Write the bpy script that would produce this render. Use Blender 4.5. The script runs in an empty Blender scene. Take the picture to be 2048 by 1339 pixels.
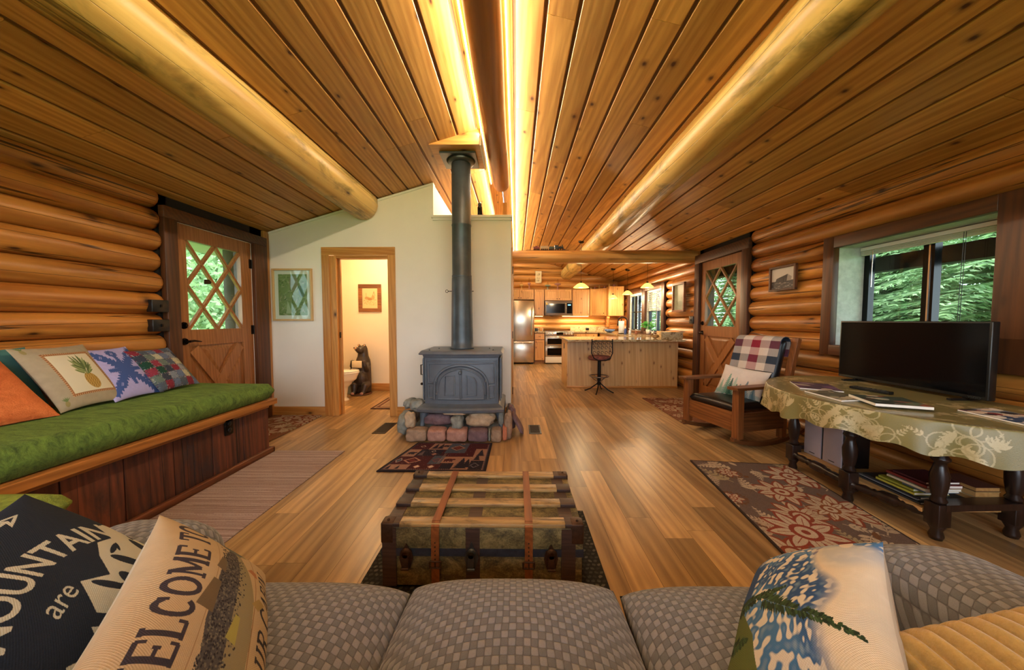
import bpy, bmesh, math, random
import numpy as np
from mathutils import Vector, Matrix, noise
random.seed(7); np.random.seed(7)
D = bpy.data; SC = bpy.context.scene; COL = SC.collection
PI = math.pi; R = math.radians

# ---------------------------------------------------------------- camera
cd = D.cameras.new('camera'); cam = D.objects.new('camera', cd); COL.objects.link(cam)
cd.sensor_width = 36.0; cd.lens = 36.0 * 660 / 2048; cd.clip_start = 0.02; cd.clip_end = 300
cam.location = (0, 0, 1.18)
cam.rotation_euler = (R(90 - 2.602), 0, R(0.694))
SC.camera = cam
SC.view_settings.view_transform = 'Standard'; SC.view_settings.look = 'None'
SC.view_settings.gamma = 1.0; SC.view_settings.use_curve_mapping = False
SC.view_settings.exposure = 0.50
SC.cycles.use_denoising = True
SC.cycles.max_bounces = 8; SC.cycles.diffuse_bounces = 5; SC.cycles.glossy_bounces = 4
SC.cycles.transmission_bounces = 6; SC.cycles.transparent_max_bounces = 12
SC.cycles.caustics_reflective = False; SC.cycles.caustics_refractive = False
SC.cycles.sample_clamp_indirect = 6.0

# ---------------------------------------------------------------- world: bright overcast sky
wd = D.worlds.new('sky'); SC.world = wd; wd.use_nodes = True
nt = wd.node_tree; bg = nt.nodes['Background']
tc = nt.nodes.new('ShaderNodeTexCoord'); sp = nt.nodes.new('ShaderNodeSeparateXYZ')
rp = nt.nodes.new('ShaderNodeValToRGB')
nt.links.new(tc.outputs['Generated'], sp.inputs[0]); nt.links.new(sp.outputs['Z'], rp.inputs[0])
nt.links.new(rp.outputs[0], bg.inputs[0])
rp.color_ramp.elements[0].position = 0.0; rp.color_ramp.elements[0].color = (0.80, 0.90, 1.0, 1)
rp.color_ramp.elements[1].position = 0.6; rp.color_ramp.elements[1].color = (0.70, 0.84, 1.0, 1)
bg.inputs[1].default_value = 5.5

def kelvinish(c): return c
def area(name, loc, rot, sx, sy, power, col=(1, 1, 1), portal=False, spread=None):
    l = D.lights.new(name, 'AREA'); l.shape = 'RECTANGLE'; l.size = sx; l.size_y = sy
    l.energy = power; l.color = col
    if portal: l.cycles.is_portal = True
    if spread: l.spread = R(spread)
    o = D.objects.new(name, l); COL.objects.link(o); o.location = loc; o.rotation_euler = [R(a) for a in rot]
    return o
def point(name, loc, power, col, r=0.04):
    l = D.lights.new(name, 'POINT'); l.energy = power; l.color = col; l.shadow_soft_size = r
    o = D.objects.new(name, l); COL.objects.link(o); o.location = loc
    return o
WARM = (1.0, 0.75, 0.44); LED = (1.0, 0.84, 0.58)
# portals that guide sky light through the openings (they give no light themselves)
area('portal_window', (3.30, 2.53, 1.39), (0, 90, 0), 1.0, 1.1, 1, portal=True)
area('portal_door', (2.99, 4.74, 1.47), (0, 90, 0), 1.0, 0.8, 1, portal=True)
area('portal_entry', (-3.08, 3.28, 1.51), (0, -90, 0), 0.9, 0.7, 1, portal=True)
area('portal_kitchen', (3.30, 7.50, 1.39), (0, 90, 0), 1.0, 2.1, 1, portal=True)
area('portal_rear', (0, -1.56, 1.35), (90, 0, 0), 4.4, 1.9, 1, portal=True)
# LED tape either side of the ridge log
area('led_left', (-0.352, 3.5, 2.955), (0, 80, 0), 0.014, 9.6, 72, LED)
area('led_right', (-0.045, 4.0, 2.955), (0, -80, 0), 0.014, 10.6, 72, LED)
# under-cabinet tape, bathroom ceiling lamp
area('under_cabinet_light', (1.75, 9.28, 1.272), (0, 0, 0), 0.9, 0.04, 9, WARM)
area('under_cabinet_light', (0.64, 9.28, 1.272), (0, 0, 0), 0.22, 0.04, 2.5, WARM)
area('under_cabinet_light', (2.62, 9.0, 1.272), (0, 0, 0), 0.1, 0.8, 4, WARM)

sl = D.lights.new('sun', 'SUN'); sl.energy = 4.0; sl.angle = R(30); sl.color = (1.0, .96, .88)
so = D.objects.new('sun', sl); COL.objects.link(so); so.rotation_euler = (R(8), R(-6), 0); so.location = (0, 0, 12)

# ---------------------------------------------------------------- materials
def lin(h):
    if isinstance(h, str):
        h = h.lstrip('#'); c = [int(h[i:i+2], 16) / 255 for i in (0, 2, 4)]
        return tuple(x / 12.92 if x <= .04045 else ((x + .055) / 1.055) ** 2.4 for x in c)
    return tuple(h)
def lin4(h): return (*lin(h), 1)
class NT:
    def __init__(s, name):
        s.m = D.materials.new(name); s.m.use_nodes = True; s.t = s.m.node_tree
        s.b = s.t.nodes['Principled BSDF']
    def n(s, typ, **kw):
        x = s.t.nodes.new('ShaderNode' + typ)
        for k, v in kw.items():
            if k.startswith('i_'): x.inputs[k[2:].replace('_', ' ')].default_value = v
            else: setattr(x, k, v)
        return x
    def l(s, a, b): s.t.links.new(a, b)
    def math(s, op, a, b=None, c=None):
        x = s.n('Math', operation=op)
        for i, v in enumerate((a, b, c)):
            if v is None: continue
            if isinstance(v, (int, float)): x.inputs[i].default_value = v
            else: s.l(v, x.inputs[i])
        return x.outputs[0]
    def mix(s, fac, a, b, blend='MIX'):
        x = s.n('Mix', data_type='RGBA', blend_type=blend)
        for k, v in ((0, fac), (6, a), (7, b)):
            if isinstance(v, (int, float)): x.inputs[k].default_value = v
            elif isinstance(v, (tuple, str)): x.inputs[k].default_value = lin4(v) if isinstance(v, str) else v
            else: s.l(v, x.inputs[k])
        return x.outputs[2]
    def ramp(s, src, *stops):
        x = s.n('ValToRGB'); e = x.color_ramp.elements
        while len(e) < len(stops): e.new(0.5)
        for i, (p, c) in enumerate(stops): e[i].position = p; e[i].color = lin4(c) if isinstance(c, str) else (c, c, c, 1)
        s.l(src, x.inputs[0]); return x.outputs[0]
    def coord(s, scale=(1, 1, 1), off=None):
        t = s.n('TexCoord'); src = t.outputs['Object']
        if off is not None:
            a = s.n('VectorMath', operation='ADD'); s.l(src, a.inputs[0]); s.l(off, a.inputs[1]); src = a.outputs[0]
        m = s.n('VectorMath', operation='MULTIPLY'); s.l(src, m.inputs[0]); m.inputs[1].default_value = scale
        return m.outputs[0]
    def noise(s, vec, scale, detail=4, rough=.5, dist=0):
        x = s.n('TexNoise'); s.l(vec, x.inputs['Vector']); x.inputs['Scale'].default_value = scale
        x.inputs['Detail'].default_value = detail; x.inputs['Roughness'].default_value = rough
        x.inputs['Distortion'].default_value = dist; return x.outputs['Fac']
    def bump(s, h, strength=.3, dist=.01):
        x = s.n('Bump'); x.inputs['Strength'].default_value = strength; x.inputs['Distance'].default_value = dist
        s.l(h, x.inputs['Height']); s.l(x.outputs[0], s.b.inputs['Normal'])
    def base(s, c):
        if isinstance(c, (str, tuple)): s.b.inputs['Base Color'].default_value = lin4(c) if isinstance(c, str) else c
        else: s.l(c, s.b.inputs['Base Color'])
    def rough(s, r):
        if isinstance(r, (int, float)): s.b.inputs['Roughness'].default_value = r
        else: s.l(r, s.b.inputs['Roughness'])
    def tint(s):
        a = s.n('Attribute', attribute_name='tint'); return a.outputs['Fac']

def plain(name, c, rough=.5, metal=0, var=.0, vs=6, bump=0, bs=60, spec=None, coat=0):
    t = NT(name); t.rough(rough); t.b.inputs['Metallic'].default_value = metal
    if spec is not None: t.b.inputs['Specular IOR Level'].default_value = spec
    if coat: t.b.inputs['Coat Weight'].default_value = coat
    v = t.coord()
    if var:
        f = t.noise(v, vs, 5, .6); cc = lin(c)
        a = tuple(max(0, x * (1 - var)) for x in cc) + (1,); b = tuple(min(1, x * (1 + var)) for x in cc) + (1,)
        r = t.ramp(f, (.3, 0.0), (.7, 1.0)); t.base(t.mix(r, a, b))
    else: t.base(c)
    if bump: t.bump(t.noise(v, bs, 3), bump, .004)
    return t.m

def wood(name, dark, light, axis='y', grain=22, rough=.45, knots=0, knotc='#3a1c0a', tintamt=.35, blotch=0, blotchc='#2c2a14', bump=.25, crack=0, kscale=3.2, coat=0, spec=.5, bscale=3.2):
    """wood whose grain runs along one object axis; 'tint' shifts grain and value per board"""
    t = NT(name)
    tn = t.tint()
    cb = t.n('CombineXYZ'); o = t.math('MULTIPLY', tn, 61.7)
    for i in range(3): t.l(o, cb.inputs[i])
    st = {'x': (.06, 1, 1), 'y': (1, .06, 1), 'z': (1, 1, .06)}[axis]
    v = t.coord(st, cb.outputs[0])
    big = t.noise(v, 3.2, 3, .5, .8)
    # rings: noise warped bands
    g = t.n('TexWave', wave_type='BANDS', bands_direction='DIAGONAL'); t.l(v, g.inputs['Vector'])
    g.inputs['Scale'].default_value = grain; g.inputs['Distortion'].default_value = 9; g.inputs['Detail'].default_value = 3
    g.inputs['Detail Scale'].default_value = .9
    fine = t.noise(v, grain * 2.6, 5, .68, .5)
    f = t.math('ADD', t.math('MULTIPLY', g.outputs['Fac'], .16), t.math('MULTIPLY', fine, .46))
    f = t.math('ADD', f, t.math('MULTIPLY', big, .52))
    c = t.mix(t.ramp(f, (.34, 0.0), (.78, 1.0)), dark, light)
    if tintamt:
        k = t.math('ADD', t.math('MULTIPLY', tn, tintamt * 2), 1 - tintamt)
        cc = t.n('CombineXYZ'); [t.l(k, cc.inputs[i]) for i in range(3)]
        c = t.mix(1.0, c, cc.outputs[0], 'MULTIPLY')
    if blotch:
        b2 = t.noise(t.coord({'x': (.35, 1, 1), 'y': (1, .35, 1), 'z': (1, 1, .35)}[axis]), bscale, 5, .65, .5)
        c = t.mix(t.math('MULTIPLY', t.ramp(b2, (.50, 0.0), (.68, 1.0)), blotch), c, blotchc)
    h = f
    if knots:
        vv = t.coord({'x': (.5, 1, 1), 'y': (1, .5, 1), 'z': (1, 1, .5)}[axis], cb.outputs[0])
        vo = t.n('TexVoronoi', feature='F1'); vo.voronoi_dimensions = '2D'; sx = t.n('SeparateXYZ'); t.l(vv, sx.inputs[0])
        ia, ib, ic = {'x': (1, 2, 0), 'y': (0, 2, 1), 'z': (0, 1, 2)}[axis]
        cm2 = t.n('CombineXYZ'); t.l(t.math('ADD', sx.outputs[ia], sx.outputs[ib]), cm2.inputs[0]); t.l(sx.outputs[ic], cm2.inputs[1])
        t.l(cm2.outputs[0], vo.inputs['Vector']); vo.inputs['Scale'].default_value = kscale * 2.2
        vo.inputs['Randomness'].default_value = 1
        k = t.ramp(t.math('ADD', vo.outputs['Distance'], t.math('MULTIPLY', fine, .07)), (.055, 1.0), (.095, .35), (.155, 0.0))
        # keep only some cells
        sc = t.n('SeparateColor'); t.l(vo.outputs['Color'], sc.inputs[0])
        keep = t.math('LESS_THAN', sc.outputs[0], knots)
        c = t.mix(t.math('MULTIPLY', k, keep), c, knotc)
    if crack:
        cv = t.noise(t.coord({'x': (.02, 1, 1), 'y': (1, .02, 1), 'z': (1, 1, .02)}[axis], cb.outputs[0]), 9, 2)
        cm = t.ramp(t.math('ABSOLUTE', t.math('SUBTRACT', cv, .5)), (.002, 1.0), (.009, 0.0))
        c = t.mix(t.math('MULTIPLY', cm, crack), c, '#1c0d05')
        h = t.math('SUBTRACT', h, t.math('MULTIPLY', cm, 1.5))
    t.base(c); t.rough(rough); t.b.inputs['Specular IOR Level'].default_value = spec
    if coat: t.b.inputs['Coat Weight'].default_value = coat; t.b.inputs['Coat Roughness'].default_value = .3
    t.bump(h, bump, .004)
    return t.m

def painted(name, rough=.8, weave=0, ws=900, bump=.3, nap=0, gloss=.3, val=0):
    t = NT(name); a = t.n('Attribute', attribute_name='Col'); c = a.outputs['Color']
    v = t.coord()
    if nap:
        n = t.noise(v, 220, 3, .7); k = t.ramp(n, (.3, 1 - nap), (.7, 1.0)); c = t.mix(1.0, c, k, 'MULTIPLY')
    t.base(c); t.rough(rough); t.b.inputs['Specular IOR Level'].default_value = gloss
    if weave:
        s1 = t.n('SeparateXYZ'); t.l(v, s1.inputs[0])
        w = t.math('MULTIPLY', t.math('SINE', t.math('MULTIPLY', s1.outputs[0], ws)), t.math('SINE', t.math('MULTIPLY', s1.outputs[1], ws)))
        t.bump(w, bump, .0012)
    elif nap: t.bump(t.noise(v, 300, 2), bump, .003)
    return t.m

def emis(name, c, s):
    t = NT(name); t.base('#000000'); t.b.inputs['Emission Color'].default_value = lin4(c); t.b.inputs['Emission Strength'].default_value = s
    return t.m
def glass(name, tintc=(1, 1, 1, 1), refl=.06):
    t = NT(name); t.t.nodes.remove(t.b)
    tr = t.n('BsdfTransparent'); tr.inputs[0].default_value = tintc
    gl = t.n('BsdfGlossy'); gl.inputs['Roughness'].default_value = .02
    mx = t.n('MixShader'); fr = t.n('Fresnel'); fr.inputs[0].default_value = 1.45
    ge = t.n('NewGeometry'); f2 = t.math('MULTIPLY', fr.outputs[0], t.math('SUBTRACT', 1.0, ge.outputs['Backfacing']))
    t.l(f2, mx.inputs[0]); t.l(tr.outputs[0], mx.inputs[1]); t.l(gl.outputs[0], mx.inputs[2])
    t.l(mx.outputs[0], t.t.nodes['Material Output'].inputs[0]); return t.m

W = {}
W['ceiling'] = wood('pine_ceiling', '#a0682c', '#d9a258', 'y', 12, .42, knots=.5, kscale=2.1, tintamt=.22, knotc='#4a1f08', bump=.3)
W['groove'] = wood('pine_groove', '#5e3412', '#7d4a1a', 'y', 16, .6, tintamt=0)
W['log'] = wood('log_wall_wood', '#8a4c1a', '#d18e40', 'y', 6, .36, knots=.3, kscale=1.4, tintamt=.25, crack=.9, bump=.5, blotch=.35, blotchc='#4a220a')
W['logx'] = wood('log_cross_wood', '#a06428', '#e4aa60', 'x', 6, .36, knots=.12, kscale=1.4, tintamt=.2, crack=.8, bump=.4, blotch=.2, blotchc='#5a2c0e')
W['purlin'] = wood('peeled_log_wood', '#a87a34', '#ecc878', 'y', 5, .34, knots=.15, kscale=1.2, tintamt=.1, crack=.6, blotch=.95, blotchc='#4a4216', bump=.4, bscale=4.5)
W['ridge'] = wood('ridge_log_wood', '#6e3c14', '#a8682a', 'y', 8, .45, knots=.1, kscale=1.2, tintamt=.1, crack=.6, bump=.4)
W['chink'] = plain('dark_chinking', '#1c120a', .9, var=.3)
W['floor'] = wood('vinyl_plank', '#7d5d3a', '#bf9a66', 'y', 9, .33, knots=0, tintamt=.34, bump=.08, blotch=.25, blotchc='#6a5134', spec=.45)
W['seam'] = plain('floor_seam', '#4a3520', .7)
W['trim'] = wood('pine_trim', '#a86a2c', '#d39a52', 'z', 14, .4, knots=.2, kscale=1.5, tintamt=.1)
W['trimx'] = wood('pine_trim_level', '#a86a2c', '#d39a52', 'x', 14, .4, knots=.2, kscale=1.5, tintamt=.1)
W['trimy'] = wood('pine_edge_board', '#7a4418', '#b87838', 'y', 14, .4, knots=.15, kscale=1.5, tintamt=.1)
W['case'] = wood('stained_casing', '#331a0c', '#643818', 'z', 12, .5, knots=.1, kscale=1.3, tintamt=.1)
W['casey'] = wood('stained_casing_level', '#331a0c', '#643818', 'y', 12, .5, tintamt=.1)
W['door'] = wood('stained_fir_door', '#7a4a22', '#a97040', 'z', 18, .38, tintamt=.12, bump=.1)
W['cab'] = wood('knotty_alder', '#c58743', '#e6b36c', 'z', 12, .35, knots=.42, kscale=2.4, tintamt=.14, knotc='#6b3413', bump=.1)
W['cabframe_shaded'] = wood('alder_shaded_frame', '#8a5522', '#b07c3c', 'z', 12, .4, tintamt=.1)  # alder face frame, darkened to paint shade into the gaps around doors
W['cabpale'] = wood('knotty_alder_panel', '#b98a4e', '#dcb47a', 'z', 9, .4, knots=.85, kscale=2.2, tintamt=.1, knotc='#7a4a22', bump=.1)
W['barn'] = wood('reclaimed_barn_board', '#2a1711', '#77412a', 'z', 14, .6, knots=.15, kscale=1.6, tintamt=.45, blotch=.85, blotchc='#26242a', crack=.9, bump=.7, bscale=7)
W['baseb'] = wood('bench_skirting', '#4e2814', '#7c4626', 'y', 14, .5, tintamt=.1)
W['mission'] = wood('mission_oak', '#5a3116', '#95592d', 'z', 18, .4, tintamt=.2, bump=.15)
W['missionx'] = wood('mission_oak_level', '#5a3116', '#9a5f30', 'x', 18, .4, tintamt=.2, bump=.15)
W['missiony'] = wood('mission_oak_deep', '#4c2a14', '#84502a', 'y', 18, .4, tintamt=.2, bump=.15)
W['darkleg'] = wood('dark_turned_oak', '#1a100b', '#33211a', 'z', 14, .28, tintamt=.1, bump=.1)
W['shelf'] = wood('shelf_pine', '#a8783f', '#cf9f62', 'y', 14, .45, tintamt=.1)
W['wallp'] = plain('cream_wall_paint', '#ebe4d3', .75, var=.03, vs=2, bump=.04, bs=160)
W['bathp'] = plain('bath_wall_paint', '#efdcbc', .75, var=.03, vs=2, bump=.04, bs=160)
W['white'] = plain('white_paint', '#ece8dc', .5)
W['jamb'] = plain('weathered_white_jamb', '#b9bcb4', .7, var=.2, vs=14, bump=.2)
W['black'] = plain('black_metal', '#14110f', .4, .6)
W['blackp'] = plain('black_plastic', '#101112', .35)
W['bronze'] = plain('oiled_bronze', '#2a1c14', .35, .8)
W['iron'] = plain('cast_iron', '#626a73', .42, .2, var=.16, vs=9, bump=.12, bs=90)
W['pipe'] = plain('flue_steel', '#4c5459', .42, .35, var=.30, vs=5, bump=.06, bs=40)
W['galv'] = plain('galvanised_collar', '#55595a', .4, .8, var=.2)
W['steel'] = plain('brushed_stainless', '#c9bba8', .22, .95)
W['steel2'] = plain('dark_stainless', '#8a8178', .3, .9)
W['chrome'] = plain('chrome', '#d8d4cc', .12, 1)
W['ceramic'] = plain('white_ceramic', '#f2ebdc', .12, coat=.5)
W['dglass'] = plain('dark_glass', '#07080a', .10, spec=.22)
W['glass'] = glass('window_glass', (.93, .98, .96, 1))
W['shade'] = emis('lit_glass_shade', '#ffb648', 3.2)
W['bulb'] = emis('lit_bulb', '#ffe2a8', 14)
W['led'] = emis('led_tape', '#ffe1a0', 16)
W['undertape'] = emis('under_cabinet_tape', '#ffd28a', 8)
W['clearg'] = glass('clear_glass', (.92, .90, .86, 1))
W['leather'] = plain('black_leather', '#0f0f11', .32, var=.3, vs=20, bump=.15, bs=70)
def leafmat(name, c, var):
    t = NT(name); v = t.coord(); f = t.noise(v, 2.4, 5, .6); cc = lin(c); a = tuple(x * (1 - var) for x in cc) + (1,); b = tuple(min(1, x * (1 + var)) for x in cc) + (1,)
    col = t.mix(t.ramp(f, (.3, 0.0), (.7, 1.0)), a, b); t.base(col); t.rough(.6)
    tr = t.n('BsdfTranslucent'); t.l(col, tr.inputs[0]); mx = t.n('MixShader'); mx.inputs[0].default_value = .45
    t.l(t.b.outputs[0], mx.inputs[1]); t.l(tr.outputs[0], mx.inputs[2]); t.l(mx.outputs[0], t.t.nodes['Material Output'].inputs[0]); return t.m
W['leaf'] = leafmat('spruce_needles', '#8aa874', .45); W['leaf2'] = leafmat('fresh_leaves', '#bdd4a0', .3)
W['herb'] = plain('herb_leaves', '#3f9a34', .6, var=.4, vs=30)
W['bark'] = plain('bark', '#4a3a2c', .9, var=.3)
W['grass'] = plain('meadow_grass', '#5f8a3c', .9, var=.4, vs=3)
W['porch'] = plain('weathered_porch_wood', '#2a2420', .8, var=.3, vs=4)
W['porchl'] = plain('pale_porch_rail', '#c9bfa8', .8)
W['hinge'] = plain('dark_hinge', '#2a211b', .4, .8)

def stone(name, c1, c2):
    t = NT(name); v = t.coord(); n = t.noise(v, 7, 6, .7, .4); c = t.mix(t.ramp(n, (.3, 0.0), (.7, 1.0)), c1, c2)
    t.base(c); t.rough(.85); t.bump(t.noise(v, 26, 5, .7), .6, .01); return t.m
ST = [stone('red_sandstone', '#99695a', '#c99c8a'), stone('brown_fieldstone', '#7d6856', '#b89c82'), stone('grey_fieldstone', '#6a6c66', '#a3a69c'),
      stone('tan_fieldstone', '#9a8468', '#d0b898'), stone('plum_fieldstone', '#5e464a', '#8c7276'), stone('orange_brick', '#b5684a', '#cf8a68')]

def granite():
    t = NT('polished_granite'); v = t.coord(); n = t.noise(v, 9, 8, .75, 1.2)
    c = t.ramp(n, (.30, '#2e2418'), (.42, '#8a7048'), (.52, '#c9b48c'), (.62, '#8f7c52'), (.72, '#e2d6bc'))
    vo = t.n('TexVoronoi'); t.l(v, vo.inputs['Vector']); vo.inputs['Scale'].default_value = 60
    c = t.mix(t.ramp(vo.outputs['Distance'], (.1, .6), (.3, 0.0)), c, '#3a2e20'); t.base(c); t.rough(.1); return t.m
W['granite'] = granite()

def sofa_weave():
    t = NT('basket_weave_upholstery'); v = t.coord(); s = t.n('SeparateXYZ'); t.l(v, s.inputs[0])
    p = .0158
    # gentle wander so the weave is not ruler straight
    wob = t.math('MULTIPLY', t.math('SUBTRACT', t.noise(v, 9, 2), .5), .010)
    y = t.math('ADD', s.outputs[1], t.math('MULTIPLY', s.outputs[2], -.6))
    a = t.math('DIVIDE', t.math('ADD', s.outputs[0], wob), p); b = t.math('DIVIDE', t.math('ADD', y, wob), p * 1.15)
    ia = t.math('FLOOR', a); ib = t.math('FLOOR', b)
    par = t.math('ABSOLUTE', t.math('MODULO', t.math('ADD', ia, ib), 2.0))
    fa = t.math('FRACT', a); fb = t.math('FRACT', b)
    # rounded pad profile of each cell
    pa = t.math('SINE', t.math('MULTIPLY', fa, PI)); pb = t.math('SINE', t.math('MULTIPLY', fb, PI))
    h = t.math('MULTIPLY', t.math('POWER', t.math('MULTIPLY', pa, pb), .35), t.math('ADD', t.math('MULTIPLY', par, .35), .65))
    c = t.mix(t.math('ADD', t.math('MULTIPLY', par, .8), .1), '#62666f', '#898d98')
    edge = t.ramp(t.math('MULTIPLY', pa, pb), (.02, 1.0), (.22, 0.0))
    c = t.mix(t.math('MULTIPLY', edge, .55), c, '#45434a')
    fine = t.noise(v, 700, 2); c = t.mix(.25, c, t.ramp(fine, (.3, .35), (.7, .8)), 'OVERLAY')
    t.base(c); t.rough(.85); t.b.inputs['Sheen Weight'].default_value = .2
    t.bump(h, .8, .004); return t.m
W['sofa'] = sofa_weave()

def plush(name, dark, light, streak=(1, 1, 1), s=14):
    t = NT(name); v = t.coord(streak); n = t.noise(v, s, 6, .75, .8); c = t.mix(t.ramp(n, (.32, 0.0), (.70, 1.0)), dark, light)
    t.base(c); t.rough(.95); t.b.inputs['Sheen Weight'].default_value = .5; t.b.inputs['Sheen Roughness'].default_value = .4
    t.b.inputs['Sheen Tint'].default_value = lin4(light)
    t.bump(t.noise(t.coord(), 130, 3, .7), .9, .008); return t.m
W['green'] = plush('green_plush', '#2c4012', '#718f35', (.5, 1.6, 1), 16)
W['olive'] = plush('olive_plush', '#54601c', '#98a53c')
W['orange'] = plush('orange_plush', '#c25a22', '#f08a4a', s=8)
W['teal'] = plain('teal_fabric', '#3d6b66', .9, var=.1)

def corduroy():
    t = NT('mustard_corduroy'); v = t.coord(); n = t.noise(v, 60, 4, .7); t.base(t.mix(t.ramp(n, (.3, 0.0), (.7, 1.0)), '#a5823f', '#bb964e'))
    t.rough(.9); t.b.inputs['Sheen Weight'].default_value = .4; t.bump(t.noise(v, 260, 3), .5, .003); return t.m
W['cord'] = corduroy()
P = {}
P['canvas'] = painted('printed_canvas', .85, weave=1, ws=1500, bump=.35)
P['pile'] = painted('woven_rug_pile', .95, nap=.45, bump=.8)
P['flat'] = painted('flatweave', .9, nap=.25, bump=.5)
P['paper'] = painted('printed_paper', .5)
P['satin'] = painted('damask_satin', .42, nap=.12, bump=.2, gloss=.6)
P['shag'] = painted('frayed_cotton', .95, nap=.5, bump=1.0)
P['trunk'] = painted('worn_trunk_canvas', .6, nap=.35, bump=.6)

# ---------------------------------------------------------------- object helpers
MW = {}
def tag(o, label=None, cat=None, group=None, kind=None):
    if label: o['label'] = label
    if cat: o['category'] = cat
    if group: o['group'] = group
    if kind: o['kind'] = kind
    return o
def thing(name, label, cat, loc=(0, 0, 0), rot=(0, 0, 0), group=None, kind=None):
    o = D.objects.new(name, None); COL.objects.link(o); o.location = loc; o.rotation_euler = [R(a) for a in rot]
    o.empty_display_size = .05
    MW[o.name] = Matrix.LocRotScale(Vector(loc), o.rotation_euler, None)
    return tag(o, label, cat, group, kind)
def V(*a): return Vector(a)

class M:
    """collects faces of several materials into one mesh"""
    def __init__(s): s.v = []; s.f = []; s.m = []; s.t = []; s.sm = []
    def add(s, vs, fs, mi=0, tint=None, smooth=False):
        n = len(s.v); s.v += [tuple(p) for p in vs]
        tt = random.random() if tint is None else tint
        for f in fs: s.f.append([n + i for i in f]); s.m.append(mi); s.t.append(tt); s.sm.append(smooth)
        return s
    def box(s, x0, x1, y0, y1, z0, z1, mi=0, tint=None, b=0):
        if b > 0:
            return s.bbox(x0, x1, y0, y1, z0, z1, b, mi, tint)
        vs = [(x, y, z) for z in (z0, z1) for y in (y0, y1) for x in (x0, x1)]
        return s.add(vs, [(0, 2, 3, 1), (4, 5, 7, 6), (0, 1, 5, 4), (2, 6, 7, 3), (0, 4, 6, 2), (1, 3, 7, 5)], mi, tint)
    def bbox(s, x0, x1, y0, y1, z0, z1, b, mi=0, tint=None):
        bm = bmesh.new(); bmesh.ops.create_cube(bm, size=1)
        for v in bm.verts: v.co = ((x0 + x1) / 2 + v.co.x * (x1 - x0), (y0 + y1) / 2 + v.co.y * (y1 - y0), (z0 + z1) / 2 + v.co.z * (z1 - z0))
        bmesh.ops.bevel(bm, geom=bm.edges[:], offset=b, segments=2, affect='EDGES', profile=.5)
        return s.bm(bm, mi, tint)
    def bm(s, bm, mi=0, tint=None, smooth=True):
        bm.verts.index_update()
        s.add([v.co.copy() for v in bm.verts], [[v.index for v in f.verts] for f in bm.faces], mi, tint, smooth); bm.free(); return s
    def obox(s, c, ax, ay, az, mi=0, tint=None):
        c, ax, ay, az = map(Vector, (c, ax, ay, az))
        vs = [c + ax * i + ay * j + az * k for k in (-1, 1) for j in (-1, 1) for i in (-1, 1)]
        return s.add(vs, [(0, 2, 3, 1), (4, 5, 7, 6), (0, 1, 5, 4), (2, 6, 7, 3), (0, 4, 6, 2), (1, 3, 7, 5)], mi, tint)
    def bar(s, a, b, w, d, mi=0, up=(0, 0, 1), tint=None):
        """rectangular bar from a to b; w across, d along 'up'"""
        a, b = Vector(a), Vector(b); dr = (b - a); L = dr.length; dr.normalize(); u = Vector(up)
        sd = dr.cross(u); sd.normalize(); u2 = sd.cross(dr)
        return s.obox((a + b) / 2, dr * L / 2, sd * w / 2, u2 * d / 2, mi, tint)
    def tube(s, pts, rad, n=10, mi=0, tint=None, caps=True):
        pts = [Vector(p) for p in pts]; rs = rad if hasattr(rad, '__len__') else [rad] * len(pts)
        rings = []; prev = None
        for i, p in enumerate(pts):
            d = (pts[min(i + 1, len(pts) - 1)] - pts[max(i - 1, 0)]); d = d.normalized() if d.length > 1e-9 else V(0, 0, 1)
            if prev is None:
                a = d.orthogonal().normalized()
            else: a = (prev - d * prev.dot(d)); a = a.normalized() if a.length > 1e-6 else d.orthogonal().normalized()
            prev = a; b = d.cross(a)
            rings.append([p + (a * math.cos(2 * PI * k / n) + b * math.sin(2 * PI * k / n)) * rs[i] for k in range(n)])
        vs = [q for r_ in rings for q in r_]; fs = []
        for i in range(len(pts) - 1):
            for k in range(n): fs.append((i * n + k, i * n + (k + 1) % n, (i + 1) * n + (k + 1) % n, (i + 1) * n + k))
        tt = random.random() if tint is None else tint
        s.add(vs, fs, mi, tt, True)
        if caps: s.add(rings[0], [tuple(range(n))[::-1]], mi, tt); s.add(rings[-1], [tuple(range(n))], mi, tt)
        return s
    def lathe(s, prof, c=(0, 0, 0), n=20, mi=0, axis='z', tint=None, sx=1, sy=1):
        vs = []; fs = []; c = Vector(c)
        for (r_, z) in prof:
            for k in range(n):
                x, y = r_ * math.cos(2 * PI * k / n) * sx, r_ * math.sin(2 * PI * k / n) * sy
                p = {'z': V(x, y, z), 'y': V(x, z, y), 'x': V(z, x, y)}[axis]
                vs.append(c + p)
        for i in range(len(prof) - 1):
            for k in range(n):
                q = (i * n + k, i * n + (k + 1) % n, (i + 1) * n + (k + 1) % n, (i + 1) * n + k)
                fs.append(q if axis != 'y' else q[::-1])
        if prof[0][0] > 1e-5: fs.append(tuple(range(n))[::-1])
        if prof[-1][0] > 1e-5: fs.append(tuple(range((len(prof) - 1) * n, len(prof) * n)))
        return s.add(vs, fs, mi, tint, True)
    def ball(s, c, r_, n=12, mi=0, sc=(1, 1, 1), tint=None):
        prof = [(r_ * math.sin(PI * i / 8), -r_ * math.cos(PI * i / 8)) for i in range(9)]
        vs = []; c = Vector(c); fs = []
        for (a, z) in prof:
            for k in range(n): vs.append(c + V(a * math.cos(2 * PI * k / n) * sc[0], a * math.sin(2 * PI * k / n) * sc[1], z * sc[2]))
        for i in range(8):
            for k in range(n): fs.append((i * n + k, i * n + (k + 1) % n, (i + 1) * n + (k + 1) % n, (i + 1) * n + k))
        return s.add(vs, fs, mi, tint, True)
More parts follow.
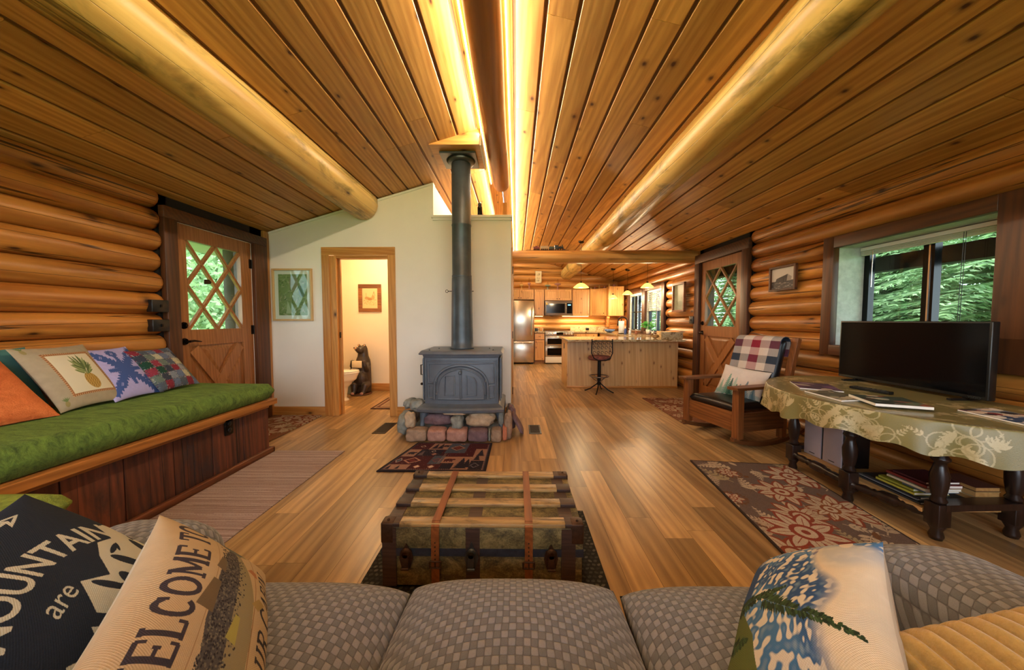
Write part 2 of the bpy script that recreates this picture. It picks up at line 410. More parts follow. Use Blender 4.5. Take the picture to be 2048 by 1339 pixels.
    def prism(s, pts, p0, ax, ay, th, mi=0, tint=None):
        """polygon pts (2d) in plane (p0, ax, ay), extruded by vector th"""
        p0, ax, ay, th = map(Vector, (p0, ax, ay, th)); n = len(pts)
        lo = [p0 + ax * x + ay * y for x, y in pts]; hi = [p + th for p in lo]
        fs = [tuple(range(n))[::-1], tuple(range(n, 2 * n))] + [(i, (i + 1) % n, n + (i + 1) % n, n + i) for i in range(n)]
        return s.add(lo + hi, fs, mi, tint)
    def grid(s, fn, nu, nv, mi=0, tint=None, wrapu=False):
        vs = [fn(i / (nu if wrapu else nu - 1), j / (nv - 1)) for j in range(nv) for i in range(nu)]
        fs = []
        for j in range(nv - 1):
            for i in range(nu if wrapu else nu - 1):
                i2 = (i + 1) % nu; fs.append((j * nu + i, j * nu + i2, (j + 1) * nu + i2, (j + 1) * nu + i))
        return s.add(vs, fs, mi, tint, True)
    def build(s, name, mats, parent=None, world=False, bevel=0, smooth=None, sub=0, fixn=False):
        me = D.meshes.new(name)
        vs = s.v
        if parent is not None and world:
            inv = MW[parent.name].inverted(); vs = [inv @ Vector(p) for p in vs]
        me.from_pydata([tuple(p) for p in vs], [], s.f)
        if not isinstance(mats, (list, tuple)): mats = [mats]
        for m in mats: me.materials.append(W[m] if isinstance(m, str) else m)
        me.polygons.foreach_set('material_index', s.m)
        me.polygons.foreach_set('use_smooth', s.sm if smooth is None else [smooth] * len(s.f))
        at = me.attributes.new('tint', 'FLOAT', 'FACE'); at.data.foreach_set('value', s.t)
        if fixn:
            bm = bmesh.new(); bm.from_mesh(me); bmesh.ops.recalc_face_normals(bm, faces=bm.faces); bm.to_mesh(me); bm.free()
        me.update()
        o = D.objects.new(name, me); COL.objects.link(o)
        if parent is not None:
            o.parent = parent; MW[o.name] = MW[parent.name]
        else: MW[o.name] = Matrix.Identity(4)
        if bevel:
            md = o.modifiers.new('bevel', 'BEVEL'); md.width = bevel; md.segments = 2; md.limit_method = 'ANGLE'; md.angle_limit = R(40)
        if sub:
            md = o.modifiers.new('sub', 'SUBSURF'); md.levels = sub; md.render_levels = sub
        return o
def struct(o): o['kind'] = 'structure'; return o
def rebase(o, loc):
    """move a top-level mesh's origin to loc without moving the mesh"""
    loc = Vector(loc); o.data.transform(Matrix.Translation(-loc)); o.location = loc; return o

def copy_tree(o, parent=None):
    c = o.copy(); COL.objects.link(c)
    if parent is not None: c.parent = parent
    MW[c.name] = MW.get(o.name)
    for ch in [x for x in D.objects if x.parent == o]: copy_tree(ch, c)
    return c

# ---------------------------------------------------------------- painting patterns into meshes
_txt = {}
def text_tris(s, bold=False, shear=0):
    key = (s, bold, shear)
    if key in _txt: return _txt[key]
    cu = D.curves.new('txt', 'FONT'); cu.body = s; cu.align_x = 'CENTER'; cu.align_y = 'CENTER'; cu.size = 1; cu.shear = shear
    if bold: cu.offset = .018
    ob = D.objects.new('txt', cu); COL.objects.link(ob)
    dg = bpy.context.evaluated_depsgraph_get(); dg.update()
    me = ob.evaluated_get(dg).to_mesh(); me.calc_loop_triangles()
    co = np.array([v.co[:2] for v in me.vertices]); tr = np.array([t.vertices[:] for t in me.loop_triangles])
    ob.evaluated_get(dg).to_mesh_clear(); D.objects.remove(ob); D.curves.remove(cu)
    _txt[key] = (co, tr); return co, tr

class Canvas:
    def __init__(s, w, h, nx, bgc):
        s.w, s.h, s.nx = w, h, nx; s.ny = max(2, int(nx * h / w)); s.a = np.zeros((s.ny, s.nx, 3)); s.a[:] = lin(bgc)
        s.X, s.Y = np.meshgrid(np.linspace(0, w, s.nx), np.linspace(0, h, s.ny))
    def _bb(s, x0, x1, y0, y1):
        i0 = max(0, int(x0 / s.w * (s.nx - 1)) - 1); i1 = min(s.nx, int(x1 / s.w * (s.nx - 1)) + 3)
        j0 = max(0, int(y0 / s.h * (s.ny - 1)) - 1); j1 = min(s.ny, int(y1 / s.h * (s.ny - 1)) + 3)
        return slice(j0, max(j0, j1)), slice(i0, max(i0, i1))
    def poly(s, pts, c, a=1):
        pts = np.array(pts, float); sl = s._bb(pts[:, 0].min(), pts[:, 0].max(), pts[:, 1].min(), pts[:, 1].max())
        X, Y = s.X[sl], s.Y[sl]
        if X.size == 0: return
        ins = np.zeros(X.shape, bool); n = len(pts)
        for i in range(n):
            x1, y1 = pts[i]; x2, y2 = pts[(i + 1) % n]
            if y1 == y2: continue
            cnd = ((y1 > Y) != (y2 > Y)) & (X < (x2 - x1) * (Y - y1) / (y2 - y1) + x1); ins ^= cnd
        sub = s.a[sl]; sub[ins] = sub[ins] * (1 - a) + np.array(lin(c)) * a
    def rect(s, x0, y0, x1, y1, c, a=1): s.poly([(x0, y0), (x1, y0), (x1, y1), (x0, y1)], c, a)
    def ell(s, x, y, rx, ry, c, rot=0, a=1, n=20):
        ca, sa = math.cos(rot), math.sin(rot)
        s.poly([(x + rx * math.cos(t) * ca - ry * math.sin(t) * sa, y + rx * math.cos(t) * sa + ry * math.sin(t) * ca) for t in [2 * PI * k / n for k in range(n)]], c, a)
    def line(s, pts, w, c):
        for (x1, y1), (x2, y2) in zip(pts[:-1], pts[1:]):
            L = math.hypot(x2 - x1, y2 - y1) or 1; nx, ny = -(y2 - y1) / L * w / 2, (x2 - x1) / L * w / 2
            s.poly([(x1 + nx, y1 + ny), (x2 + nx, y2 + ny), (x2 - nx, y2 - ny), (x1 - nx, y1 - ny)], c)
    def leaf(s, x, y, L, w, rot, c):
        ca, sa = math.cos(rot), math.sin(rot); pts = []
        for t in np.linspace(0, 1, 9): pts.append((t * L, w / 2 * math.sin(PI * t) ** .8))
        for t in np.linspace(1, 0, 9): pts.append((t * L, -w / 2 * math.sin(PI * t) ** .8))
        s.poly([(x + px * ca - py * sa, y + px * sa + py * ca) for px, py in pts], c)
    def flower(s, x, y, r_, n, cols, rot=0):
        for k in range(n):
            a = rot + 2 * PI * k / n; s.leaf(x, y, r_, r_ * 2.1 / n * 1.9, a, cols[0])
        for k in range(n):
            a = rot + 2 * PI * k / n; s.leaf(x + .1 * r_ * math.cos(a), y + .1 * r_ * math.sin(a), r_ * .80, r_ * 1.7 / n * 1.5, a, cols[1])
            s.line([(x + .3 * r_ * math.cos(a), y + .3 * r_ * math.sin(a)), (x + .72 * r_ * math.cos(a), y + .72 * r_ * math.sin(a))], .004, cols[0])
        s.ell(x, y, r_ * .36, r_ * .36, cols[0]); s.ell(x, y, r_ * .24, r_ * .24, cols[1]); s.ell(x, y, r_ * .1, r_ * .1, cols[0])
    def spray(s, x, y, L, rot, c, n=7, lw=.5, bend=.4):
        pts = []
        for k in range(n + 1):
            t = k / n; a = rot + bend * t; pts.append((x, y)); x += L / n * math.cos(a); y += L / n * math.sin(a)
            if k > 0:
                ll = L * .3 * (1.1 - t); s.leaf(pts[-1][0], pts[-1][1], ll, ll * lw, a + .8, c); s.leaf(pts[-1][0], pts[-1][1], ll, ll * lw, a - .8, c)
        s.line(pts, L * .025, c)
    def text(s, string, x, y, size, rot=0, c='#000000', bold=True, sx=1, fn=None, shear=0):
        co, tr = text_tris(string, bold, shear); ca, sa = math.cos(rot), math.sin(rot)
        p = co * size; p = p * np.array([sx, 1])
        if fn is not None: q = np.array([fn(a, b) for a, b in p])
        else: q = np.stack([x + p[:, 0] * ca - p[:, 1] * sa, y + p[:, 0] * sa + p[:, 1] * ca], 1)
        for t in tr: s.poly(q[t], c)
    def mottle(s, amt, f=8, seed=0):
        for k, (ff, am) in enumerate(((f, amt), (f * 3, amt * .6))):
            n = np.array([[noise.noise((x * ff / s.w, y * ff / s.w, seed + k * 9)) for x in np.linspace(0, s.w, 60)] for y in np.linspace(0, s.h, max(4, int(60 * s.h / s.w)))])
            jj = np.linspace(0, n.shape[0] - 1.001, s.ny); ii = np.linspace(0, n.shape[1] - 1.001, s.nx)
            j0 = jj.astype(int); i0 = ii.astype(int); fj = (jj - j0)[:, None]; fi = (ii - i0)[None]
            nn = n[j0][:, i0] * (1 - fj) * (1 - fi) + n[j0 + 1][:, i0] * fj * (1 - fi) + n[j0][:, i0 + 1] * (1 - fj) * fi + n[j0 + 1][:, i0 + 1] * fj * fi
            s.a *= (1 + am * nn[..., None])
        s.a = np.clip(s.a, 0, 1)

SERIF = {   # slab-serif capitals as strokes: (points, relative width)
 'E': (.62, [([(.1, 0), (.1, 1)], 1), ([(-.02, .97), (.60, .97)], .6), ([(-.02, .03), (.62, .03)], .6), ([(.1, .5), (.44, .5)], .6), ([(.60, 1), (.60, .76)], .6), ([(.62, 0), (.62, .24)], .6), ([(.44, .4), (.44, .6)], .5)]),
 'L': (.60, [([(.12, 0), (.12, 1)], 1), ([(-.02, .97), (.28, .97)], .6), ([(-.02, .03), (.60, .03)], .6), ([(.60, 0), (.60, .26)], .6)]),
 'T': (.66, [([(.33, 0), (.33, 1)], 1), ([(0, .97), (.66, .97)], .6), ([(.02, 1), (.02, .74)], .6), ([(.64, 1), (.64, .74)], .6), ([(.2, .03), (.46, .03)], .6)]),
 'M': (.86, [([(.1, 0), (.1, 1)], .6), ([(.1, 1), (.43, .18)], 1), ([(.43, .18), (.76, 1)], .6), ([(.76, 0), (.76, 1)], 1), ([(-.02, .97), (.2, .97)], .6), ([(.68, .97), (.88, .97)], .6), ([(-.02, .03), (.22, .03)], .6), ([(.63, .03), (.89, .03)], .6)]),
 'W': (.96, [([(.08, 1), (.27, 0)], 1), ([(.27, 0), (.48, .9)], .6), ([(.48, .9), (.69, 0)], 1), ([(.69, 0), (.88, 1)], .6), ([(-.04, .97), (.2, .97)], .6), ([(.38, .97), (.58, .97)], .6), ([(.77, .97), (1.0, .97)], .6)]),
 'O': (.76, [([(.38 + .33 * math.cos(a), .5 + .47 * math.sin(a)) for a in [2 * math.pi * i / 24 for i in range(25)]], .95)]),
 'C': (.70, [([(.38 + .33 * math.cos(a), .5 + .47 * math.sin(a)) for a in [.75 + 4.8 * i / 20 for i in range(21)]], .95), ([(.64, .98), (.64, .70)], .6)]),
 'U': (.74, [([(.12, 1), (.12, .35), (.18, .14), (.36, .03), (.54, .14), (.6, .35), (.6, 1)], .9), ([(-.02, .97), (.26, .97)], .6), ([(.48, .97), (.74, .97)], .6)]),
 'R': (.70, [([(.12, 0), (.12, 1)], 1), ([(-.02, .97), (.4, .97), (.56, .88), (.58, .72), (.52, .56), (.4, .5), (.12, .5)], .7), ([(.36, .5), (.62, .03), (.72, .03)], .9), ([(-.02, .03), (.26, .03)], .6)]),
 'A': (.76, [([(.1, 0), (.38, 1)], .6), ([(.38, 1), (.66, 0)], 1), ([(.2, .34), (.56, .34)], .6), ([(-.02, .03), (.2, .03)], .6), ([(.54, .03), (.78, .03)], .6)]),
 'B': (.66, [([(.12, 0), (.12, 1)], 1), ([(-.02, .97), (.4, .97), (.54, .86), (.54, .66), (.4, .53), (.12, .53)], .7), ([(.4, .53), (.58, .42), (.6, .2), (.44, .03), (-.02, .03)], .8)]),
 'I': (.26, [([(.13, 0), (.13, 1)], 1), ([(0, .97), (.26, .97)], .6), ([(0, .03), (.26, .03)], .6)]),
 'N': (.78, [([(.12, 0), (.12, 1)], .6), ([(.12, .95), (.66, .05)], 1), ([(.66, 0), (.66, 1)], .6), ([(-.02, .97), (.2, .97)], .6), ([(-.02, .03), (.26, .03)], .6), ([(.54, .97), (.78, .97)], .6)])}
def serif_text(cv, string, x, y, size, c, gap=.14, wd=.175, sx=1.0):
    tot = sum((.34 if ch == ' ' else SERIF[ch][0] + gap) for ch in string) - gap; px = x - tot * size * sx / 2
    for ch in string:
        if ch == ' ': px += .34 * size * sx; continue
        adv, st = SERIF[ch]
        for pts, w_ in st:
            q = [(px + a * size * sx, y + (b - .5) * size) for a, b in pts]; cv.line(q, wd * size * w_, c)
            if len(q) > 2: [cv.ell(p[0], p[1], wd * size * w_ / 2, wd * size * w_ / 2, c, n=10) for p in q[1:-1]]
        px += (adv + gap) * size * sx

def surf(name, cv, fn, mat, parent=None, thick=None, back=None):
    """mesh from a painted canvas: fn(U,V in 0..1 arrays)->X,Y,Z arrays. back: fn for a rear skin"""
    U, Vv = np.meshgrid(np.linspace(0, 1, cv.nx), np.linspace(0, 1, cv.ny))
    X, Y, Z = fn(U, Vv); co = np.stack([X, Y, Z], -1).reshape(-1, 3); col = cv.a.reshape(-1, 3)
    idx = np.arange(cv.nx * cv.ny).reshape(cv.ny, cv.nx)
    q = np.stack([idx[:-1, :-1], idx[:-1, 1:], idx[1:, 1:], idx[1:, :-1]], -1).reshape(-1, 4)
    if back is not None:
        bx, by = 40, 40
        U2, V2 = np.meshgrid(np.linspace(0, 1, bx), np.linspace(0, 1, by)); X2, Y2, Z2 = back[0](U2, V2)
        c2 = np.stack([X2, Y2, Z2], -1).reshape(-1, 3); i2 = np.arange(bx * by).reshape(by, bx) + len(co)
        q2 = np.stack([i2[:-1, :-1], i2[1:, :-1], i2[1:, 1:], i2[:-1, 1:]], -1).reshape(-1, 4)
        co = np.vstack([co, c2]); q = np.vstack([q, q2]); col = np.vstack([col, np.tile(lin(back[1]), (len(c2), 1))])
    if thick is not None:
        # side skirt down to z-thick around border
        b = np.concatenate([idx[0, :], idx[1:, -1], idx[-1, -2::-1], idx[-2:0:-1, 0]]); n = len(co); low = co[b].copy(); low += np.array(thick)
        co = np.vstack([co, low]); col = np.vstack([col, col[b] * .6]); m = len(b); k = np.arange(m)
        q = np.vstack([q, np.stack([b, n + k, n + (k + 1) % m, b[(k + 1) % m]], -1)])
    me = D.meshes.new(name); me.vertices.add(len(co)); me.vertices.foreach_set('co', co.ravel().astype(np.float32))
    me.loops.add(len(q) * 4); me.loops.foreach_set('vertex_index', q.ravel().astype(np.int32))
    me.polygons.add(len(q)); me.polygons.foreach_set('loop_start', (np.arange(len(q)) * 4).astype(np.int32))
    me.update(calc_edges=True); me.validate()
    me.polygons.foreach_set('use_smooth', np.ones(len(me.polygons), bool))
    ca = me.color_attributes.new('Col', 'FLOAT_COLOR', 'POINT')
    ca.data.foreach_set('color', np.hstack([col, np.ones((len(col), 1))]).ravel().astype(np.float32))
    me.materials.append(W[mat] if mat in W else P[mat]); me.update()
    o = D.objects.new(name, me); COL.objects.link(o)
    if parent is not None: o.parent = parent; MW[o.name] = MW[parent.name]
    else: MW[o.name] = Matrix.Identity(4)
    return o

def vnoise(X, Y, f, seed=0):
    r = np.random.RandomState(seed); out = 0 * X
    for k in range(6):
        a = r.rand() * 6.28; ff = f * (.6 + .9 * r.rand()); out = out + np.sin((X * math.cos(a) + Y * math.sin(a)) * ff + r.rand() * 6.28)
    return out / 6
def pillow_fn(w, h, t, side=1, wr=.004, seed=1, rib=0):
    def fn(U, Vv):
        u = U * 2 - 1; v = Vv * 2 - 1
        x = w / 2 * u * (1 - .07 * (1 - v * v)); y = h / 2 * v * (1 - .07 * (1 - u * u))
        pr = np.clip((1 - np.abs(u) ** 2.6) * (1 - np.abs(v) ** 2.6), 0, 1) ** .55
        z = t / 2 * pr + wr * vnoise(x, y, 22, seed) * np.clip(pr * 2, 0, 1)
        if rib: z = z + rib * np.abs(np.sin(x / .026 * PI)) ** .6 * np.clip(pr * 3, 0, 1)
        return x, y, z * side
    return fn
def frame_from(c, u, v):
    """matrix whose local x runs along u, y along v (made orthogonal), origin c"""
    u = Vector(u).normalized(); v = Vector(v); v = (v - u * v.dot(u)).normalized(); n = u.cross(v)
    m = Matrix((u, v, n)).transposed().to_4x4(); m.translation = Vector(c); return m
def pillow(name, label, cat, cv, w, h, t, mtx, mat='canvas', backc='#c8c0b0', seed=1, wr=.004, rib=0, group=None):
    o = surf(name, cv, pillow_fn(w, h, t, 1, wr, seed, rib), mat, back=(pillow_fn(w, h, t, -1, wr, seed + 5), backc))
    o.matrix_world = mtx; tag(o, label, cat, group); return o

# ================================================================ the room shell
XR, ZR = -0.197, 3.055            # ridge
SL, SRR = 0.287, 0.250            # slopes left / right
XL, XRT = -3.0, 2.88              # faces of the casings on the long walls
Y0, Y1 = -1.55, 9.55              # rear and kitchen end
def zc(x): return ZR + (x - XR) * SL if x < XR else ZR - (x - XR) * SRR

# floor: vinyl planks running the length of the room
m = M(); m.box(-3.6, 3.5, Y0 - .1, Y1 + .2, -.12, -.004, 1, tint=.5)
x = -3.6
while x < 3.5:
    y = Y0 - random.random() * 1.1
    while y < Y1 + .1:
        L = 1.22; a, b = max(y, Y0), min(y + L, Y1 + .1)
        if b > a + .01: m.add([(x, a, 0), (x + .1505, a, 0), (x + .1505, b - .0012, 0), (x, b - .0012, 0)], [(0, 1, 2, 3)], 0, random.random() ** .9)
        y += L
    x += .152
struct(m.build('floor', ['floor', 'seam'])); 

# ceiling: sloping boards with recessed grooves, run the length of the room
m = M()
for side in (-1, 1):
    sl = SL if side < 0 else SRR; L = math.hypot(1, sl); d = V(side / L, 0, -sl / L); nrm = V(-side * sl / L * -1, 0, 0)
    up = V(sl * side / L, 0, 1 / L)
    o = V(XR, 0, ZR); n = 17
    span = 3.45 if side < 0 else 3.5
    m.obox(o + d * span / 2 + up * .06 + V(0, (Y0 + Y1) / 2, 0), d * span / 2, V(0, (Y1 - Y0) / 2 + .15, 0), up * .05, 1, .5)
    pitch = .19
    for k in range(int(span / pitch) + 1):
        a, b = k * pitch + .010, (k + 1) * pitch - .010
        y = Y0 - random.random() * 2.4
        while y < Y1:
            Ls = random.uniform(2.2, 4.2); ya, yb = max(y, Y0), min(y + Ls, Y1)
            if yb > ya + .02:
                c = o + d * (a + b) / 2 + V(0, (ya + yb) / 2, 0) + up * (.006 + random.uniform(-.001, .001))
                hw, hy, ht = (b - a) / 2, (yb - ya) / 2 - .001, .008
                # board with eased edges
                vs = []
                for yy in (-hy, hy):
                    for (q, w_) in ((-hw, ht), (-hw, -ht + .004), (-hw + .005, -ht), (hw - .005, -ht), (hw, -ht + .004), (hw, ht)):
                        vs.append(c + d * q + up * w_ + V(0, yy, 0))
                fs = [(i, i + 1, i + 7, i + 6) for i in range(5)] + [(5, 4, 3, 2, 1, 0), (6, 7, 8, 9, 10, 11)]
                m.add(vs, fs, 0)
            y += Ls
struct(m.build('ceiling', ['ceiling', 'groove'], fixn=True))

def log_tube(mm, axis, a, b, c1, c2, r, mi=0, n=14, seed=0, endr=True):
    """a slightly crooked peeled log from a to b along axis ('y' or 'x'); c1,c2 the two other coordinates"""
    L = b - a; k = max(3, int(L / .22)); pts = []; rs = []
    tt = random.random()
    for i in range(k + 1):
        t = a + L * i / k; w = noise.noise((t * .9, seed * 3.1, 1)) * .010; w2 = noise.noise((t * .9, seed * 3.1, 7)) * .008
        p = (c1 + w, t, c2 + w2) if axis == 'y' else (t, c1 + w, c2 + w2)
        rr = r * (1 + .05 * noise.noise((t * .7, seed * 5.3, 3)) + .02 * noise.noise((t * 3, seed, 5)))
        pts.append(p); rs.append(rr)
    if endr:   # rounded ends
        def sh(p, dd): p = list(p); p[1 if axis == 'y' else 0] += dd; return tuple(p)
        pts = [pts[0], sh(pts[0], .012)] + [sh(pts[0], .035)] + pts[1:-1] + [sh(pts[-1], -.035), sh(pts[-1], -.012), pts[-1]]
        rs = [rs[0] * .80, rs[0] * .93, rs[0]] + rs[1:-1] + [rs[-1], rs[-1] * .93, rs[-1] * .80]
    mm.tube(pts, rs, n, mi, tt)

def log_wall(name, xc, side, holes, inner, pitch=.176, r=.091):
    """long wall of stacked logs; holes = (y0,y1,z0,z1) openings"""
    mm = M(); z = .085; k = 0
    while z < 2.36:
        iv = [(Y0, Y1)]
        for (a, b, z0, z1) in holes:
            if z + pitch * .40 > z0 and z - pitch * .40 < z1:
                nv = []
                for (p, q) in iv:
                    if b <= p or a >= q: nv.append((p, q)); continue
                    if a > p: nv.append((p, a))
                    if b < q: nv.append((b, q))
                iv = nv
        for (p, q) in iv:
            if q - p > .06:
                log_tube(mm, 'y', p, q, xc + side * random.uniform(-.008, .008), z, r, 0, 14, k * 7 + p)
                mm.box(xc + min(side * .0, side * .14), xc + max(side * .0, side * .14), p, q, z - pitch / 2 - .004, z + pitch / 2 + .004, 1, .5)
        z += pitch; k += 1
    for (a, b, z0, z1), (ia, ib, iz0, iz1) in zip(holes, inner):
        xa, xb = sorted((xc + side * -.055 + side * .02, xc + side * .14))
        for q in ((a, ia, z0, z1 + .12), (ib, b, z0, z1 + .12), (a, b, iz1, z1 + .12), (a, b, z0, iz0)):
            if q[1] - q[0] > .01 and q[3] - q[2] > .01: mm.box(xa, xb, q[0], q[1], q[2], q[3], 1, .5)
    return struct(mm.build(name, ['log', 'chink']))
# left wall: entry door; right wall: big window, side door, two kitchen windows
log_wall('wall_left', -3.06, -1, [(2.775, 4.0, 0, 2.16), (4.0, 9.6, 0, 2.6)], [(2.86, 3.76, 0, 2.075)])
log_wall('wall_right', 2.97, 1, [(1.72, 3.10, .87, 1.92), (4.15, 5.34, 0, 2.18), (6.42, 8.60, .87, 1.91)], [(1.99, 3.06, .925, 1.855), (4.225, 5.255, 0, 2.095), (6.52, 8.50, .90, 1.85)])
# kitchen end wall with gable
mm = M(); z = .085; k = 0
while z < 3.15:
    xa = -3.4 if z < 2.2 else (z + .08 - ZR) / SL + XR; xb = 3.1 if z < 2.25 else (ZR - z + .06) / SRR + XR
    xa = max(xa, -1.2); xb = min(xb, 3.05)
    if xb > xa + .2:
        log_tube(mm, 'x', xa, xb, Y1 + .02, z, .098, 0, 14, k * 5 + 2)
        mm.box(xa, xb, Y1 + .04, Y1 + .16, z - .092, z + .092, 1, .5)
    z += .176; k += 1
mm.prism([(-1.2, 0), (3.1, 0), (3.1, 2.26), (XR, 3.09), (-1.2, 2.80)], (0, Y1 + .06, 0), (1, 0, 0), (0, 0, 1), (0, .1, 0), 1)
struct(mm.build('wall_kitchen', ['logx', 'chink']))
m = M(); m.tube([(2.60, Y1 - .13, .99), (2.60, Y1 - .13, 1.285)], .06, 14); struct(m.build('trim_5', 'log'))
# unseen rear wall behind the camera: wide window opening added for fill light
m = M()
m.box(-3.2, -2.2, Y0 - .1, Y0, 0, 2.4); m.box(2.2, 3.1, Y0 - .1, Y0, 0, 2.4)
m.box(-2.2, 2.2, Y0 - .1, Y0, 0, .4); m.box(-2.2, 2.2, Y0 - .1, Y0, 2.3, 2.4)
m.prism([(-3.2, 2.4), (3.1, 2.4), (XR, 3.15)], (0, Y0, 0), (1, 0, 0), (0, 0, 1), (0, -.1, 0))
struct(m.build('wall_rear', 'trimx'))
m = M(); 
for x in (-2.2, -.75, .70, 2.15): m.box(x, x + .05, Y0 - .08, Y0 - .02, .4, 2.3)
m.box(-2.2, 2.2, Y0 - .08, Y0 - .02, .4, .45); m.box(-2.2, 2.2, Y0 - .08, Y0 - .02, 2.25, 2.3)
struct(m.build('window_fill', 'case'))

# stove wall and the bathroom block
WY = 4.0
m = M()
def wpoly(pts, y, th): m.prism(pts, (0, y, 0), (1, 0, 0), (0, 0, 1), (0, th, 0))
wpoly([(-3.04, 0), (-2.26, 0), (-2.26, 2.0), (-1.48, 2.0), (-1.48, 0), (-.06, 0), (-.06, 2.40), (-.99, 2.40), (-.99, zc(-.99) - .01), (-3.04, zc(-3.04) - .01)], WY, .10)
wall_stove = struct(m.build('wall_stove', 'wallp'))
m = M(); m.box(-.16, -.06, WY + .1, 8.2, 0, 2.40); m.box(-1.04, -.99, WY + .1, 8.2, 2.40, zc(-1.0) - .02); m.box(-.99, -.06, WY + .1, 8.2, 2.34, 2.40); m.box(-1.0, -.06, 8.1, 8.2, 0, 2.4)
struct(m.build('wall_partition', 'wallp'))
m = M(); m.box(-3.17, -.06, 5.45, 5.55, 0, 2.4); m.box(-3.17, -3.08, WY, 5.55, 0, 2.34)
m.box(-3.17, -1.04, WY + .1, 5.55, 2.34, 2.42); m.box(-.80, -.70, WY + .1, 5.45, 0, 2.34)
struct(m.build('wall_bathroom', 'bathp'))
m = M(); m.box(-1.01, -.045, WY - .035, WY + .13, 2.395, 2.425, b=.004); m.box(-.995, -.055, WY - .018, WY, 2.37, 2.395)
struct(m.build('trim_1', 'white'))      # cap of the half-height partition
m = M(); sl_ = math.atan(SL)
m.bar((-3.04, WY - .006, zc(-3.04) - .03), (-.99, WY - .006, zc(-.99) - .03), .012, .022, up=(0, 0, 1)); struct(m.build('trim_2', 'white'))
m = M(); m.box(-3.02, -2.345, WY - .016, WY, 0, .115, b=.004); struct(m.build('baseboard_stove_left', 'trimx'))
m = M(); m.box(-1.46, -.055, WY - .016, WY, 0, .115, b=.004); struct(m.build('baseboard_stove_right', 'trimx'))
m = M(); m.box(-3.08, -.80, 5.432, 5.45, 0, .125, b=.004); struct(m.build('baseboard_bathroom', 'trimx'))
# corner post between log wall and stove wall
m = M(); m.box(-3.06, -2.985, 3.925, 3.999, 0, 2.235, b=.004); struct(m.build('trim_3', 'trim'))
# bathroom door casing and pocket door
m = M()
m.box(-2.345, -2.255, WY - .02, WY, 0, 1.96, tint=.3); m.box(-1.545, -1.455, WY - .02, WY, 0, 1.96, tint=.6)
m.box(-2.345, -1.455, WY - .021, WY, 1.96, 2.055, 1, tint=.5)
m.box(-2.262, -2.18, WY - .002, WY + .03, 0, 1.955, tint=.7); m.box(-2.25, -2.165, WY + .07, WY + .10, 0, 1.955, tint=.4)
m.box(-2.262, -2.19, WY + .03, WY + .07, 0, 1.95, tint=.55)
m.box(-1.545, -1.475, WY - .002, WY + .10, 0, 1.955, tint=.5); m.box(-2.2, -1.5, WY, WY + .10, 1.925, 1.96, 1, tint=.6)
dt = thing('door_3', 'pine-cased doorway to the bathroom left of the wood stove', 'door', (-1.9, WY, 0), kind='structure')
m.build('door_casing', ['trim', 'trimx'], dt, world=True, bevel=.003)
m = M(); m.box(-2.172, -2.166, WY + .035, WY + .06, .96, 1.03); m.build('latch_plate', 'black', dt, world=True)
# pine casing of the opening on the kitchen side of the partition
m = M(); m.box(-.06, -.045, 4.02, 4.12, 0, 2.05, tint=.4); m.box(-.06, -.042, 5.0, 5.12, 0, 2.05, tint=.4)
pk = thing('door_4', 'pine-cased side door seen edge on in the white partition', 'door', (-.05, 4.5, 0), kind='structure')
m.build('door_casing', 'trim', pk, world=True)
m = M(); m.box(-.06, -.049, 4.12, 5.0, .01, 2.0); m.build('door_slab', 'trim', pk, world=True)
for z in (.25, .95, 1.75):
    m = M(); m.box(-.049, -.036, 4.10, 4.135, z, z + .09); m.build('hinge', 'hinge', pk, world=True)

# loft opening: pine post stub, block and small canister standing on the half wall
m = M(); m.box(-.165, -.115, 4.12, 4.17, 2.42, 2.62, b=.004)
tag(rebase(m.build('post_stub', 'trim'), (-.14, 4.145, 2.42)), 'short pine post on the cream half wall under the ridge log', 'post')
m = M(); m.lathe([(.026, 0), (.03, .012), (.03, .12), (.022, .13)], (0, 0, 0), 16, 0); m.lathe([(.024, .13), (.024, .165), (.010, .18)], (0, 0, 0), 16, 1)
o = m.build('canister', [W['dglass'], W['galv']]); o.location = (-.44, 4.07, 2.425); tag(o, 'small dark canister with grey lid on the half wall beside the flue', 'canister')

# structural round logs
def purlin(name, x, z, ra, rb, ya, yb, mat, label, cat='log beam', mi=0, dx=0, dz=0):
    m = M(); pts = []; rs = []; k = 36
    for i in range(k + 1):
        t = i / k; y = ya + (yb - ya) * t
        pts.append((x + dx * t + noise.noise((y * .5, x, 0)) * .012, y, z + dz * t + noise.noise((y * .5, x, 4)) * .015))
        rs.append(ra + (rb - ra) * t + noise.noise((y * 1.4, x, 9)) * .006)
    e = [(.97, .30), (.985, .6), (1, .86)]
    pe = pts[-1]; r0 = rs[-1]
    pts += [(pe[0], pe[1] + .012, pe[2]), (pe[0], pe[1] + .024, pe[2])]; rs += [r0 * .95, r0 * .82]
    m.tube(pts, rs, 28, 0, .5)
    return tag(rebase(m.build(name, mat), (x, (ya + yb) / 2, z)), label, cat)
purlin('ceiling_log', -1.84, 2.565, .160, .182, Y0, 3.97, 'purlin', 'thick yellow peeled log running under the left ceiling slope to the white wall', dx=.02, dz=-.01)
purlin('ceiling_log', 1.37, 2.55, .140, .175, Y0, Y1 - .04, 'purlin', 'long yellow peeled log running under the right ceiling slope into the kitchen', dx=.08, dz=-.07)
purlin('ridge_log', -.197, 2.985, .115, .110, Y0, 4.45, 'ridge', 'dark brown ridge log behind perforated mesh with lit tape either side')
m = M()
pts = [(-.15 + 3.15 * i / 20, 5.45 + noise.noise((i * .3, 0, 0)) * .015, 2.205 + noise.noise((i * .3, 5, 0)) * .008) for i in range(21)]
m.tube(pts, [.105 + noise.noise((i * .5, 2, 2)) * .004 for i in range(21)], 24, 0, .6)
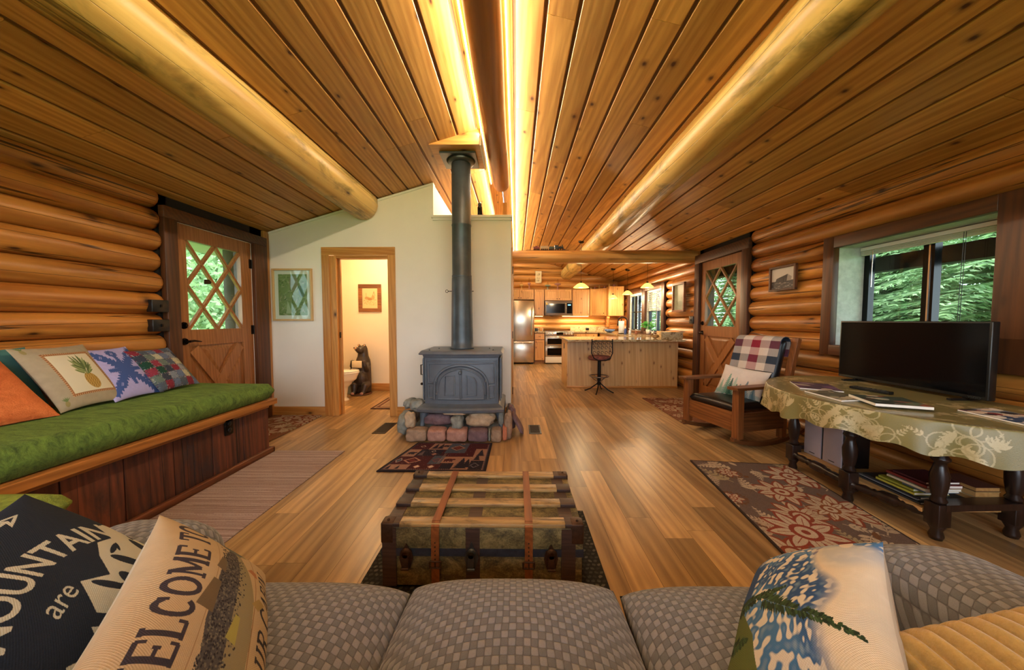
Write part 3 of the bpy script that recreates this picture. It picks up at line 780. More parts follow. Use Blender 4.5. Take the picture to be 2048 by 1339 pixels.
tag(rebase(m.build('cross_beam', 'logx'), (1.4, 5.45, 2.205)), 'horizontal round log spanning the kitchen opening and carrying a toy train', 'log beam')
# LED tape and mesh guards either side of the ridge log
for sx, lab in ((-1, 'left'), (1, 'right')):
    m = M(); n = int((Y1 - Y0) / .05)
    y = Y0
    x0 = XR + sx * .135; zz = zc(x0) - .022
    m.box(x0 - .004, x0 + .004, Y0, 4.5 if sx < 0 else Y1, zz, zz + .012)
    o = m.build('light_strip', 'led'); tag(rebase(o, (x0, 3, zz)), 'glowing warm LED tape along the %s side of the dark ridge log' % lab, 'light strip')

# ---------------------------------------------------------------- doors with diamond lattice
def entry_door(name, label, loc, rz, width, height, lattice, wood_='door'):
    t = thing(name, label, 'door', loc, (0, 0, rz), kind='structure'); w, h = width, height; T = .045
    gx0, gx1, gz0, gz1 = .105, w - .14, 1.09, h - .13
    m = M()
    m.box(0, gx0, 0, T, .01, h, tint=.4); m.box(gx1, w, 0, T, .01, h, tint=.6)
    m.box(gx0, gx1, 0, T, gz1, h, tint=.5); m.box(gx0, gx1, 0, T, gz0 - .15, gz0, tint=.45); m.box(gx0, gx1, 0, T, .01, .17, tint=.4)
    m.box(gx0, gx1, .018, T - .008, .17, gz0 - .15, tint=.3)
    # crossbuck of the lower panel
    px0, px1, pz0, pz1 = gx0, gx1, .17, gz0 - .15
    for a, b in (((px0 + .04, pz0 + .03), (px1 - .04, pz1 - .03)), ((px0 + .04, pz1 - .03), (px1 - .04, pz0 + .03))):
        off_ = .0095 if a[1] < b[1] else .0115; m.bar((a[0], off_, a[1]), (b[0], off_, b[1]), .10, .022, up=(0, 1, 0), tint=.5)
    # raised triangular fields
    cx, cz = (px0 + px1) / 2, (pz0 + pz1) / 2; g = .085
    tris = [[(px0 + g * 1.5, pz1 - .03), (px1 - g * 1.5, pz1 - .03), (cx, cz + g)], [(px0 + g * 1.5, pz0 + .03), (px1 - g * 1.5, pz0 + .03), (cx, cz - g)],
            [(px0 + .03, pz0 + g * 1.4), (px0 + .03, pz1 - g * 1.4), (cx - g, cz)], [(px1 - .03, pz0 + g * 1.4), (px1 - .03, pz1 - g * 1.4), (cx + g, cz)]]
    for tr in tris:
        c0 = (sum(p[0] for p in tr) / 3, sum(p[1] for p in tr) / 3); inn = [(c0[0] + (p[0] - c0[0]) * .72, c0[1] + (p[1] - c0[1]) * .72) for p in tr]
        vs = [(p[0], .018, p[1]) for p in tr] + [(p[0], .008, p[1]) for p in inn]
        m.add(vs, [(3, 4, 5), (0, 1, 4, 3), (1, 2, 5, 4), (2, 0, 3, 5)], 0, .35)
    m.build('door_slab', wood_, t, fixn=True)
    # lattice bars
    m = M(); nx, nz = lattice; dx = (gx1 - gx0) / nx; dz = (gz1 - gz0) / nz
    def clip(p, q):
        (x0, z0), (x1, z1) = p, q; t0, t1 = 0, 1
        for (pp, qq) in ((-(x1 - x0), x0 - gx0), (x1 - x0, gx1 - x0), (-(z1 - z0), z0 - gz0), (z1 - z0, gz1 - z0)):
            if abs(pp) < 1e-9:
                if qq < 0: return None
            else:
                r_ = qq / pp
                if pp < 0: t0 = max(t0, r_)
                else: t1 = min(t1, r_)
        return None if t0 >= t1 - 1e-3 else ((x0 + (x1 - x0) * t0, z0 + (z1 - z0) * t0), (x0 + (x1 - x0) * t1, z0 + (z1 - z0) * t1))
    for k in range(-8, 16):
        for sg in (1, -1):
            x0 = gx0 + k * dx; p = (x0, gz0 - 0 if sg > 0 else gz1); q = (x0 + dx * 8, gz0 + dz * 8 if sg > 0 else gz1 - dz * 8)
            c = clip(p, q)
            if c: m.bar((c[0][0], .014 + .001 * sg, c[0][1]), (c[1][0], .014 + .001 * sg, c[1][1]), .028, .026, up=(0, 0, 1)); m.bar((c[0][0], .004 + .001 * sg, c[0][1]), (c[1][0], .004 + .001 * sg, c[1][1]), .012, .010, up=(0, 0, 1))
    m.build('lattice', wood_, t)
    m = M(); m.box(gx0, gx1, .026, .030, gz0, gz1); m.build('pane', 'glass', t)
    # lever and deadbolt
    m = M(); m.lathe([(.031, 0), (.031, -.008), (.026, -.014)], (.055, 0, .985), 20, 0, 'y'); m.tube([(.055, -.012, .985), (.055, -.05, .985)], .010, 10)
    m.tube([(.055, -.05, .985), (.09, -.054, .990), (.13, -.052, .984), (.165, -.05, .978)], [.011, .010, .008, .005], 10); m.build('door_handle', 'bronze', t)
    m = M(); m.lathe([(.031, 0), (.031, -.010), (.024, -.016)], (.055, 0, 1.13), 20, 0, 'y'); m.box(.049, .061, -.03, -.014, 1.118, 1.142); m.build('deadbolt', 'bronze', t)
    for z in (.25, 1.02, h - .28):
        m = M(); m.tube([(w + .006, -.008, z), (w + .006, -.008, z + .1)], .008, 8); m.box(w - .03, w + .03, -.003, .002, z, z + .1); m.build('hinge', 'hinge', t)
    return t
dl = entry_door('door_1', 'brown entry door with diamond lattice glass behind the green bench', (-3.0, 2.89, 0), 90, .84, 2.04, (2, 2))
dr = entry_door('door_2', 'brown side door with tall diamond lattice glass behind the rocker', (2.90, 5.22, 0), -90, .96, 2.06, (2, 2))
def rcasing(t, y0, y1, z1, xin, side, wl, wr, mat='case', zt=.12):
    """casing boards round a door on a long wall, and its deep jamb"""
    m = M(); xa, xb = sorted((xin, xin - side * .05))
    m.box(xa, xb, y0 - wl, y0, 0, z1, tint=.3, b=.004); m.box(xa, xb, y1, y1 + wr, 0, z1, tint=.5, b=.004); m.box(xa, xb, y0 - wl, y1 + wr, z1, z1 + zt, 1, tint=.4, b=.004)
    ja, jb = sorted((xin - side * .0, xin + side * .20))
    m.box(ja, jb, y0 - .03, y0 - .003, 0, z1 + .02, tint=.3); m.box(ja, jb, y1 + .003, y1 + .03, 0, z1 + .02, tint=.3); m.box(ja, jb, y0 - .03, y1 + .03, z1 + .004, z1 + .03, 1, tint=.3)
    m.build('door_casing', [mat, 'casey'], t, world=True)
rcasing(dl, 2.885, 3.735, 2.045, -3.005, -1, .11, .19, zt=.10)
rcasing(dr, 4.255, 5.225, 2.065, 2.905, 1, .12, .13, zt=.13)
# white daylight gap of weatherstrip on the left door
m = M(); m.box(-3.01, -2.998, 3.7305, 3.7345, .02, 2.04); m.box(-3.01, -2.998, 2.89, 3.73, 2.041, 2.0445); m.build('weatherstrip', 'white', dl, world=True)
m = M(); m.prism([(0, 0), (.065, .008), (.075, .03), (.05, .05), (.0, .045)], (-2.975, 3.13, 1.52), (0, 1, 0), (0, 0, 1), (.004, 0, 0)); 
tag(rebase(m.build('sun_catcher', 'bronze'), (-2.973, 3.16, 1.54)), 'small dark carved ornament on the glass of the left entry door', 'ornament')

# ---------------------------------------------------------------- windows
def window(name, y0, y1, z0, z1, xin, xg, label, mull, cas=(.1, .1, .09, .09), blind=None, bar=False):
    t = thing(name, label, 'window', (xin, (y0 + y1) / 2, z0), kind='structure')
    m = M(); a, b, c, d = cas; xa = xin - .035
    m.box(xa, xin + .02, y1, y1 + b, z0 - c, z1 + d, tint=.4, b=.004); m.box(xa, xin + .02, y0 - a, y0, z0 - c, z1 + d, tint=.6, b=.004)
    m.box(xa, xin + .02, y0, y1, z1, z1 + d, 1, tint=.5, b=.004); m.box(xa - .01, xin + .02, y0 - .0, y1 + .0, z0 - c, z0, 1, tint=.5, b=.004)
    m.build('window_casing', ['case', 'casey'], t, world=True)
    m = M(); m.box(xin + .02, xg + .06, y1, y1 + .03, z0, z1); m.box(xin + .02, xg + .06, y0 - .03, y0, z0, z1); m.box(xin + .02, xg + .06, y0, y1, z0 - .03, z0); m.box(xin + .02, xg + .06, y0, y1, z1, z1 + .03)
    m.build('window_jamb', 'jamb', t, world=True)
    f = M(); fw = .045 if y1 - y0 > .95 else .028; mh = .035 if fw > .03 else .02
    f.box(xg - .02, xg + .03, y0, y0 + fw, z0, z1); f.box(xg - .02, xg + .03, y1 - fw, y1, z0, z1); f.box(xg - .02, xg + .03, y0, y1, z0, z0 + fw); f.box(xg - .02, xg + .03, y0, y1, z1 - fw, z1)
    f.box(xg - .025, xg + .03, mull - mh, mull + mh, z0, z1); f.box(xg - .03, xg - .024, mull - .012, mull - .002, z0, z1, 1)
    if bar: f.box(xg - .02, xg + .01, y0, y1, (z0 + z1) / 2 - .012, (z0 + z1) / 2 + .012)
    f.build('window_frame', ['dglass', 'chrome'], t, world=True)
    g = M(); g.box(xg, xg + .004, y0 + fw, y1 - fw, z0 + fw, z1 - fw); g.build('pane', 'glass', t, world=True)
    if blind:
        m = M(); m.box(xg - .07, xg - .035, y0 + .01, y1 - .01, z1 - .035, z1 - .005); zz = z1 - .04
        while zz > z1 - blind:
            if blind < .12: m.box(xg - .07, xg - .04, y0 + .015, y1 - .015, zz - .004, zz)
            else: m.obox((xg - .055, (y0 + y1) / 2, zz), (.011, 0, .007), (0, (y1 - y0) / 2 - .015, 0), (0, 0, .0006))
            zz -= .008 if blind < .12 else .022
        m.build('blind', 'white', t, world=True)
        m = M(); m.tube([(xg - .075, y1 - .12, z1 - .04), (xg - .078, y1 - .12, z1 - .36)], .004, 8); m.build('blind_wand', 'chrome', t, world=True)
        m = M()
        for q in (.0, .012): m.tube([(xg - .075, y0 + .30 + q, z1 - .04), (xg - .075, y0 + .31 + q, z0 + .05)], .0018, 6)
        m.build('blind_cord', 'blackp', t, world=True)
    return t
window('window_1', 2.02, 3.03, .955, 1.825, 2.885, 3.15, 'large sliding window over the television with spruce outside', 2.56, cas=(.32, .10, .09, .10), blind=.075)
window('window_2', 6.55, 7.38, .93, 1.82, 2.885, 2.97, 'nearer kitchen window with venetian blind half lowered', 6.95, cas=(.13, .10, .06, .10), blind=.44, bar=True)
window('window_3', 7.56, 8.47, .93, 1.82, 2.885, 2.97, 'farther kitchen window beside the wall cabinet', 8.0, cas=(.08, .10, .06, .10), blind=.06, bar=True)
m = M(); m.box(2.74, 2.90, 6.42, 8.60, .84, .875); struct(m.build('trim_4', 'casey'))

# ---------------------------------------------------------------- outdoors
m = M(); m.box(-60, -3.25, -40, 60, -.65, -.6); m.box(3.25, 60, -40, 60, -.65, -.6); m.box(-3.25, 3.25, -40, -1.7, -.65, -.6)
struct(m.build('ground', 'grass'))
def leafy(name, label, loc, hgt, rad, kind, n, group):
    t = thing(name, label, 'tree', loc, group=group)
    tr = M(); tr.tube([(0, 0, 0), (.03, .02, hgt * .5), (0, 0, hgt * .96)], [rad * .055 + .05, rad * .04 + .02, .01], 10); tr.build('trunk', 'bark', t)
    rs = random.Random(int(hgt * 100) + kind * 7); f = M()
    if kind == 0:      # spruce: whorls of drooping feathered boughs
        z = .25
        while z < hgt * .97:
            L = rad * (1 - z / hgt) ** .8 + .12; nb = 13
            for b in range(nb):
                a = 2 * PI * b / nb + rs.random() * .5; Lb = L * rs.uniform(.8, 1.1); dirh = V(math.cos(a), math.sin(a), 0); side = V(-math.sin(a), math.cos(a), 0)
                tw = max(5, int(Lb / .075))
                for i in range(1, tw + 1):
                    q = i / tw; p = dirh * Lb * q + V(0, 0, z + .12 * Lb * q - .34 * Lb * q * q + rs.uniform(-.02, .02))
                    for sg in (-1, 1):
                        tl = (.10 + .34 * Lb * (1 - q) * .6) * rs.uniform(.7, 1.2); dv = (dirh * .75 + side * sg * .9 + V(0, 0, -.28 + rs.uniform(-.1, .1))).normalized()
                        for s2 in (-1, 0, 1):
                            d2 = (dv + dirh * .28 * s2 + V(0, 0, -.12 * abs(s2))).normalized(); l2 = tl * (1 if s2 == 0 else .72); pr = d2.cross(V(0, 0, 1)).normalized()
                            w = .012; up = V(0, 0, rs.uniform(-.01, .01))
                            f.add([p, p + d2 * l2 * .4 + pr * w + up, p + d2 * l2, p + d2 * l2 * .4 - pr * w - up], [(0, 1, 2, 3)], 0 if rs.random() < .7 else 1)
            z += .125
        f.build('foliage', ['leaf', 'leaf2'], t)
    else:
        for i in range(n):
            u = rs.random() * 2 * PI; ph = math.acos(rs.uniform(-1, 1)); rr = rad * rs.uniform(.45, 1) * (1 + .25 * math.sin(u * 3 + ph * 4))
            p = V(rr * math.sin(ph) * math.cos(u), rr * math.sin(ph) * math.sin(u), hgt * .58 + hgt * .42 * rr / rad * math.cos(ph))
            d = V(rs.uniform(-1, 1), rs.uniform(-1, 1), rs.uniform(-1, .6)).normalized(); sd = d.orthogonal().normalized(); L = rs.uniform(.10, .2)
            f.add([p, p + d * L * .5 + sd * L * .28, p + d * L, p + d * L * .5 - sd * L * .28], [(0, 1, 2, 3)], 0 if rs.random() < .5 else 1)
        f.build('foliage', ['leaf', 'leaf2'], t)
    return t
sp_ = leafy('spruce_tree', 'big spruce filling the big window over the television', (6.6, 4.3, -.6), 6.5, 2.3, 0, 0, None)
for i, (x, y, s, r_, lab) in enumerate([
    (6.9, 6.6, .95, 50, 'spruce seen at the far edge of the big window'), (9.5, 3.0, 1.35, 120, 'taller spruce standing behind the nearest right spruce'),
    (9.5, 8.6, 1.3, 200, 'spruce seen through the right lattice door'), (7.6, 11.5, 1.0, 80, 'spruce outside the nearer kitchen window'),
    (7.0, 15.0, 1.1, 10, 'spruce outside the farther kitchen window'), (11.5, 5.6, 1.5, 300, 'distant tall spruce behind the window trees'),
    (12.0, 13.0, 1.6, 30, 'distant tall spruce beyond the kitchen windows')]):
    c = copy_tree(sp_); c.location = (x, y, -.6); c.scale = (s, s, s); c.rotation_euler.z = R(r_); c['label'] = lab
bt = leafy('leafy_tree', 'bright green tree filling the left door glass', (-6.6, 7.6, -.6), 4.6, 1.9, 1, 9000, None)
for x, y, s, r_, lab in [(-8.2, 10.2, 1.2, 60, 'green tree at the right of the left door glass'), (-9.5, 7.4, 1.4, 150, 'green tree standing behind the one in the left door glass'), (-6.4, 5.2, .75, 220, 'low green tree at the lower left of the left door glass')]:
    c = copy_tree(bt); c.location = (x, y, -.6); c.scale = (s, s, s); c.rotation_euler.z = R(r_); c['label'] = lab
# porch outside the right wall
m = M(); m.box(4.05, 4.2, -1, 5.9, 1.72, 1.88); tag(rebase(m.build('porch_beam', 'porch'), (4.1, 2, 1.8)), 'dark horizontal porch beam outside the big window', 'beam')
m = M(); m.box(3.2, 4.6, -1, 9.6, 2.22, 2.30); m.box(3.2, 3.35, -1, 9.6, 1.86, 2.22)
tag(rebase(m.build('porch_roof', 'porch'), (4, 2, 2.25)), 'dark porch roof soffit above the right windows', 'roof')
m = M(); m.box(4.05, 4.2, 5.75, 5.9, -.6, 1.72, b=.01); tag(rebase(m.build('porch_post', 'porchl'), (4.12, 5.82, -.6)), 'pale porch post seen through the right lattice door', 'post')
m = M(); m.tube([(-4.05, 4.70, -.6), (-4.05, 4.70, 2.3)], .10, 14); tag(rebase(m.build('porch_post', 'bark'), (-4.05, 4.70, -.6)), 'brown round post outside the left entry door', 'post')
m = M(); m.box(-4.6, -3.25, 1.5, 5.5, 2.16, 2.22); tag(rebase(m.build('porch_roof', 'porchl'), (-4, 3, 2.2)), 'pale entry porch ceiling outside the left door', 'roof')

# ================================================================ bench along the left wall
t = thing('storage_bench', 'long built-in bench clad in dark reclaimed boards along the log wall', 'bench', (-2.6, 1.2, 0))
m = M(); y = 2.86
for w_ in (.26, .27, .27, .27, .26, .27, .26, .27, .27, .27, .27, .27, .27, .27, .27):
    yb = max(y - w_, Y0 + .01); m.box(-2.222, -2.20 + random.uniform(-.002, .002), yb + .003, y - .003, .0, .44); y = yb
    if y <= Y0 + .02: break
m.box(-2.97, -2.222, Y0, 2.855, .0, .43, 0, .2); m.box(-2.97, -2.2, 2.852, 2.868, 0, .44, 0, .55)
m.build('front_boards', 'barn', t, world=True, bevel=.002)
m = M(); m.box(-2.98, -2.125, Y0 + .005, 2.885, .44, .488, tint=.4); m.box(-2.2, -2.19, Y0 + .005, 2.87, .405, .44, tint=.6); m.build('top_board', 'trimy', t, world=True, bevel=.004)
m = M(); m.box(-2.20, -2.165, Y0 + .005, 2.895, 0, .05, tint=.5, b=.008); m.box(-2.9, -2.165, 2.868, 2.895, 0, .05, tint=.5, b=.008); m.build('skirting', 'baseb', t, world=True)
m = M(); m.box(-2.20, -2.19, 2.425, 2.50, .305, .425, b=.004)
for z in (.34, .39): m.lathe([(.017, 0), (.017, .004), (.014, .006)], (-2.19, 2.4625, z), 14, 1, 'x')
m.build('outlet', ['black', 'blackp'], t, world=True)
def slab_cushion(name, label, cat, x0, x1, y0, y1, z0, z1, mat, parent=None, r=.05, dome=.012, nx=30, ny=90, seed=0):
    """puffed upholstered slab as one closed skin"""
    bm = bmesh.new(); bmesh.ops.create_grid(bm, x_segments=nx, y_segments=ny, size=.5)
    top = [v for v in bm.verts]; ret = bmesh.ops.extrude_face_region(bm, geom=bm.faces[:]); lo = [g for g in ret['geom'] if isinstance(g, bmesh.types.BMVert)]
    los = set(lo); W_, L_, H_ = x1 - x0, y1 - y0, z1 - z0
    for v in bm.verts:
        u, w_ = v.co.x * 2, v.co.y * 2; x = v.co.x * W_; y_ = v.co.y * L_
        ex = W_ / 2 - abs(x); ey = L_ / 2 - abs(y_); e = min(ex, ey); q = min(1, max(0, e / r)); prof = math.sqrt(max(0, 1 - (1 - q) ** 2))
        n_ = noise.noise((x * 3 + seed, y_ * 3, seed)) * .008
        half = H_ / 2 * prof * .9 + H_ / 2 * .1
        zt = half + dome * (1 - u * u) * (1 - w_ * w_) * prof + n_ * prof
        v.co = ((x0 + x1) / 2 + x, (y0 + y1) / 2 + y_, (z0 + z1) / 2 + (zt if v not in los else -half))
    bmesh.ops.recalc_face_normals(bm, faces=bm.faces[:])
    m_ = M(); m_.bm(bm); o = m_.build(name, mat, parent, world=parent is not None)
    if parent is None: rebase(o, ((x0 + x1) / 2, (y0 + y1) / 2, z0)); tag(o, label, cat)
    return o
slab_cushion('bench_cushion', 'long green plush mattress cushion lying on the wooden bench', 'cushion', -2.95, -2.135, Y0 + .02, 2.865, .489, .635, 'green', r=.05, ny=150)

def lean(xb, yb, zb, xt, yt, zt, ylen_axis=(0, 1, 0)): pass
def wall_pillow(name, label, cv, y0, y1, zbot, ztop, w, h, t, mat, backc, seed, yaw=0, xb=-2.60, xt=-2.86, **k):
    c = V((xb + xt) / 2 + .0, (y0 + y1) / 2, (zbot + ztop) / 2)
    u = V(math.sin(R(yaw)) * -1, math.cos(R(yaw)), 0); v = V(xt - xb, 0, ztop - zbot)
    mt = frame_from(c, u, v)
    return pillow(name, label, 'cushion', cv, w, h, t, mt, mat, backc, seed, **k)
# pineapple cushion
cv = Canvas(.46, .46, 230, '#a2967c'); cv.mottle(.10, 14)
cv.poly([(.10, .07), (.40, .07), (.40, .385), (.10, .385)], '#9a6a42'); cv.poly([(.112, .082), (.388, .082), (.388, .373), (.112, .373)], '#d3cbae')
for k in range(46):
    for (ax, ay) in ((.10 + k * .0066, .07), (.10 + k * .0066, .385)): cv.ell(ax, ay, .0045, .006, '#8a5c38' if k % 2 else '#bf9468', n=8)
    for (ax, ay) in ((.10, .07 + k * .0070), (.40, .07 + k * .0070)): cv.ell(ax, ay, .006, .0045, '#8a5c38' if k % 2 else '#bf9468', n=8)
cv.ell(.275, .155, .045, .062, '#a8853f')
for i in range(-5, 6):
    for j in range(-6, 7):
        px, py = .275 + (i + (j % 2) * .5) * .0085, .155 + j * .0095
        if ((px - .275) / .043) ** 2 + ((py - .155) / .06) ** 2 < 1: cv.ell(px, py, .0028, .003, '#c9a85c' if (i + j) % 2 else '#7a5e28', n=6)
for k in range(26):
    a = PI / 2 + (k - 12.5) * .085; L = .10 + .035 * math.cos((k - 12.5) * .2); cv.leaf(.275 + (k % 3 - 1) * .006, .205 + (k % 4) * .012, L, .014, a, ['#6f7c45', '#8a9660', '#55663a'][k % 3])
for (px, py) in ((.045, .42), (.05, .035), (.43, .04)):
    cv.ell(px, py, .013, .018, '#8f8452'); [cv.leaf(px, py + .014, .03, .006, PI / 2 + q * .4, '#6a7a48') for q in (-2, -1, 0, 1, 2)]
wall_pillow('throw_pillow', 'beige throw pillow with a pineapple in a stitched frame', cv, 1.82, 2.15, .65, 1.02, .36, .45, .10, 'canvas', '#8f846c', 3, 6, xb=-2.60)
# blue leaf quilt cushion
cv = Canvas(.42, .42, 230, '#a9a3d2'); cv.mottle(.06, 20, 3); nv = '#3d558f'
for a, L in ((.75, .25), (2.3, .22), (3.9, .24), (5.35, .26), (0.0, .12), (1.55, .13), (3.1, .12), (4.7, .12)):
    n = 9
    for k in range(n):
        tt = (k + 1) / n; px, py = .21 + L * tt * math.cos(a), .21 + L * tt * math.sin(a); rr = (.034 if L > .2 else .02) * (1 - .35 * tt)
        cv.ell(px, py, rr, rr * .8, nv, a); cv.leaf(px, py, rr * 1.5, rr * .7, a + 1.1, nv); cv.leaf(px, py, rr * 1.5, rr * .7, a - 1.1, nv)
for (px, py) in ((.10, .33), (.33, .33), (.10, .10), (.35, .12), (.21, .36)):
    cv.ell(px, py, .036, .03, nv, .5)
    for k in range(10): cv.ell(px + .034 * math.cos(k * .63), py + .029 * math.sin(k * .63), .008, .008, nv, n=8)
    cv.line([(px - .012, py - .012), (px + .004, py + .012)], .004, '#a9a3d2'); cv.line([(px - .002, py - .014), (px + .012, py + .008)], .004, '#a9a3d2')
cv.ell(.21, .21, .045, .045, nv)
wall_pillow('throw_pillow', 'lavender quilted pillow with navy breadfruit leaf applique', cv, 2.09, 2.39, .65, .98, .33, .42, .09, 'canvas', '#9c97c4', 8, 6, xb=-2.62)
# patchwork rag cushion
cv = Canvas(.38, .38, 230, '#6c7480'); cols = ['#59636f', '#c9c4a2', '#2a2c40', '#7d8794', '#8a939c', '#8f2f3d', '#234a38', '#6e7d72', '#d2cba6', '#3a2a40', '#6b7a94', '#5a3a50', '#a0a4a8', '#3c4250', '#993848']
rs = random.Random(5)
for i in range(6):
    for j in range(6):
        c = cols[(i * 5 + j * 7 + i * j) % len(cols)]; cv.rect(i * .064, j * .064, i * .064 + .064, j * .064 + .064, c)
for k in range(1500):
    i = rs.randint(0, 6); tt = rs.random() * .38; c = rs.choice(cols + ['#d8d4c4', '#20242c']); a = rs.uniform(-.5, .5)
    if k % 2: cv.line([(i * .064, tt), (i * .064 + rs.uniform(-.014, .014), tt + a * .01)], .0022, c)
    else: cv.line([(tt, i * .064), (tt + a * .01, i * .064 + rs.uniform(-.014, .014))], .0022, c)
wall_pillow('throw_pillow', 'patchwork rag pillow with frayed seams at the far end of the bench', cv, 2.35, 2.66, .65, .96, .34, .38, .10, 'shag', '#6c7480', 12, 6, xb=-2.60, xt=-2.84, wr=.006)
cv = Canvas(.44, .42, 60, '#e07a3a')
wall_pillow('throw_pillow', 'plain orange plush pillow at the near end of the bench', cv, 1.36, 1.79, .65, .95, .45, .44, .15, 'orange', '#e07a3a', 15, 2, xb=-2.56)
cv = Canvas(.44, .42, 40, '#3d6b66')
wall_pillow('throw_pillow', 'teal pillow mostly hidden behind the orange one', cv, 1.52, 1.90, .70, 1.0, .42, .36, .06, 'teal', '#3d6b66', 16, 0, xb=-2.80, xt=-2.91)
# green topped ottoman in the corner beside the sofa
t = thing('ottoman', 'olive green plush topped ottoman beside the navy pillow', 'ottoman', (-1.94, 1.09, 0))
m = M(); m.box(-2.09, -1.79, .97, 1.22, .08, .42, b=.01)
m.build('base', 'baseb', t, world=True)
for (x, y) in ((-2.06, 1.0), (-1.82, 1.0), (-2.06, 1.19), (-1.82, 1.19)): m = M(); m.box(x - .02, x + .02, y - .02, y + .02, 0, .085); m.build('leg', 'darkleg', t, world=True)
slab_cushion('cushion', '', '', -2.12, -1.75, .93, 1.25, .42, .51, 'olive', t, nx=20, ny=20)

# ================================================================ sofa (camera looks over its seat)
t = thing('sofa', 'grey basket weave sofa across the bottom of the photo', 'sofa', (0, .45, 0))
m = M(); m.bbox(-1.0, 1.0, .05, .86, .10, .33, .02); m.build('base', 'sofa', t, world=True)
for (x, y) in ((-1.02, .12), (1.02, .12), (-1.02, .78), (1.02, .78)): m = M(); m.lathe([(.02, 0), (.03, .1)], (x, y, 0), 12); m.build('leg', 'darkleg', t, world=True)
def seat_cushion(x0, x1, y0, y1, z0, z1, seed):
    bm = bmesh.new(); bmesh.ops.create_grid(bm, x_segments=60, y_segments=60, size=.5)
    ret = bmesh.ops.extrude_face_region(bm, geom=bm.faces[:]); los = set(g for g in ret['geom'] if isinstance(g, bmesh.types.BMVert))
    W_, L_ = x1 - x0, y1 - y0
    for v in bm.verts:
        u, w_ = v.co.x * 2, v.co.y * 2
        # rounded plan
        x = u * W_ / 2 * (1 - .035 * abs(w_) ** 3); y_ = w_ * L_ / 2 * (1 - .05 * abs(u) ** 3)
        pr = (max(0, 1 - abs(u) ** 5) * max(0, 1 - abs(w_) ** 5)) ** .5; dm = (1 - u * u) * (1 - w_ * w_)
        h = .055 * pr + .055 * dm + noise.noise((x * 2.5 + seed, y_ * 2.5, 3)) * .010 * pr
        v.co = ((x0 + x1) / 2 + x, (y0 + y1) / 2 + y_, (z0 + z1) / 2 + (h if v not in los else -.06 * pr))
    bmesh.ops.recalc_face_normals(bm, faces=bm.faces[:]); m_ = M(); m_.bm(bm); return m_.build('seat_cushion', 'sofa', t, world=True)
seat_cushion(-.90, -.288, .28, .925, .33, .46, 1); seat_cushion(-.305, .29, .26, .935, .33, .475, 2); seat_cushion(.285, .90, .28, .925, .33, .46, 3)
for s, n in ((-1, 0), (1, 1)):
    m = M(); xc = s * 1.05; a0 = .0
    prof = []
    # upholstered arm: rounded cross-section swept toward the front, closing in a soft nose
    def armf(u, v, xc=xc):
        y = .02 + v * (1.02 if xc < 0 else .93); end = 1.0 if v < .80 else math.sqrt(max(0, 1 - ((v - .80) / .20) ** 2)) * .96 + .04
        a = -PI * .5 + u * 2 * PI; hx, hz = .165, .26
        cx_, cz_ = math.cos(a), math.sin(a); e = .55
        px = abs(cx_) ** e * (1 if cx_ > 0 else -1) * hx; pz = abs(cz_) ** e * (1 if cz_ > 0 else -1) * hz
        return (xc + px * (.55 + .45 * end), y, .35 + pz * (.35 + .65 * end) + .02 * noise.noise((y * 4, s, 0)))
    m.grid(armf, 40, 30, 0, wrapu=True); n_ = 40
    m.build('arm', 'sofa', t, world=True, fixn=True)
m = M(); m.bbox(-1.15, 1.15, -.16, .06, .12, .80, .05); m.build('backrest', 'sofa', t, world=True)
for x0, x1 in ((-.9, -.3), (-.3, .3), (.3, .9)):
    slab_cushion('back_cushion', '', '', x0 + .005, x1 - .005, .04, .25, .44, .80, 'sofa', t, nx=14, ny=14, r=.06)

# mountains pillow
cv = Canvas(.48, .46, 460, '#141f30'); cr = '#b9b8aa'
mt_pts = [(.17, 0), (.19, .10), (.16, .17), (.215, .235), (.26, .20), (.30, .245), (.34, .27), (.38, .255), (.41, .30), (.48, .27), (.48, 0)]
cv.poly(mt_pts, cr); cv.poly([(0, 0), (.02, .10), (.06, .15), (.10, .12), (.13, .16), (.155, .12), (.18, .07), (.18, 0)], cr)
rs = random.Random(3)
for (px, py, rx, ry, ro) in ((.235, .185, .010, .045, .3), (.27, .15, .016, .05, -.2), (.325, .19, .012, .05, .25), (.36, .13, .014, .06, .1), (.41, .19, .014, .045, -.3), (.44, .11, .016, .05, .2),
                             (.24, .07, .012, .05, -.3), (.30, .08, .014, .05, .2), (.375, .045, .014, .05, -.1), (.05, .05, .010, .04, .3), (.12, .04, .012, .04, -.3), (.20, .03, .01, .03, 0), (.345, .235, .022, .008, .2), (.445, .225, .016, .010, .6)):
    cv.ell(px, py, rx, ry * .8, '#141f30', ro); cv.ell(px + .012, py - ry * .5, rx * .7, ry * .5, '#141f30', ro + .5)
# arched MOUNTAINS, arrow above, 'are' below
rad = .34; cx0, cy0 = .235, -.02
def arch(a, b): th = PI / 2 - (a / rad); return (cx0 + (rad + b) * math.cos(th), cy0 + (rad + b) * math.sin(th))
cv.text('MOUNTAINS', 0, 0, .078, c=cr, fn=arch, bold=True, sx=.94)
cv.text('THE', .235, .452, .02, c=cr)
cv.text('are', .155, .235, .058, rot=.12, c=cr, bold=False, shear=.35)
cv.line([(.09, .43), (.33, .43)], .006, cr); cv.poly([(.37, .43), (.315, .448), (.33, .43), (.315, .412)], cr); cv.poly([(.356, .430), (.332, .437), (.338, .430), (.332, .423)], '#141f30')
A = frame_from((-.905, .62, .618), (-.48, .875, -.02), (-.27, -.15, .30))
pillow('throw_pillow', 'navy throw pillow with cream mountain print and arched lettering', 'cushion', cv, .46, .45, .12, A, 'canvas', '#2a3444', 21)
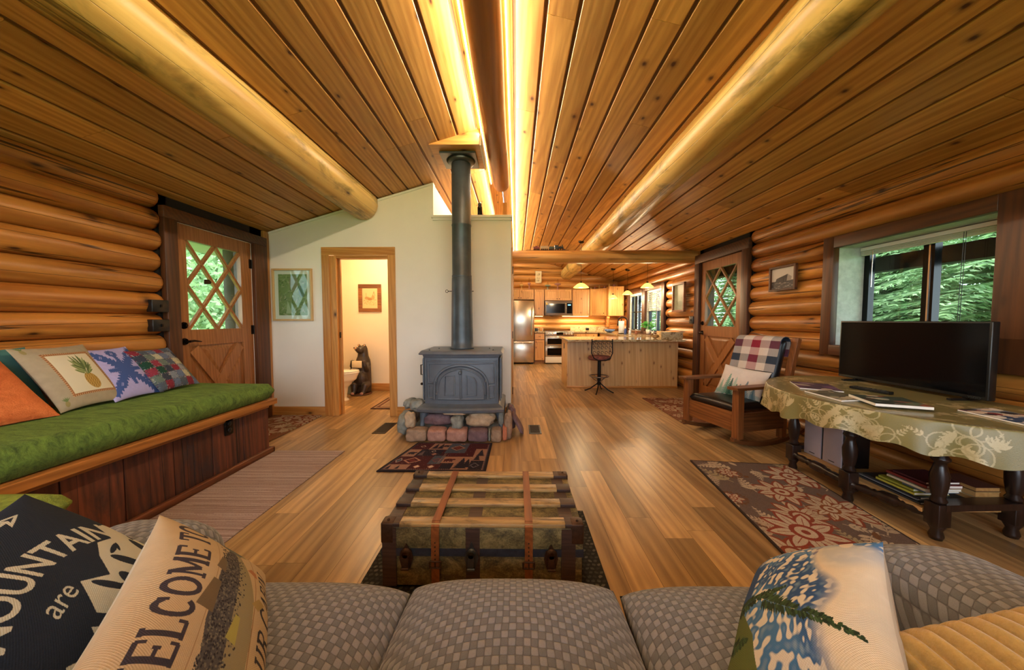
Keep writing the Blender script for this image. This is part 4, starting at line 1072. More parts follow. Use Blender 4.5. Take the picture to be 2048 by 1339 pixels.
# fish pillow
cv = Canvas(.56, .34, 520, '#b8a384'); cv.mottle(.05, 20, 5); nv = '#35303c'
serif_text(cv, 'WELCOME TO', .275, .268, .066, nv, sx=.92); serif_text(cv, 'OUR CABIN', .29, .048, .052, '#2c2a30', sx=1.0)
for yy in (.21, .095): cv.line([(.0, yy), (.56, yy)], .0016, '#8a6a4a')
fish = [(.52, .165), (.50, .20), (.475, .17), (.44, .185), (.38, .20), (.30, .205), (.2, .205), (.1, .19), (.02, .165), (.0, .15), (.02, .12), (.1, .10), (.2, .095), (.3, .10), (.38, .115), (.44, .13), (.475, .14), (.50, .105), (.525, .12)]
cv.poly(fish, '#8c8468'); cv.poly([(x_, y_ if y_ > .15 else .15) for x_, y_ in fish], '#4c4a4c')
for k in range(1500):
    px, py = rs.uniform(.02, .47), rs.uniform(.13, .198)
    if rs.random() < (py - .12) / .07: cv.ell(px, py, .0028, .0022, rs.choice(['#26242c', '#34343c', '#6c6860']), n=6)
for (x0, x1, yb, yt, c) in ((.22, .31, .195, .235, '#6a5a44'), (.34, .40, .19, .215, '#6c5e4c'), (.28, .32, .06, .105, '#a08a58'), (.40, .435, .085, .12, '#a8704c'), (.17, .24, .13, .155, '#a09a54')):
    cv.poly([(x0, (yb + yt) / 2 if yt < .12 else yb), (x0 + .01, yt), (x1, (yb + yt) / 2), (x1 - .005, yb)], c)
cv.poly([(.475, .17), (.53, .205), (.52, .155), (.53, .11), (.475, .135)], '#5e625e')
B = frame_from((-.592, .575, .612), (-.59, .81, 0), (-.13, -.094, .195))
pillow('throw_pillow', 'natural burlap pillow with lettering and a spotted fish', 'cushion', cv, .54, .30, .13, B, 'canvas', '#cfc0a4', 24, wr=.007)
# alpine lake pillow
cv = Canvas(.46, .46, 420, '#d8c8ae')
for k in range(0):
    y_ = .02 + .44 * rs.random(); x_ = .46 * rs.random()
    if x_ < .34 or y_ > .30: cv.ell(x_, y_, rs.uniform(.03, .07), rs.uniform(.01, .03), rs.choice(['#3f6f9e', '#4d7dab', '#2f5f92', '#5c88b0']), rs.uniform(0, 1.2))
for k in range(60):
    x_ = rs.uniform(.04, .33); y_ = rs.uniform(.05, .44); L = rs.uniform(.008, .045); a = rs.uniform(.2, 1.7)
    cv.leaf(x_, y_, L, L * .35, a, rs.choice(['#e2d6c2', '#c9c6c0', '#7a94ae', '#8a6a70', '#5a7a9c', '#3a5f8a']))
X_, Y_ = cv.X, cv.Y; wv = vnoise(X_, Y_, 34, 3) * .03; n1 = vnoise(X_ + wv, Y_ - wv * 1.4, 26, 11); n2 = vnoise(X_ * 1.2 - wv * 1.5, Y_ * 1.5 + wv * 1.2, 90, 5) * .5 + vnoise(X_ + wv, Y_ - wv, 230, 8) * .4
def blend(mask, c): cv.a[:] = cv.a * (1 - mask[..., None]) + np.array(lin(c)) * mask[..., None]
lake = np.clip((.36 - X_ + .12 * n1) * 14, 0, 1); lake = np.maximum(lake, np.clip((Y_ - .33 + .06 * n1) * 14, 0, 1)); blend(lake, '#4473a3'); blend(lake * np.clip(n1 * 4, 0, 1), '#2a4f80'); blend(lake * np.clip(n2 * 9 - .3, 0, 1) * np.clip((X_ - .07) * 20, 0, 1), '#d9d0c0'); blend(lake * np.clip(-n2 * 3 - .45, 0, 1), '#7a93ad')
blend(np.clip(-n1 * 2 - .2, 0, 1) * (1 - lake) * .5, '#8fa3b5'); blend((1 - lake) * np.clip(n2 * 1.2, 0, 1) * .5, '#e6d9c4')
cv.poly([(0, 0), (.16, 0), (.14, .10), (.06, .20), (0, .22)], '#5a6434'); cv.ell(.385, .41, .018, .028, '#d9ccba', .3)
cv.poly([(.045, .20), (.10, .20), (.11, .33), (.07, .36)], '#2d4a76')
def branch(x_, y_, L, rot, n=110):
    for k in range(n):
        q = rs.random(); a = rot + .35 * q; px, py = x_ + L * q * math.cos(rot + .18 * q), y_ + L * q * math.sin(rot + .18 * q)
        cv.leaf(px, py, rs.uniform(.015, .035) * (1.25 - q), .007, a + rs.choice((-1, 1)) * rs.uniform(.5, 1.1), rs.choice(['#22351c', '#2e4424', '#3c5530', '#1a2a18']))
branch(.02, .20, .22, -.10, 240); branch(.16, .19, .28, -.52, 240); branch(.05, .42, .36, .03, 120); branch(.0, .12, .12, -.4, 90)
Cm = frame_from((.592, .642, .58), (.134, -.128, .162), (.69, .72, 0))
pillow('throw_pillow', 'blue alpine lake photo pillow with a fir branch', 'cushion', cv, .29, .48, .14, Cm, 'canvas', '#d2c0a4', 27, wr=.006)
cv = Canvas(.50, .40, 300, '#c09a50')
Dm = frame_from((.885, .365, .625), (.96, 0, .25), (.12, .90, .35))
pillow('throw_pillow', 'mustard wide-wale corduroy pillow on the right sofa arm', 'cushion', cv, .52, .42, .16, Dm, 'cord', '#c09a50', 30, rib=.020, wr=.003)

# ================================================================ rugs
def rug(name, label, cv, corner, along, across, mat='pile', th=.008, z=.012):
    """canvas x runs along 'across' direction, y along 'along'"""
    a = Vector(across).normalized(); b = Vector(along).normalized(); c = Vector(corner)
    def fn(U, Vv):
        X = c.x + a.x * U * cv.w + b.x * Vv * cv.h; Y = c.y + a.y * U * cv.w + b.y * Vv * cv.h
        return X, Y, z + .0008 * vnoise(X, Y, 60, 4)
    o = surf(name, cv, fn, mat, thick=(0, 0, -z + .001)); rebase(o, (c.x + a.x * cv.w / 2 + b.x * cv.h / 2, c.y + a.y * cv.w / 2 + b.y * cv.h / 2, 0)); return tag(o, label, 'rug')
def floral(w, h, seed, base='#6b574c', nx=300):
    cv = Canvas(w, h, nx, base); r_ = random.Random(seed); cr, ru, dk = '#c0a98c', '#8a3f24', '#6e4626'
    cv.mottle(.08, 30, seed)
    for k in range(int(w * h * 26)): cv.spray(r_.uniform(0, w), r_.uniform(0, h), r_.uniform(.18, .3), r_.uniform(0, 6.28), r_.choice([cr, '#a3906c', '#b59c80']), 7, .42, r_.uniform(-.9, .9))
    for k in range(int(w * h * 22)): cv.leaf(r_.uniform(0, w), r_.uniform(0, h), r_.uniform(.05, .11), .035, r_.uniform(0, 6.28), r_.choice([cr, '#b59c80', dk]))
    pts = []
    for k in range(int(w * h * 9)):
        for _ in range(20):
            p = (r_.uniform(0, w), r_.uniform(0, h))
            if all(math.hypot(p[0] - q[0], p[1] - q[1]) > .24 for q in pts): break
        pts.append(p); big = r_.random() < .5; R_ = r_.uniform(.15, .20) if big else r_.uniform(.06, .10)
        cv.flower(p[0], p[1], R_, r_.choice([7, 8, 9]) if big else 6, (ru, cr), r_.random())
        if not big:
            for q in range(24): cv.ell(p[0] + R_ * 1.05 * math.cos(q), p[1] + R_ * 1.05 * math.sin(q), .012, .008, dk, q)
    for k in range(int(w * h * 10)): cv.spray(r_.uniform(0, w), r_.uniform(0, h), r_.uniform(.14, .24), r_.uniform(0, 6.28), r_.choice([cr, "#a3906c", "#b59c80"]), 9, .35, r_.uniform(-1.2, 1.2))
    return cv
E_ = .006
cv = floral(.76, 2.15, 11, nx=430)
# the main bloom stands where the photo shows it
cv.flower(.24, .92, .21, 9, ('#8f3c26', '#c4ad92'), .3); cv.flower(.56, .66, .14, 10, ('#8a4a22', '#c4ad92'), .1); cv.flower(.62, .22, .18, 8, ('#8a3f24', '#c4ad92'), .5)
cv.rect(0, 0, .012, 2.15, '#3a2a22'); cv.rect(.748, 0, .76, 2.15, '#3a2a22'); cv.rect(0, 0, .76, .012, '#3a2a22')
rug('floral_rug', 'long brown floral runner in front of the television table', cv, (1.456, 2.727, 0), (-.104, -.9945, 0), (.9945, -.104, 0))
cv = floral(.60, .95, 23, base='#8a5a3a', nx=260); cv.rect(0, 0, .012, .95, '#3a2a22'); rug('floral_rug', 'floral doormat at the left entry door beyond the bench', cv, (-2.99, 3.06, 0), (0, 1, 0), (1, 0, 0))
cv = floral(.80, 1.22, 37, base='#8a5a40', nx=260); rug('floral_rug', 'floral doormat in front of the right side door', cv, (1.90, 3.72, 0), (0, 1, 0), (1, 0, 0))
cv = Canvas(.62, 1.25, 330, '#a3897e')
for k in range(620):
    y_ = k / 620 * 1.25; c = rs.choice(['#b09a90', '#8f766c', '#9c857a', '#bca99e', '#84695f', '#a58e84'])
    for q in range(4): x_ = rs.uniform(-.1, .62); cv.rect(x_, y_, x_ + rs.uniform(.1, .4), y_ + .0022, c)
for k in range(26):
    y_ = .03 + k * .047
    for q in range(62): cv.leaf(q * .01, y_ + (.0 if q % 2 else .004), .010, .003, .5, '#7f665c')
rug('flat_rug', 'pale mauve flatweave runner beside the green bench', cv, (-2.16, 1.65, 0), (0, 1, 0), (1, 0, 0), 'flat', z=.007)
# lodge rug
cv = Canvas(.80, .62, 420, '#241a22'); wn, pk, nv, sl_c = '#4c1a22', '#a8806c', '#221c2c', '#4c5664'
cv.rect(.02, .02, .78, .60, '#5a5058'); cv.rect(.026, .026, .774, .594, '#43161e')
cells = [(.03, .44, .20, .59, wn), (.20, .44, .38, .59, pk), (.38, .36, .57, .59, sl_c), (.57, .46, .77, .59, wn), (.66, .20, .77, .46, pk), (.03, .28, .14, .44, pk), (.14, .30, .36, .44, nv), (.03, .12, .32, .28, wn),
         (.03, .03, .20, .12, pk), (.20, .03, .44, .13, wn), (.32, .13, .42, .30, sl_c), (.42, .15, .53, .28, pk), (.44, .03, .56, .15, nv), (.53, .03, .66, .28, pk), (.57, .28, .66, .46, wn), (.66, .03, .77, .2, nv), (.42, .28, .57, .36, wn)]
for (a, b, c, d, k) in cells: cv.rect(a, b, c, d, k)
def diam(x_, y_, w_, h_, *cs):
    for i, c in enumerate(cs): q = 1 - i * .27; cv.poly([(x_ - w_ * q, y_), (x_, y_ - h_ * q), (x_ + w_ * q, y_), (x_, y_ + h_ * q)], c)
diam(.475, .48, .075, .062, pk, wn, '#7a3a34'); diam(.17, .20, .075, .062, '#c08a74', wn, '#7a3430'); diam(.115, .515, .028, .026, '#d0b49c', wn); diam(.50, .575, .024, .016, '#d0b49c', wn)
diam(.27, .40, .022, .026, '#c9b8a8', nv); diam(.26, .08, .028, .03, '#c08a74', '#e0c4ac'); diam(.37, .08, .028, .03, '#c08a74', '#e0c4ac'); diam(.06, .20, .028, .05, '#b09890', sl_c); diam(.70, .11, .04, .05, '#6c6874', nv); diam(.37, .21, .04, .05, '#7a4a50', '#5c4c58'); diam(.30, .335, .03, .03, '#8a4a44', pk)
def fir(x_, y_, h_, c=nv):
    for k in range(5): w_ = h_ * .30 * (1 - k * .17); cv.poly([(x_ - w_, y_ + h_ * k * .18), (x_ + w_, y_ + h_ * k * .18), (x_, y_ + h_ * (k * .18 + .34))], c)
def bear_(x_, y_, s_, c=nv):
    cv.ell(x_, y_, s_ * .5, s_ * .3, c); cv.ell(x_ + s_ * .5, y_ + s_ * .08, s_ * .2, s_ * .17, c); [cv.rect(x_ + dx * s_, y_ - s_ * .5, x_ + (dx + .16) * s_, y_, c) for dx in (-.45, -.2, .12, .3)]
fir(.59, .05, .20); fir(.635, .07, .16); fir(.05, .035, .07); fir(.30, .46, .12); fir(.245, .46, .12); fir(.72, .30, .14); fir(.70, .21, .12); fir(.12, .04, .06)
bear_(.085, .36, .07); bear_(.47, .215, .08, wn); bear_(.345, .53, .06); fir(.18, .31, .1, '#6c5a5c')
for k in range(26):
    for yy in (.03, .585): cv.rect(.20 + k * .014, yy, .206 + k * .014, yy + .008, '#b08a7c')
    cv.rect(.765, .03 + k * .021, .772, .042 + k * .021, '#b08a7c'); cv.rect(.395 + (k % 2) * .012, .14 + k * .0085, .401 + (k % 2) * .012, .145 + k * .0085, '#c8a898')
for k in range(260):
    x_, y_ = rs.uniform(.03, .76), rs.uniform(.03, .59); s_ = .0035; cv.rect(x_, y_, x_ + s_, y_ + s_, rs.choice(['#b08878', '#6a2a2e', '#8c8490', '#c8a898']))
def skew_rug():
    P0, P1, P2, P3 = V(-1.085, 2.50, 0), V(-.235, 2.50, 0), V(-.225, 3.095, 0), V(-.935, 3.10, 0)
    def fn(U, Vv):
        X = (P0.x * (1 - U) + P1.x * U) * (1 - Vv) + (P3.x * (1 - U) + P2.x * U) * Vv; Y = (P0.y * (1 - U) + P1.y * U) * (1 - Vv) + (P3.y * (1 - U) + P2.y * U) * Vv
        return X, Y, .011 + .001 * vnoise(X, Y, 50, 2)
    o = surf('lodge_rug', cv, fn, 'pile', thick=(0, 0, -.010)); return tag(rebase(o, (-.6, 2.8, 0)), 'small maroon lodge rug with bears, firs and diamonds at the hearth', 'rug')
skew_rug()
cv = Canvas(1.10, .62, 330, '#2a2826')
for k in range(26):
    for q in range(44): cv.ell(q * .025 + (k % 2) * .012, k * .0245, .010, .007, rs.choice(['#55524a', '#68645a', '#3c3a36', '#4a4842']), .6 if q % 2 else -.6, n=8)
rug('braided_rug', 'dark braided rug under the wooden trunk', cv, (-.69, 1.36, 0), (0, 1, 0), (1, 0, 0), z=.012)
cv = Canvas(.7, .62, 160, '#5c3a2c')
for q, c in ((.03, '#b89a7c'), (.05, '#7a5040'), (.09, '#c2a88c'), (.11, '#a98a70')): cv.rect(q, q, .7 - q, .62 - q, c)
rug('bath_rug', 'bordered brown rug on the bathroom floor', cv, (-1.93, 4.30, 0), (0, 1, 0), (1, 0, 0), z=.010)

# floor registers
for (a, b, c, d, l) in ((.137, .268, 3.37, 3.66, 'grey metal floor register right of the stone hearth'), (-1.50, -1.36, 3.36, 3.72, 'dark floor register left of the stone hearth')):
    m = M(); m.box(a, b, c, d, 0.0005, .006, 0, b=.002); k = c + .025
    while k < d - .02: m.box(a + .015, b - .015, k, k + .006, .006, .0075, 1); k += .014
    tag(rebase(m.build('floor_register', ['galv', 'black'] if a > 0 else ['bronze', 'black']), ((a + b) / 2, (c + d) / 2, 0)), l, 'vent')

# ================================================================ trunk
t = thing('steamer_trunk', 'low antique trunk with wooden slats and leather straps as coffee table', 'trunk', (-.145, 1.62, .013))
x0, x1, y0, y1 = -.575, .285, 1.375, 1.865; Z0, Z1 = .03, .292
def worn():
    t = NT('worn_canvas'); v = t.coord((.6, 1, 1)); n = t.noise(v, 16, 8, .78, .6); n2 = t.noise(t.coord(), 150, 4, .7)
    c = t.ramp(t.math('ADD', t.math('MULTIPLY', n, .75), t.math('MULTIPLY', n2, .25)), (.38, '#2e2819'), (.48, '#5e5230'), (.58, '#8a7a4c'), (.70, '#a99668'))
    t.base(c); t.rough(.6); t.bump(n2, .5, .003); return t.m
W['trunkc'] = worn()
W['slat'] = wood('worn_hardwood_slat', '#6a4c26', '#c9a468', 'x', 14, .45, tintamt=.12, blotch=.8, blotchc='#4a3820', crack=.5, bump=.5, coat=.2, bscale=26)
W['tleather'] = wood('cracked_dark_leather', '#2a1c18', '#4c362c', 'x', 30, .5, tintamt=.1, bump=.3)
W['navyband'] = plain('navy_edge_band', '#262c36', .5, var=.4, vs=40)
W['strap'] = wood('tan_leather_strap', '#6c3718', '#9a5a2c', 'y', 16, .4, tintamt=.05, bump=.15)
W['rust'] = plain('rusty_hardware', '#4a3222', .5, .6, var=.3, vs=60)
m = M(); m.box(x0, x1, y0, y1, Z0, Z1 - .10, tint=.4, b=.006); m.build('body', 'trunkc', t, world=True)
m = M(); m.box(x0 - .003, x1 + .003, y0 - .003, y1 + .003, Z1 - .10, Z1, tint=.6, b=.006); m.build('lid', 'trunkc', t, world=True)
for k, yy in enumerate((y0 + .024, y0 + .178, y0 + .318, y1 - .026)):
    m = M(); m.box(x0 + .006, x1 - .006, yy - .028, yy + .028, Z1 - .002, Z1 + .017, b=.005); sl_o = m.build('slat', 'slat', t, world=True); m = M(); m.box(x0 + .004, x0 + .075, yy - .030, yy + .030, Z1 + .001, Z1 + .0178, b=.003); m.build('slat_clamp', 'tleather', sl_o, world=True); m = M(); m.box(x1 - .075, x1 - .004, yy - .030, yy + .030, Z1 + .001, Z1 + .0178, b=.003); m.build('slat_clamp', 'tleather', sl_o, world=True)
for xx in (x0 + .03, x1 - .06, -.185):
    m = M(); w_ = .03; m.box(xx - w_ + .0, xx + w_ + .0, y0 - .006, y0, Z0 + .003, Z1 - .004); m.box(xx - w_, xx + w_, y0 - .002, y1 + .002, Z1 - .002, Z1 + .0025); m.build('leather_band', 'tleather', t, world=True)
m = M(); m.box(x0 - .004, x1 + .004, y0 - .0055, y1 + .0055, Z1 - .125, Z1 - .092); m.build('edge_band', 'navyband', t, world=True)
for xx in (x0, x1):
    for yy in (y0, y1):
        sx, sy = (1 if xx == x0 else -1), (1 if yy == y0 else -1)
        m = M(); m.box(min(xx - sx * .006, xx + sx * .05), max(xx - sx * .006, xx + sx * .05), min(yy - sy * .007, yy + sy * .05), max(yy - sy * .007, yy + sy * .05), Z1 - .07, Z1 + .019, b=.006)
        m.ball((xx + sx * .02, yy + sy * .02, Z1 + .02), .006); m.build('corner_cap', 'rust', t, world=True)
for xx, tilt in ((-.345, .0), (.055, .0)):
    m = M(); y = y0 - .009
    pts = [(xx, y1 + .006, Z0 + .02), (xx, y1 + .006, Z1 + .008), (xx, y1 - .01, Z1 + .020), (xx, y0 + .30, Z1 + .020), (xx, y0 + .01, Z1 + .021), (xx, y0 - .009, Z1 + .006), (xx, y0 - .011, Z1 - .12), (xx, y0 - .010, Z0 + .01)]
    for p, q in zip(pts[:-1], pts[1:]):
        up = (0, 1, 0) if abs(p[2] - q[2]) > abs(p[1] - q[1]) else (0, 0, 1)
        m.bar(p, q, .034, .005, up=up, tint=.5)
    for k in range(6): m.lathe([(.0028, 0), (.0028, -.002)], (xx, y0 - .014, Z1 - .06 - k * .018), 8, 1, 'y')
    m.build('strap', ['strap', 'black'], t, world=True)
    m = M(); z = Z1 - .155; yb = y0 - .017
    for a, b in (((-.024, z - .014), (.024, z - .014)), ((.024, z - .014), (.024, z + .014)), ((.024, z + .014), (-.024, z + .014)), ((-.024, z + .014), (-.024, z - .014)), ((0, z - .014), (0, z + .014))):
        m.tube([(xx + a[0], yb, a[1]), (xx + b[0], yb, b[1])], .0032, 8)
    m.build('buckle', 'rust', t, world=True)
for xx, big in ((-.47, 0), (-.19, 1), (.15, 0)):
    m = M(); y = y0 - .008
    m.prism([(-.030, -.03), (-.018, -.075), (.018, -.075), (.030, -.03), (.024, .0), (.012, .012), (0, .034 + .01 * big), (-.012, .012), (-.024, .0)], (xx, y, Z1 - .10), (1, 0, 0), (0, 0, 1), (0, -.005, 0))
    m.lathe([(.020, 0), (.020, -.012), (.014, -.018)], (xx, y - .004, Z1 - .105), 16, 0, 'y'); m.box(xx - .014, xx + .014, y - .022, y - .005, Z1 - .175, Z1 - .10, b=.004); m.tube([(xx - .016, y - .022, Z1 - .165), (xx + .016, y - .022, Z1 - .165)], .006, 8)
    m.build('latch', 'rust' if not big else W['galv'], t, world=True)
for xx in (x0 + .05, x1 - .05):
    for yy in (y0 + .05, y1 - .05):
        m = M(); m.lathe([(.012, 0), (.02, .004), (.02, .018)], (xx, yy, .0125), 12); m.build('foot', 'rust', t, world=True)

# ================================================================ hearth and stove
def rock(name, label, x0, x1, y0, y1, z0, z1, mat, seed, rot=(0, 0, 0), p=4.0, amp=.10, parent=None):
    bm = bmesh.new(); bmesh.ops.create_icosphere(bm, subdivisions=4, radius=1)
    c = V((x0 + x1) / 2, (y0 + y1) / 2, (z0 + z1) / 2); h = V((x1 - x0) / 2, (y1 - y0) / 2, (z1 - z0) / 2)
    rm = Matrix.Rotation(R(rot[1]), 3, 'Y') @ Matrix.Rotation(R(rot[0]), 3, 'X')
    for v in bm.verts:
        n = v.co.normalized(); k = (abs(n.x) ** p + abs(n.y) ** p + abs(n.z) ** p) ** (-1 / p); s_ = 1 - amp * .5 + amp * noise.noise(n * 1.7 + V(seed, 0, 0)) + amp * .35 * noise.noise(n * 5 + V(0, seed, 0))
        v.co = rm @ V(n.x * k * h.x * s_, n.y * k * h.y * s_, n.z * k * h.z * s_)
    zmin = min(v.co.z for v in bm.verts)
    m_ = M(); m_.bm(bm); o = m_.build(name, mat); o.location = c; tag(o, label, 'stone', 'stones of the stove hearth'); return o
rw = [(-1.075, -.868, ST[1], 'brown brick-shaped stone at the left end of the front hearth row'), (-.866, -.678, ST[0], 'second reddish brown stone from the left of the front hearth row'), (-.676, -.472, ST[0], 'pale pink middle stone of the front hearth row'),
      (-.470, -.268, ST[4], 'mauve fourth stone from the left of the front hearth row'), (-.245, -.135, ST[1], 'short brown stone at the right end of the front hearth row')]
for i, (a, b, mt, l) in enumerate(rw): rock('hearth_stone', l, a, b, 3.11, 3.27, 0, .125, mt, i * 3.3 + 1, p=6, amp=.10)
rock('hearth_stone', 'thin grey sliver between the last two stones of the front hearth row', -.268, -.245, 3.12, 3.25, 0, .12, ST[2], 9.1)
rock('hearth_stone', 'thin orange brick at the right corner of the hearth', -.132, -.085, 3.14, 3.30, 0, .15, ST[5], 9.9, p=6)
for a in ((-.95, -.635, 3.22, 3.42, .118, .245, ST[4], 21, 'wide plum slab resting on the front row below the stove'), (-.645, -.515, 3.15, 3.28, .10, .245, ST[2], 22, 'small square grey stone in the middle of the second hearth layer'),
          (-.505, -.205, 3.18, 3.34, .118, .275, ST[3], 23, 'big pale tan boulder below the right of the stove front'), (-.72, -.46, 3.17, 3.30, .243, .288, ST[3], 24, 'flat tan slab lying on top under the ash lip'),
          (-.93, -.83, 3.24, 3.34, .245, .300, ST[2], 25, 'small pale grey pebble under the left of the stove'),
          (-1.215, -1.085, 3.22, 3.60, 0, .24, ST[2], 26, 'tall dark grey stone at the left edge of the hearth'), (-1.10, -.985, 3.15, 3.26, .115, .285, ST[3], 27, 'upright ochre stone leaning at the left front corner of the hearth'),
          (-1.10, -.955, 3.30, 3.48, .235, .365, ST[2], 28, 'mossy grey stone topmost at the left of the stove leg'), (-1.20, -1.08, 3.40, 3.62, .235, .34, ST[2], 29, 'grey stone capping the left side of the hearth'),
          (-.182, -.122, 3.26, 3.36, .115, .29, ST[2], 30, 'greenish grey slab standing beside the right stove leg'), (-.118, -.032, 3.16, 3.34, 0, .275, ST[1], 31, 'tall brown slab standing at the right corner of the hearth'),
          (-.10, .0, 3.40, 3.66, 0, .26, ST[4], 32, 'plum stone behind the tall slab at the right of the hearth'),
          (-1.21, -1.07, 3.62, 3.92, 0, .22, ST[1], 33, 'brown stone at the left rear of the hearth'), (-.12, -.01, 3.66, 3.95, 0, .2, ST[2], 34, 'grey stone at the right rear of the hearth')):
    rock('hearth_stone', a[8], *a[:6], a[6], a[7], amp=.22, p=3.2)
rock('hearth_stone', 'thin plum slate leaning out at the far right of the hearth', .0, .035, 3.28, 3.50, .0, .24, ST[4], 41, rot=(0, -28, 0), p=6)
m = M(); m.box(-1.07, -.13, 3.28, 3.93, 0, .08, b=.01); tag(rebase(m.build('hearth_pad', ST[2]), (-.6, 3.6, 0)), 'flat grey stone pad under the wood stove', 'hearth')

SX, SY = -.55, 3.30
t = thing('wood_stove', 'dark cast iron wood stove with arched double doors on the hearth', 'stove', (SX, SY, .08))
m = M(); hw = .375
def frontY(x_): return SY - .045 * (1 - (x_ / hw) ** 2)
# body with bowed front
n = 16; fr = [(hw * (2 * i / n - 1), frontY(hw * (2 * i / n - 1)) - SY) for i in range(n + 1)]
pl = fr + [(hw, .48), (-hw, .48)]
m.prism(pl, (SX, SY, .30), (1, 0, 0), (0, 1, 0), (0, 0, .53)); m.build('firebox', 'iron', t, world=True, bevel=.006, fixn=True)
m = M()
def ring(k, dz, z, x_=0): return [((hw + k) * (2 * i / n - 1), (frontY(hw * (2 * i / n - 1)) - SY) - dz) for i in range(n + 1)] + [(hw + k, .48 + k * .5), (-hw - k, .48 + k * .5)]
def stack(m_, levels):
    for (k1, d1, z1), (k2, d2, z2) in zip(levels[:-1], levels[1:]):
        A_, B_ = ring(k1, d1, z1), ring(k2, d2, z2); N = len(A_); vs = [(SX + x_, SY + y_, z1) for x_, y_ in A_] + [(SX + x_, SY + y_, z2) for x_, y_ in B_]
        m_.add(vs, [(i, (i + 1) % N, N + (i + 1) % N, N + i) for i in range(N)] + [tuple(range(N))[::-1], tuple(range(N, 2 * N))], 0)
stack(m, [(.0, .0, .80), (.008, .008, .81), (.012, .014, .83), (.04, .045, .835), (.043, .05, .845), (.03, .035, .865), (.02, .02, .875)])
m.build('top_plate', 'iron', t, world=True, fixn=True)
m = M(); stack(m, [(-.005, .0, .34), (.02, .03, .325), (.045, .075, .315), (.055, .095, .300), (.05, .09, .275), (.02, .05, .255), (.0, .0, .245)])
m.build('ash_lip', 'iron', t, world=True, fixn=True)
for sx in (-1, 1):
    for yy in (SY + .04, SY + .42):
        m = M(); fx = SX + sx * (hw - .0)
        m.tube([(fx, yy, .30), (fx + sx * .015, yy - .012, .22), (fx + sx * .022, yy - .03, .15), (fx + sx * .03, yy - .04, .105), (fx + sx * .035, yy - .045, .082)], [.055, .045, .028, .024, .03], 10)
        m.build('leg', 'iron', t, world=True)
for sx in (-1, 1): 
    m = M(); m.box(SX + sx * .39 - .006, SX + sx * .39 + .006, SY + .02, SY + .46, .36, .80); m.box(SX + sx * .397 - .008, SX + sx * .397 + .008, SY + .04, SY + .10, .38, .78); m.build('side_panel', 'iron', t, world=True, bevel=.004)
def onf(x_, z, o_=0): return (SX + x_, frontY(x_) - o_, z)
def fcurve(m_, pts, r_, o_=.004, n=6):
    q = []
    for (a, b), (c, d) in zip(pts[:-1], pts[1:]):
        for k in range(4): tt = k / 4; q.append(onf(a + (c - a) * tt, b + (d - b) * tt, o_))
    q.append(onf(*pts[-1], o_)); m_.tube(q, r_, n)
ac = .50   # springing height of the arch
def archp(rx, rz, zb, n=18): return [(-rx, zb)] + [(-rx * math.cos(PI * i / n), ac + rz * math.sin(PI * i / n) ** .9) for i in range(n + 1)] + [(rx, zb)]
m = M(); fcurve(m, archp(.268, .230, .385), .015); fcurve(m, archp(.240, .202, .385), .009); fcurve(m, [(-.30, .385), (.30, .385)], .007)
fcurve(m, [(-.345, .77), (.345, .77)], .008); fcurve(m, [(-.33, .745), (.33, .745), (.33, .55), (.275, .55)], .009); fcurve(m, [(-.33, .745), (-.33, .55), (-.275, .55)], .009)
for sx in (-1, 1): fcurve(m, [(sx * .33, .525), (sx * .33, .40), (sx * .28, .40), (sx * .28, .525), (sx * .33, .525)], .008); fcurve(m, [(sx * .355, .78), (sx * .355, .36)], .007)
m.build('front_moulding', 'iron', t, world=True)
for sx in (-1, 1):
    m = M(); pts = []; N = 12
    for i in range(N + 1): xx = .228 * i / N; pts.append((sx * xx, ac + .19 * math.sqrt(max(0, 1 - (xx / .228) ** 2)) ** .9 if xx < .228 else ac))
    vs = []; fs = []
    for i in range(N + 1):
        xx = sx * (.004 + .224 * i / N); top = pts[i][1]
        for z in (.392, .45, (.45 + top) / 2, top): vs.append(onf(xx, z, .014))
    for i in range(N):
        for j in range(3): q = (i * 4 + j, (i + 1) * 4 + j, (i + 1) * 4 + j + 1, i * 4 + j + 1); fs.append(q if sx > 0 else q[::-1])
    m.add(vs, fs, 0, None, False)
    edge = [onf(sx * .006, .392, .012)] + [onf(sx * .006, z, .012) for z in (.5, .6, .688)] + [onf(p[0] * .98 + sx * .006, p[1] - .002, .012) for p in pts[2:]] + [onf(sx * .228, .44, .012), onf(sx * .228, .392, .012), onf(sx * .006, .392, .012)]
    m.tube(edge, .009, 6)
    ip = [(sx * .06, .43), (sx * .155, .43), (sx * .155, .56), (sx * .135, .605), (sx * .06, .63), (sx * .06, .43)] if sx > 0 else [(sx * .06, .43), (sx * .155, .43), (sx * .155, .62), (sx * .06, .63), (sx * .06, .43)]
    m.tube([onf(a, b, .017) for a, b in ip], .008, 6)
    d = m.build('door', 'iron', t, world=True, fixn=False)
    for z in (.44, .57): h = M(); h.ball(onf(sx * .245, z, .014), .012); h.tube([onf(sx * .245, z - .02, .012), onf(sx * .245, z + .02, .012)], .007, 8); h.build('hinge', 'iron', d, world=True)
m = M(); m.tube([onf(-.0, .66, .01), onf(-.0, .66, .035)], .009, 8); m.ball(onf(0, .66, .045), .018); m.build('door_knob', 'iron', t, world=True)
m = M(); m.tube([(SX - .39, SY + .08, .72), (SX - .425, SY + .06, .72), (SX - .425, SY + .06, .62), (SX - .39, SY + .06, .62)], .007, 8); m.build('damper_handle', 'bronze', t, world=True)
m = M(); m.tube([(SX - .39, SY + .08, .52), (SX - .42, SY + .08, .52)], .006, 8); m.ball((SX - .425, SY + .08, .52), .014); m.build('side_knob', 'bronze', t, world=True)
m = M()
for sx in (-1, 1): m.ball((SX + sx * .32, SY - .0, .878), .008); m.ball((SX + sx * .27, SY + .2, .878), .006)
m.build('top_studs', 'galv', t, world=True)
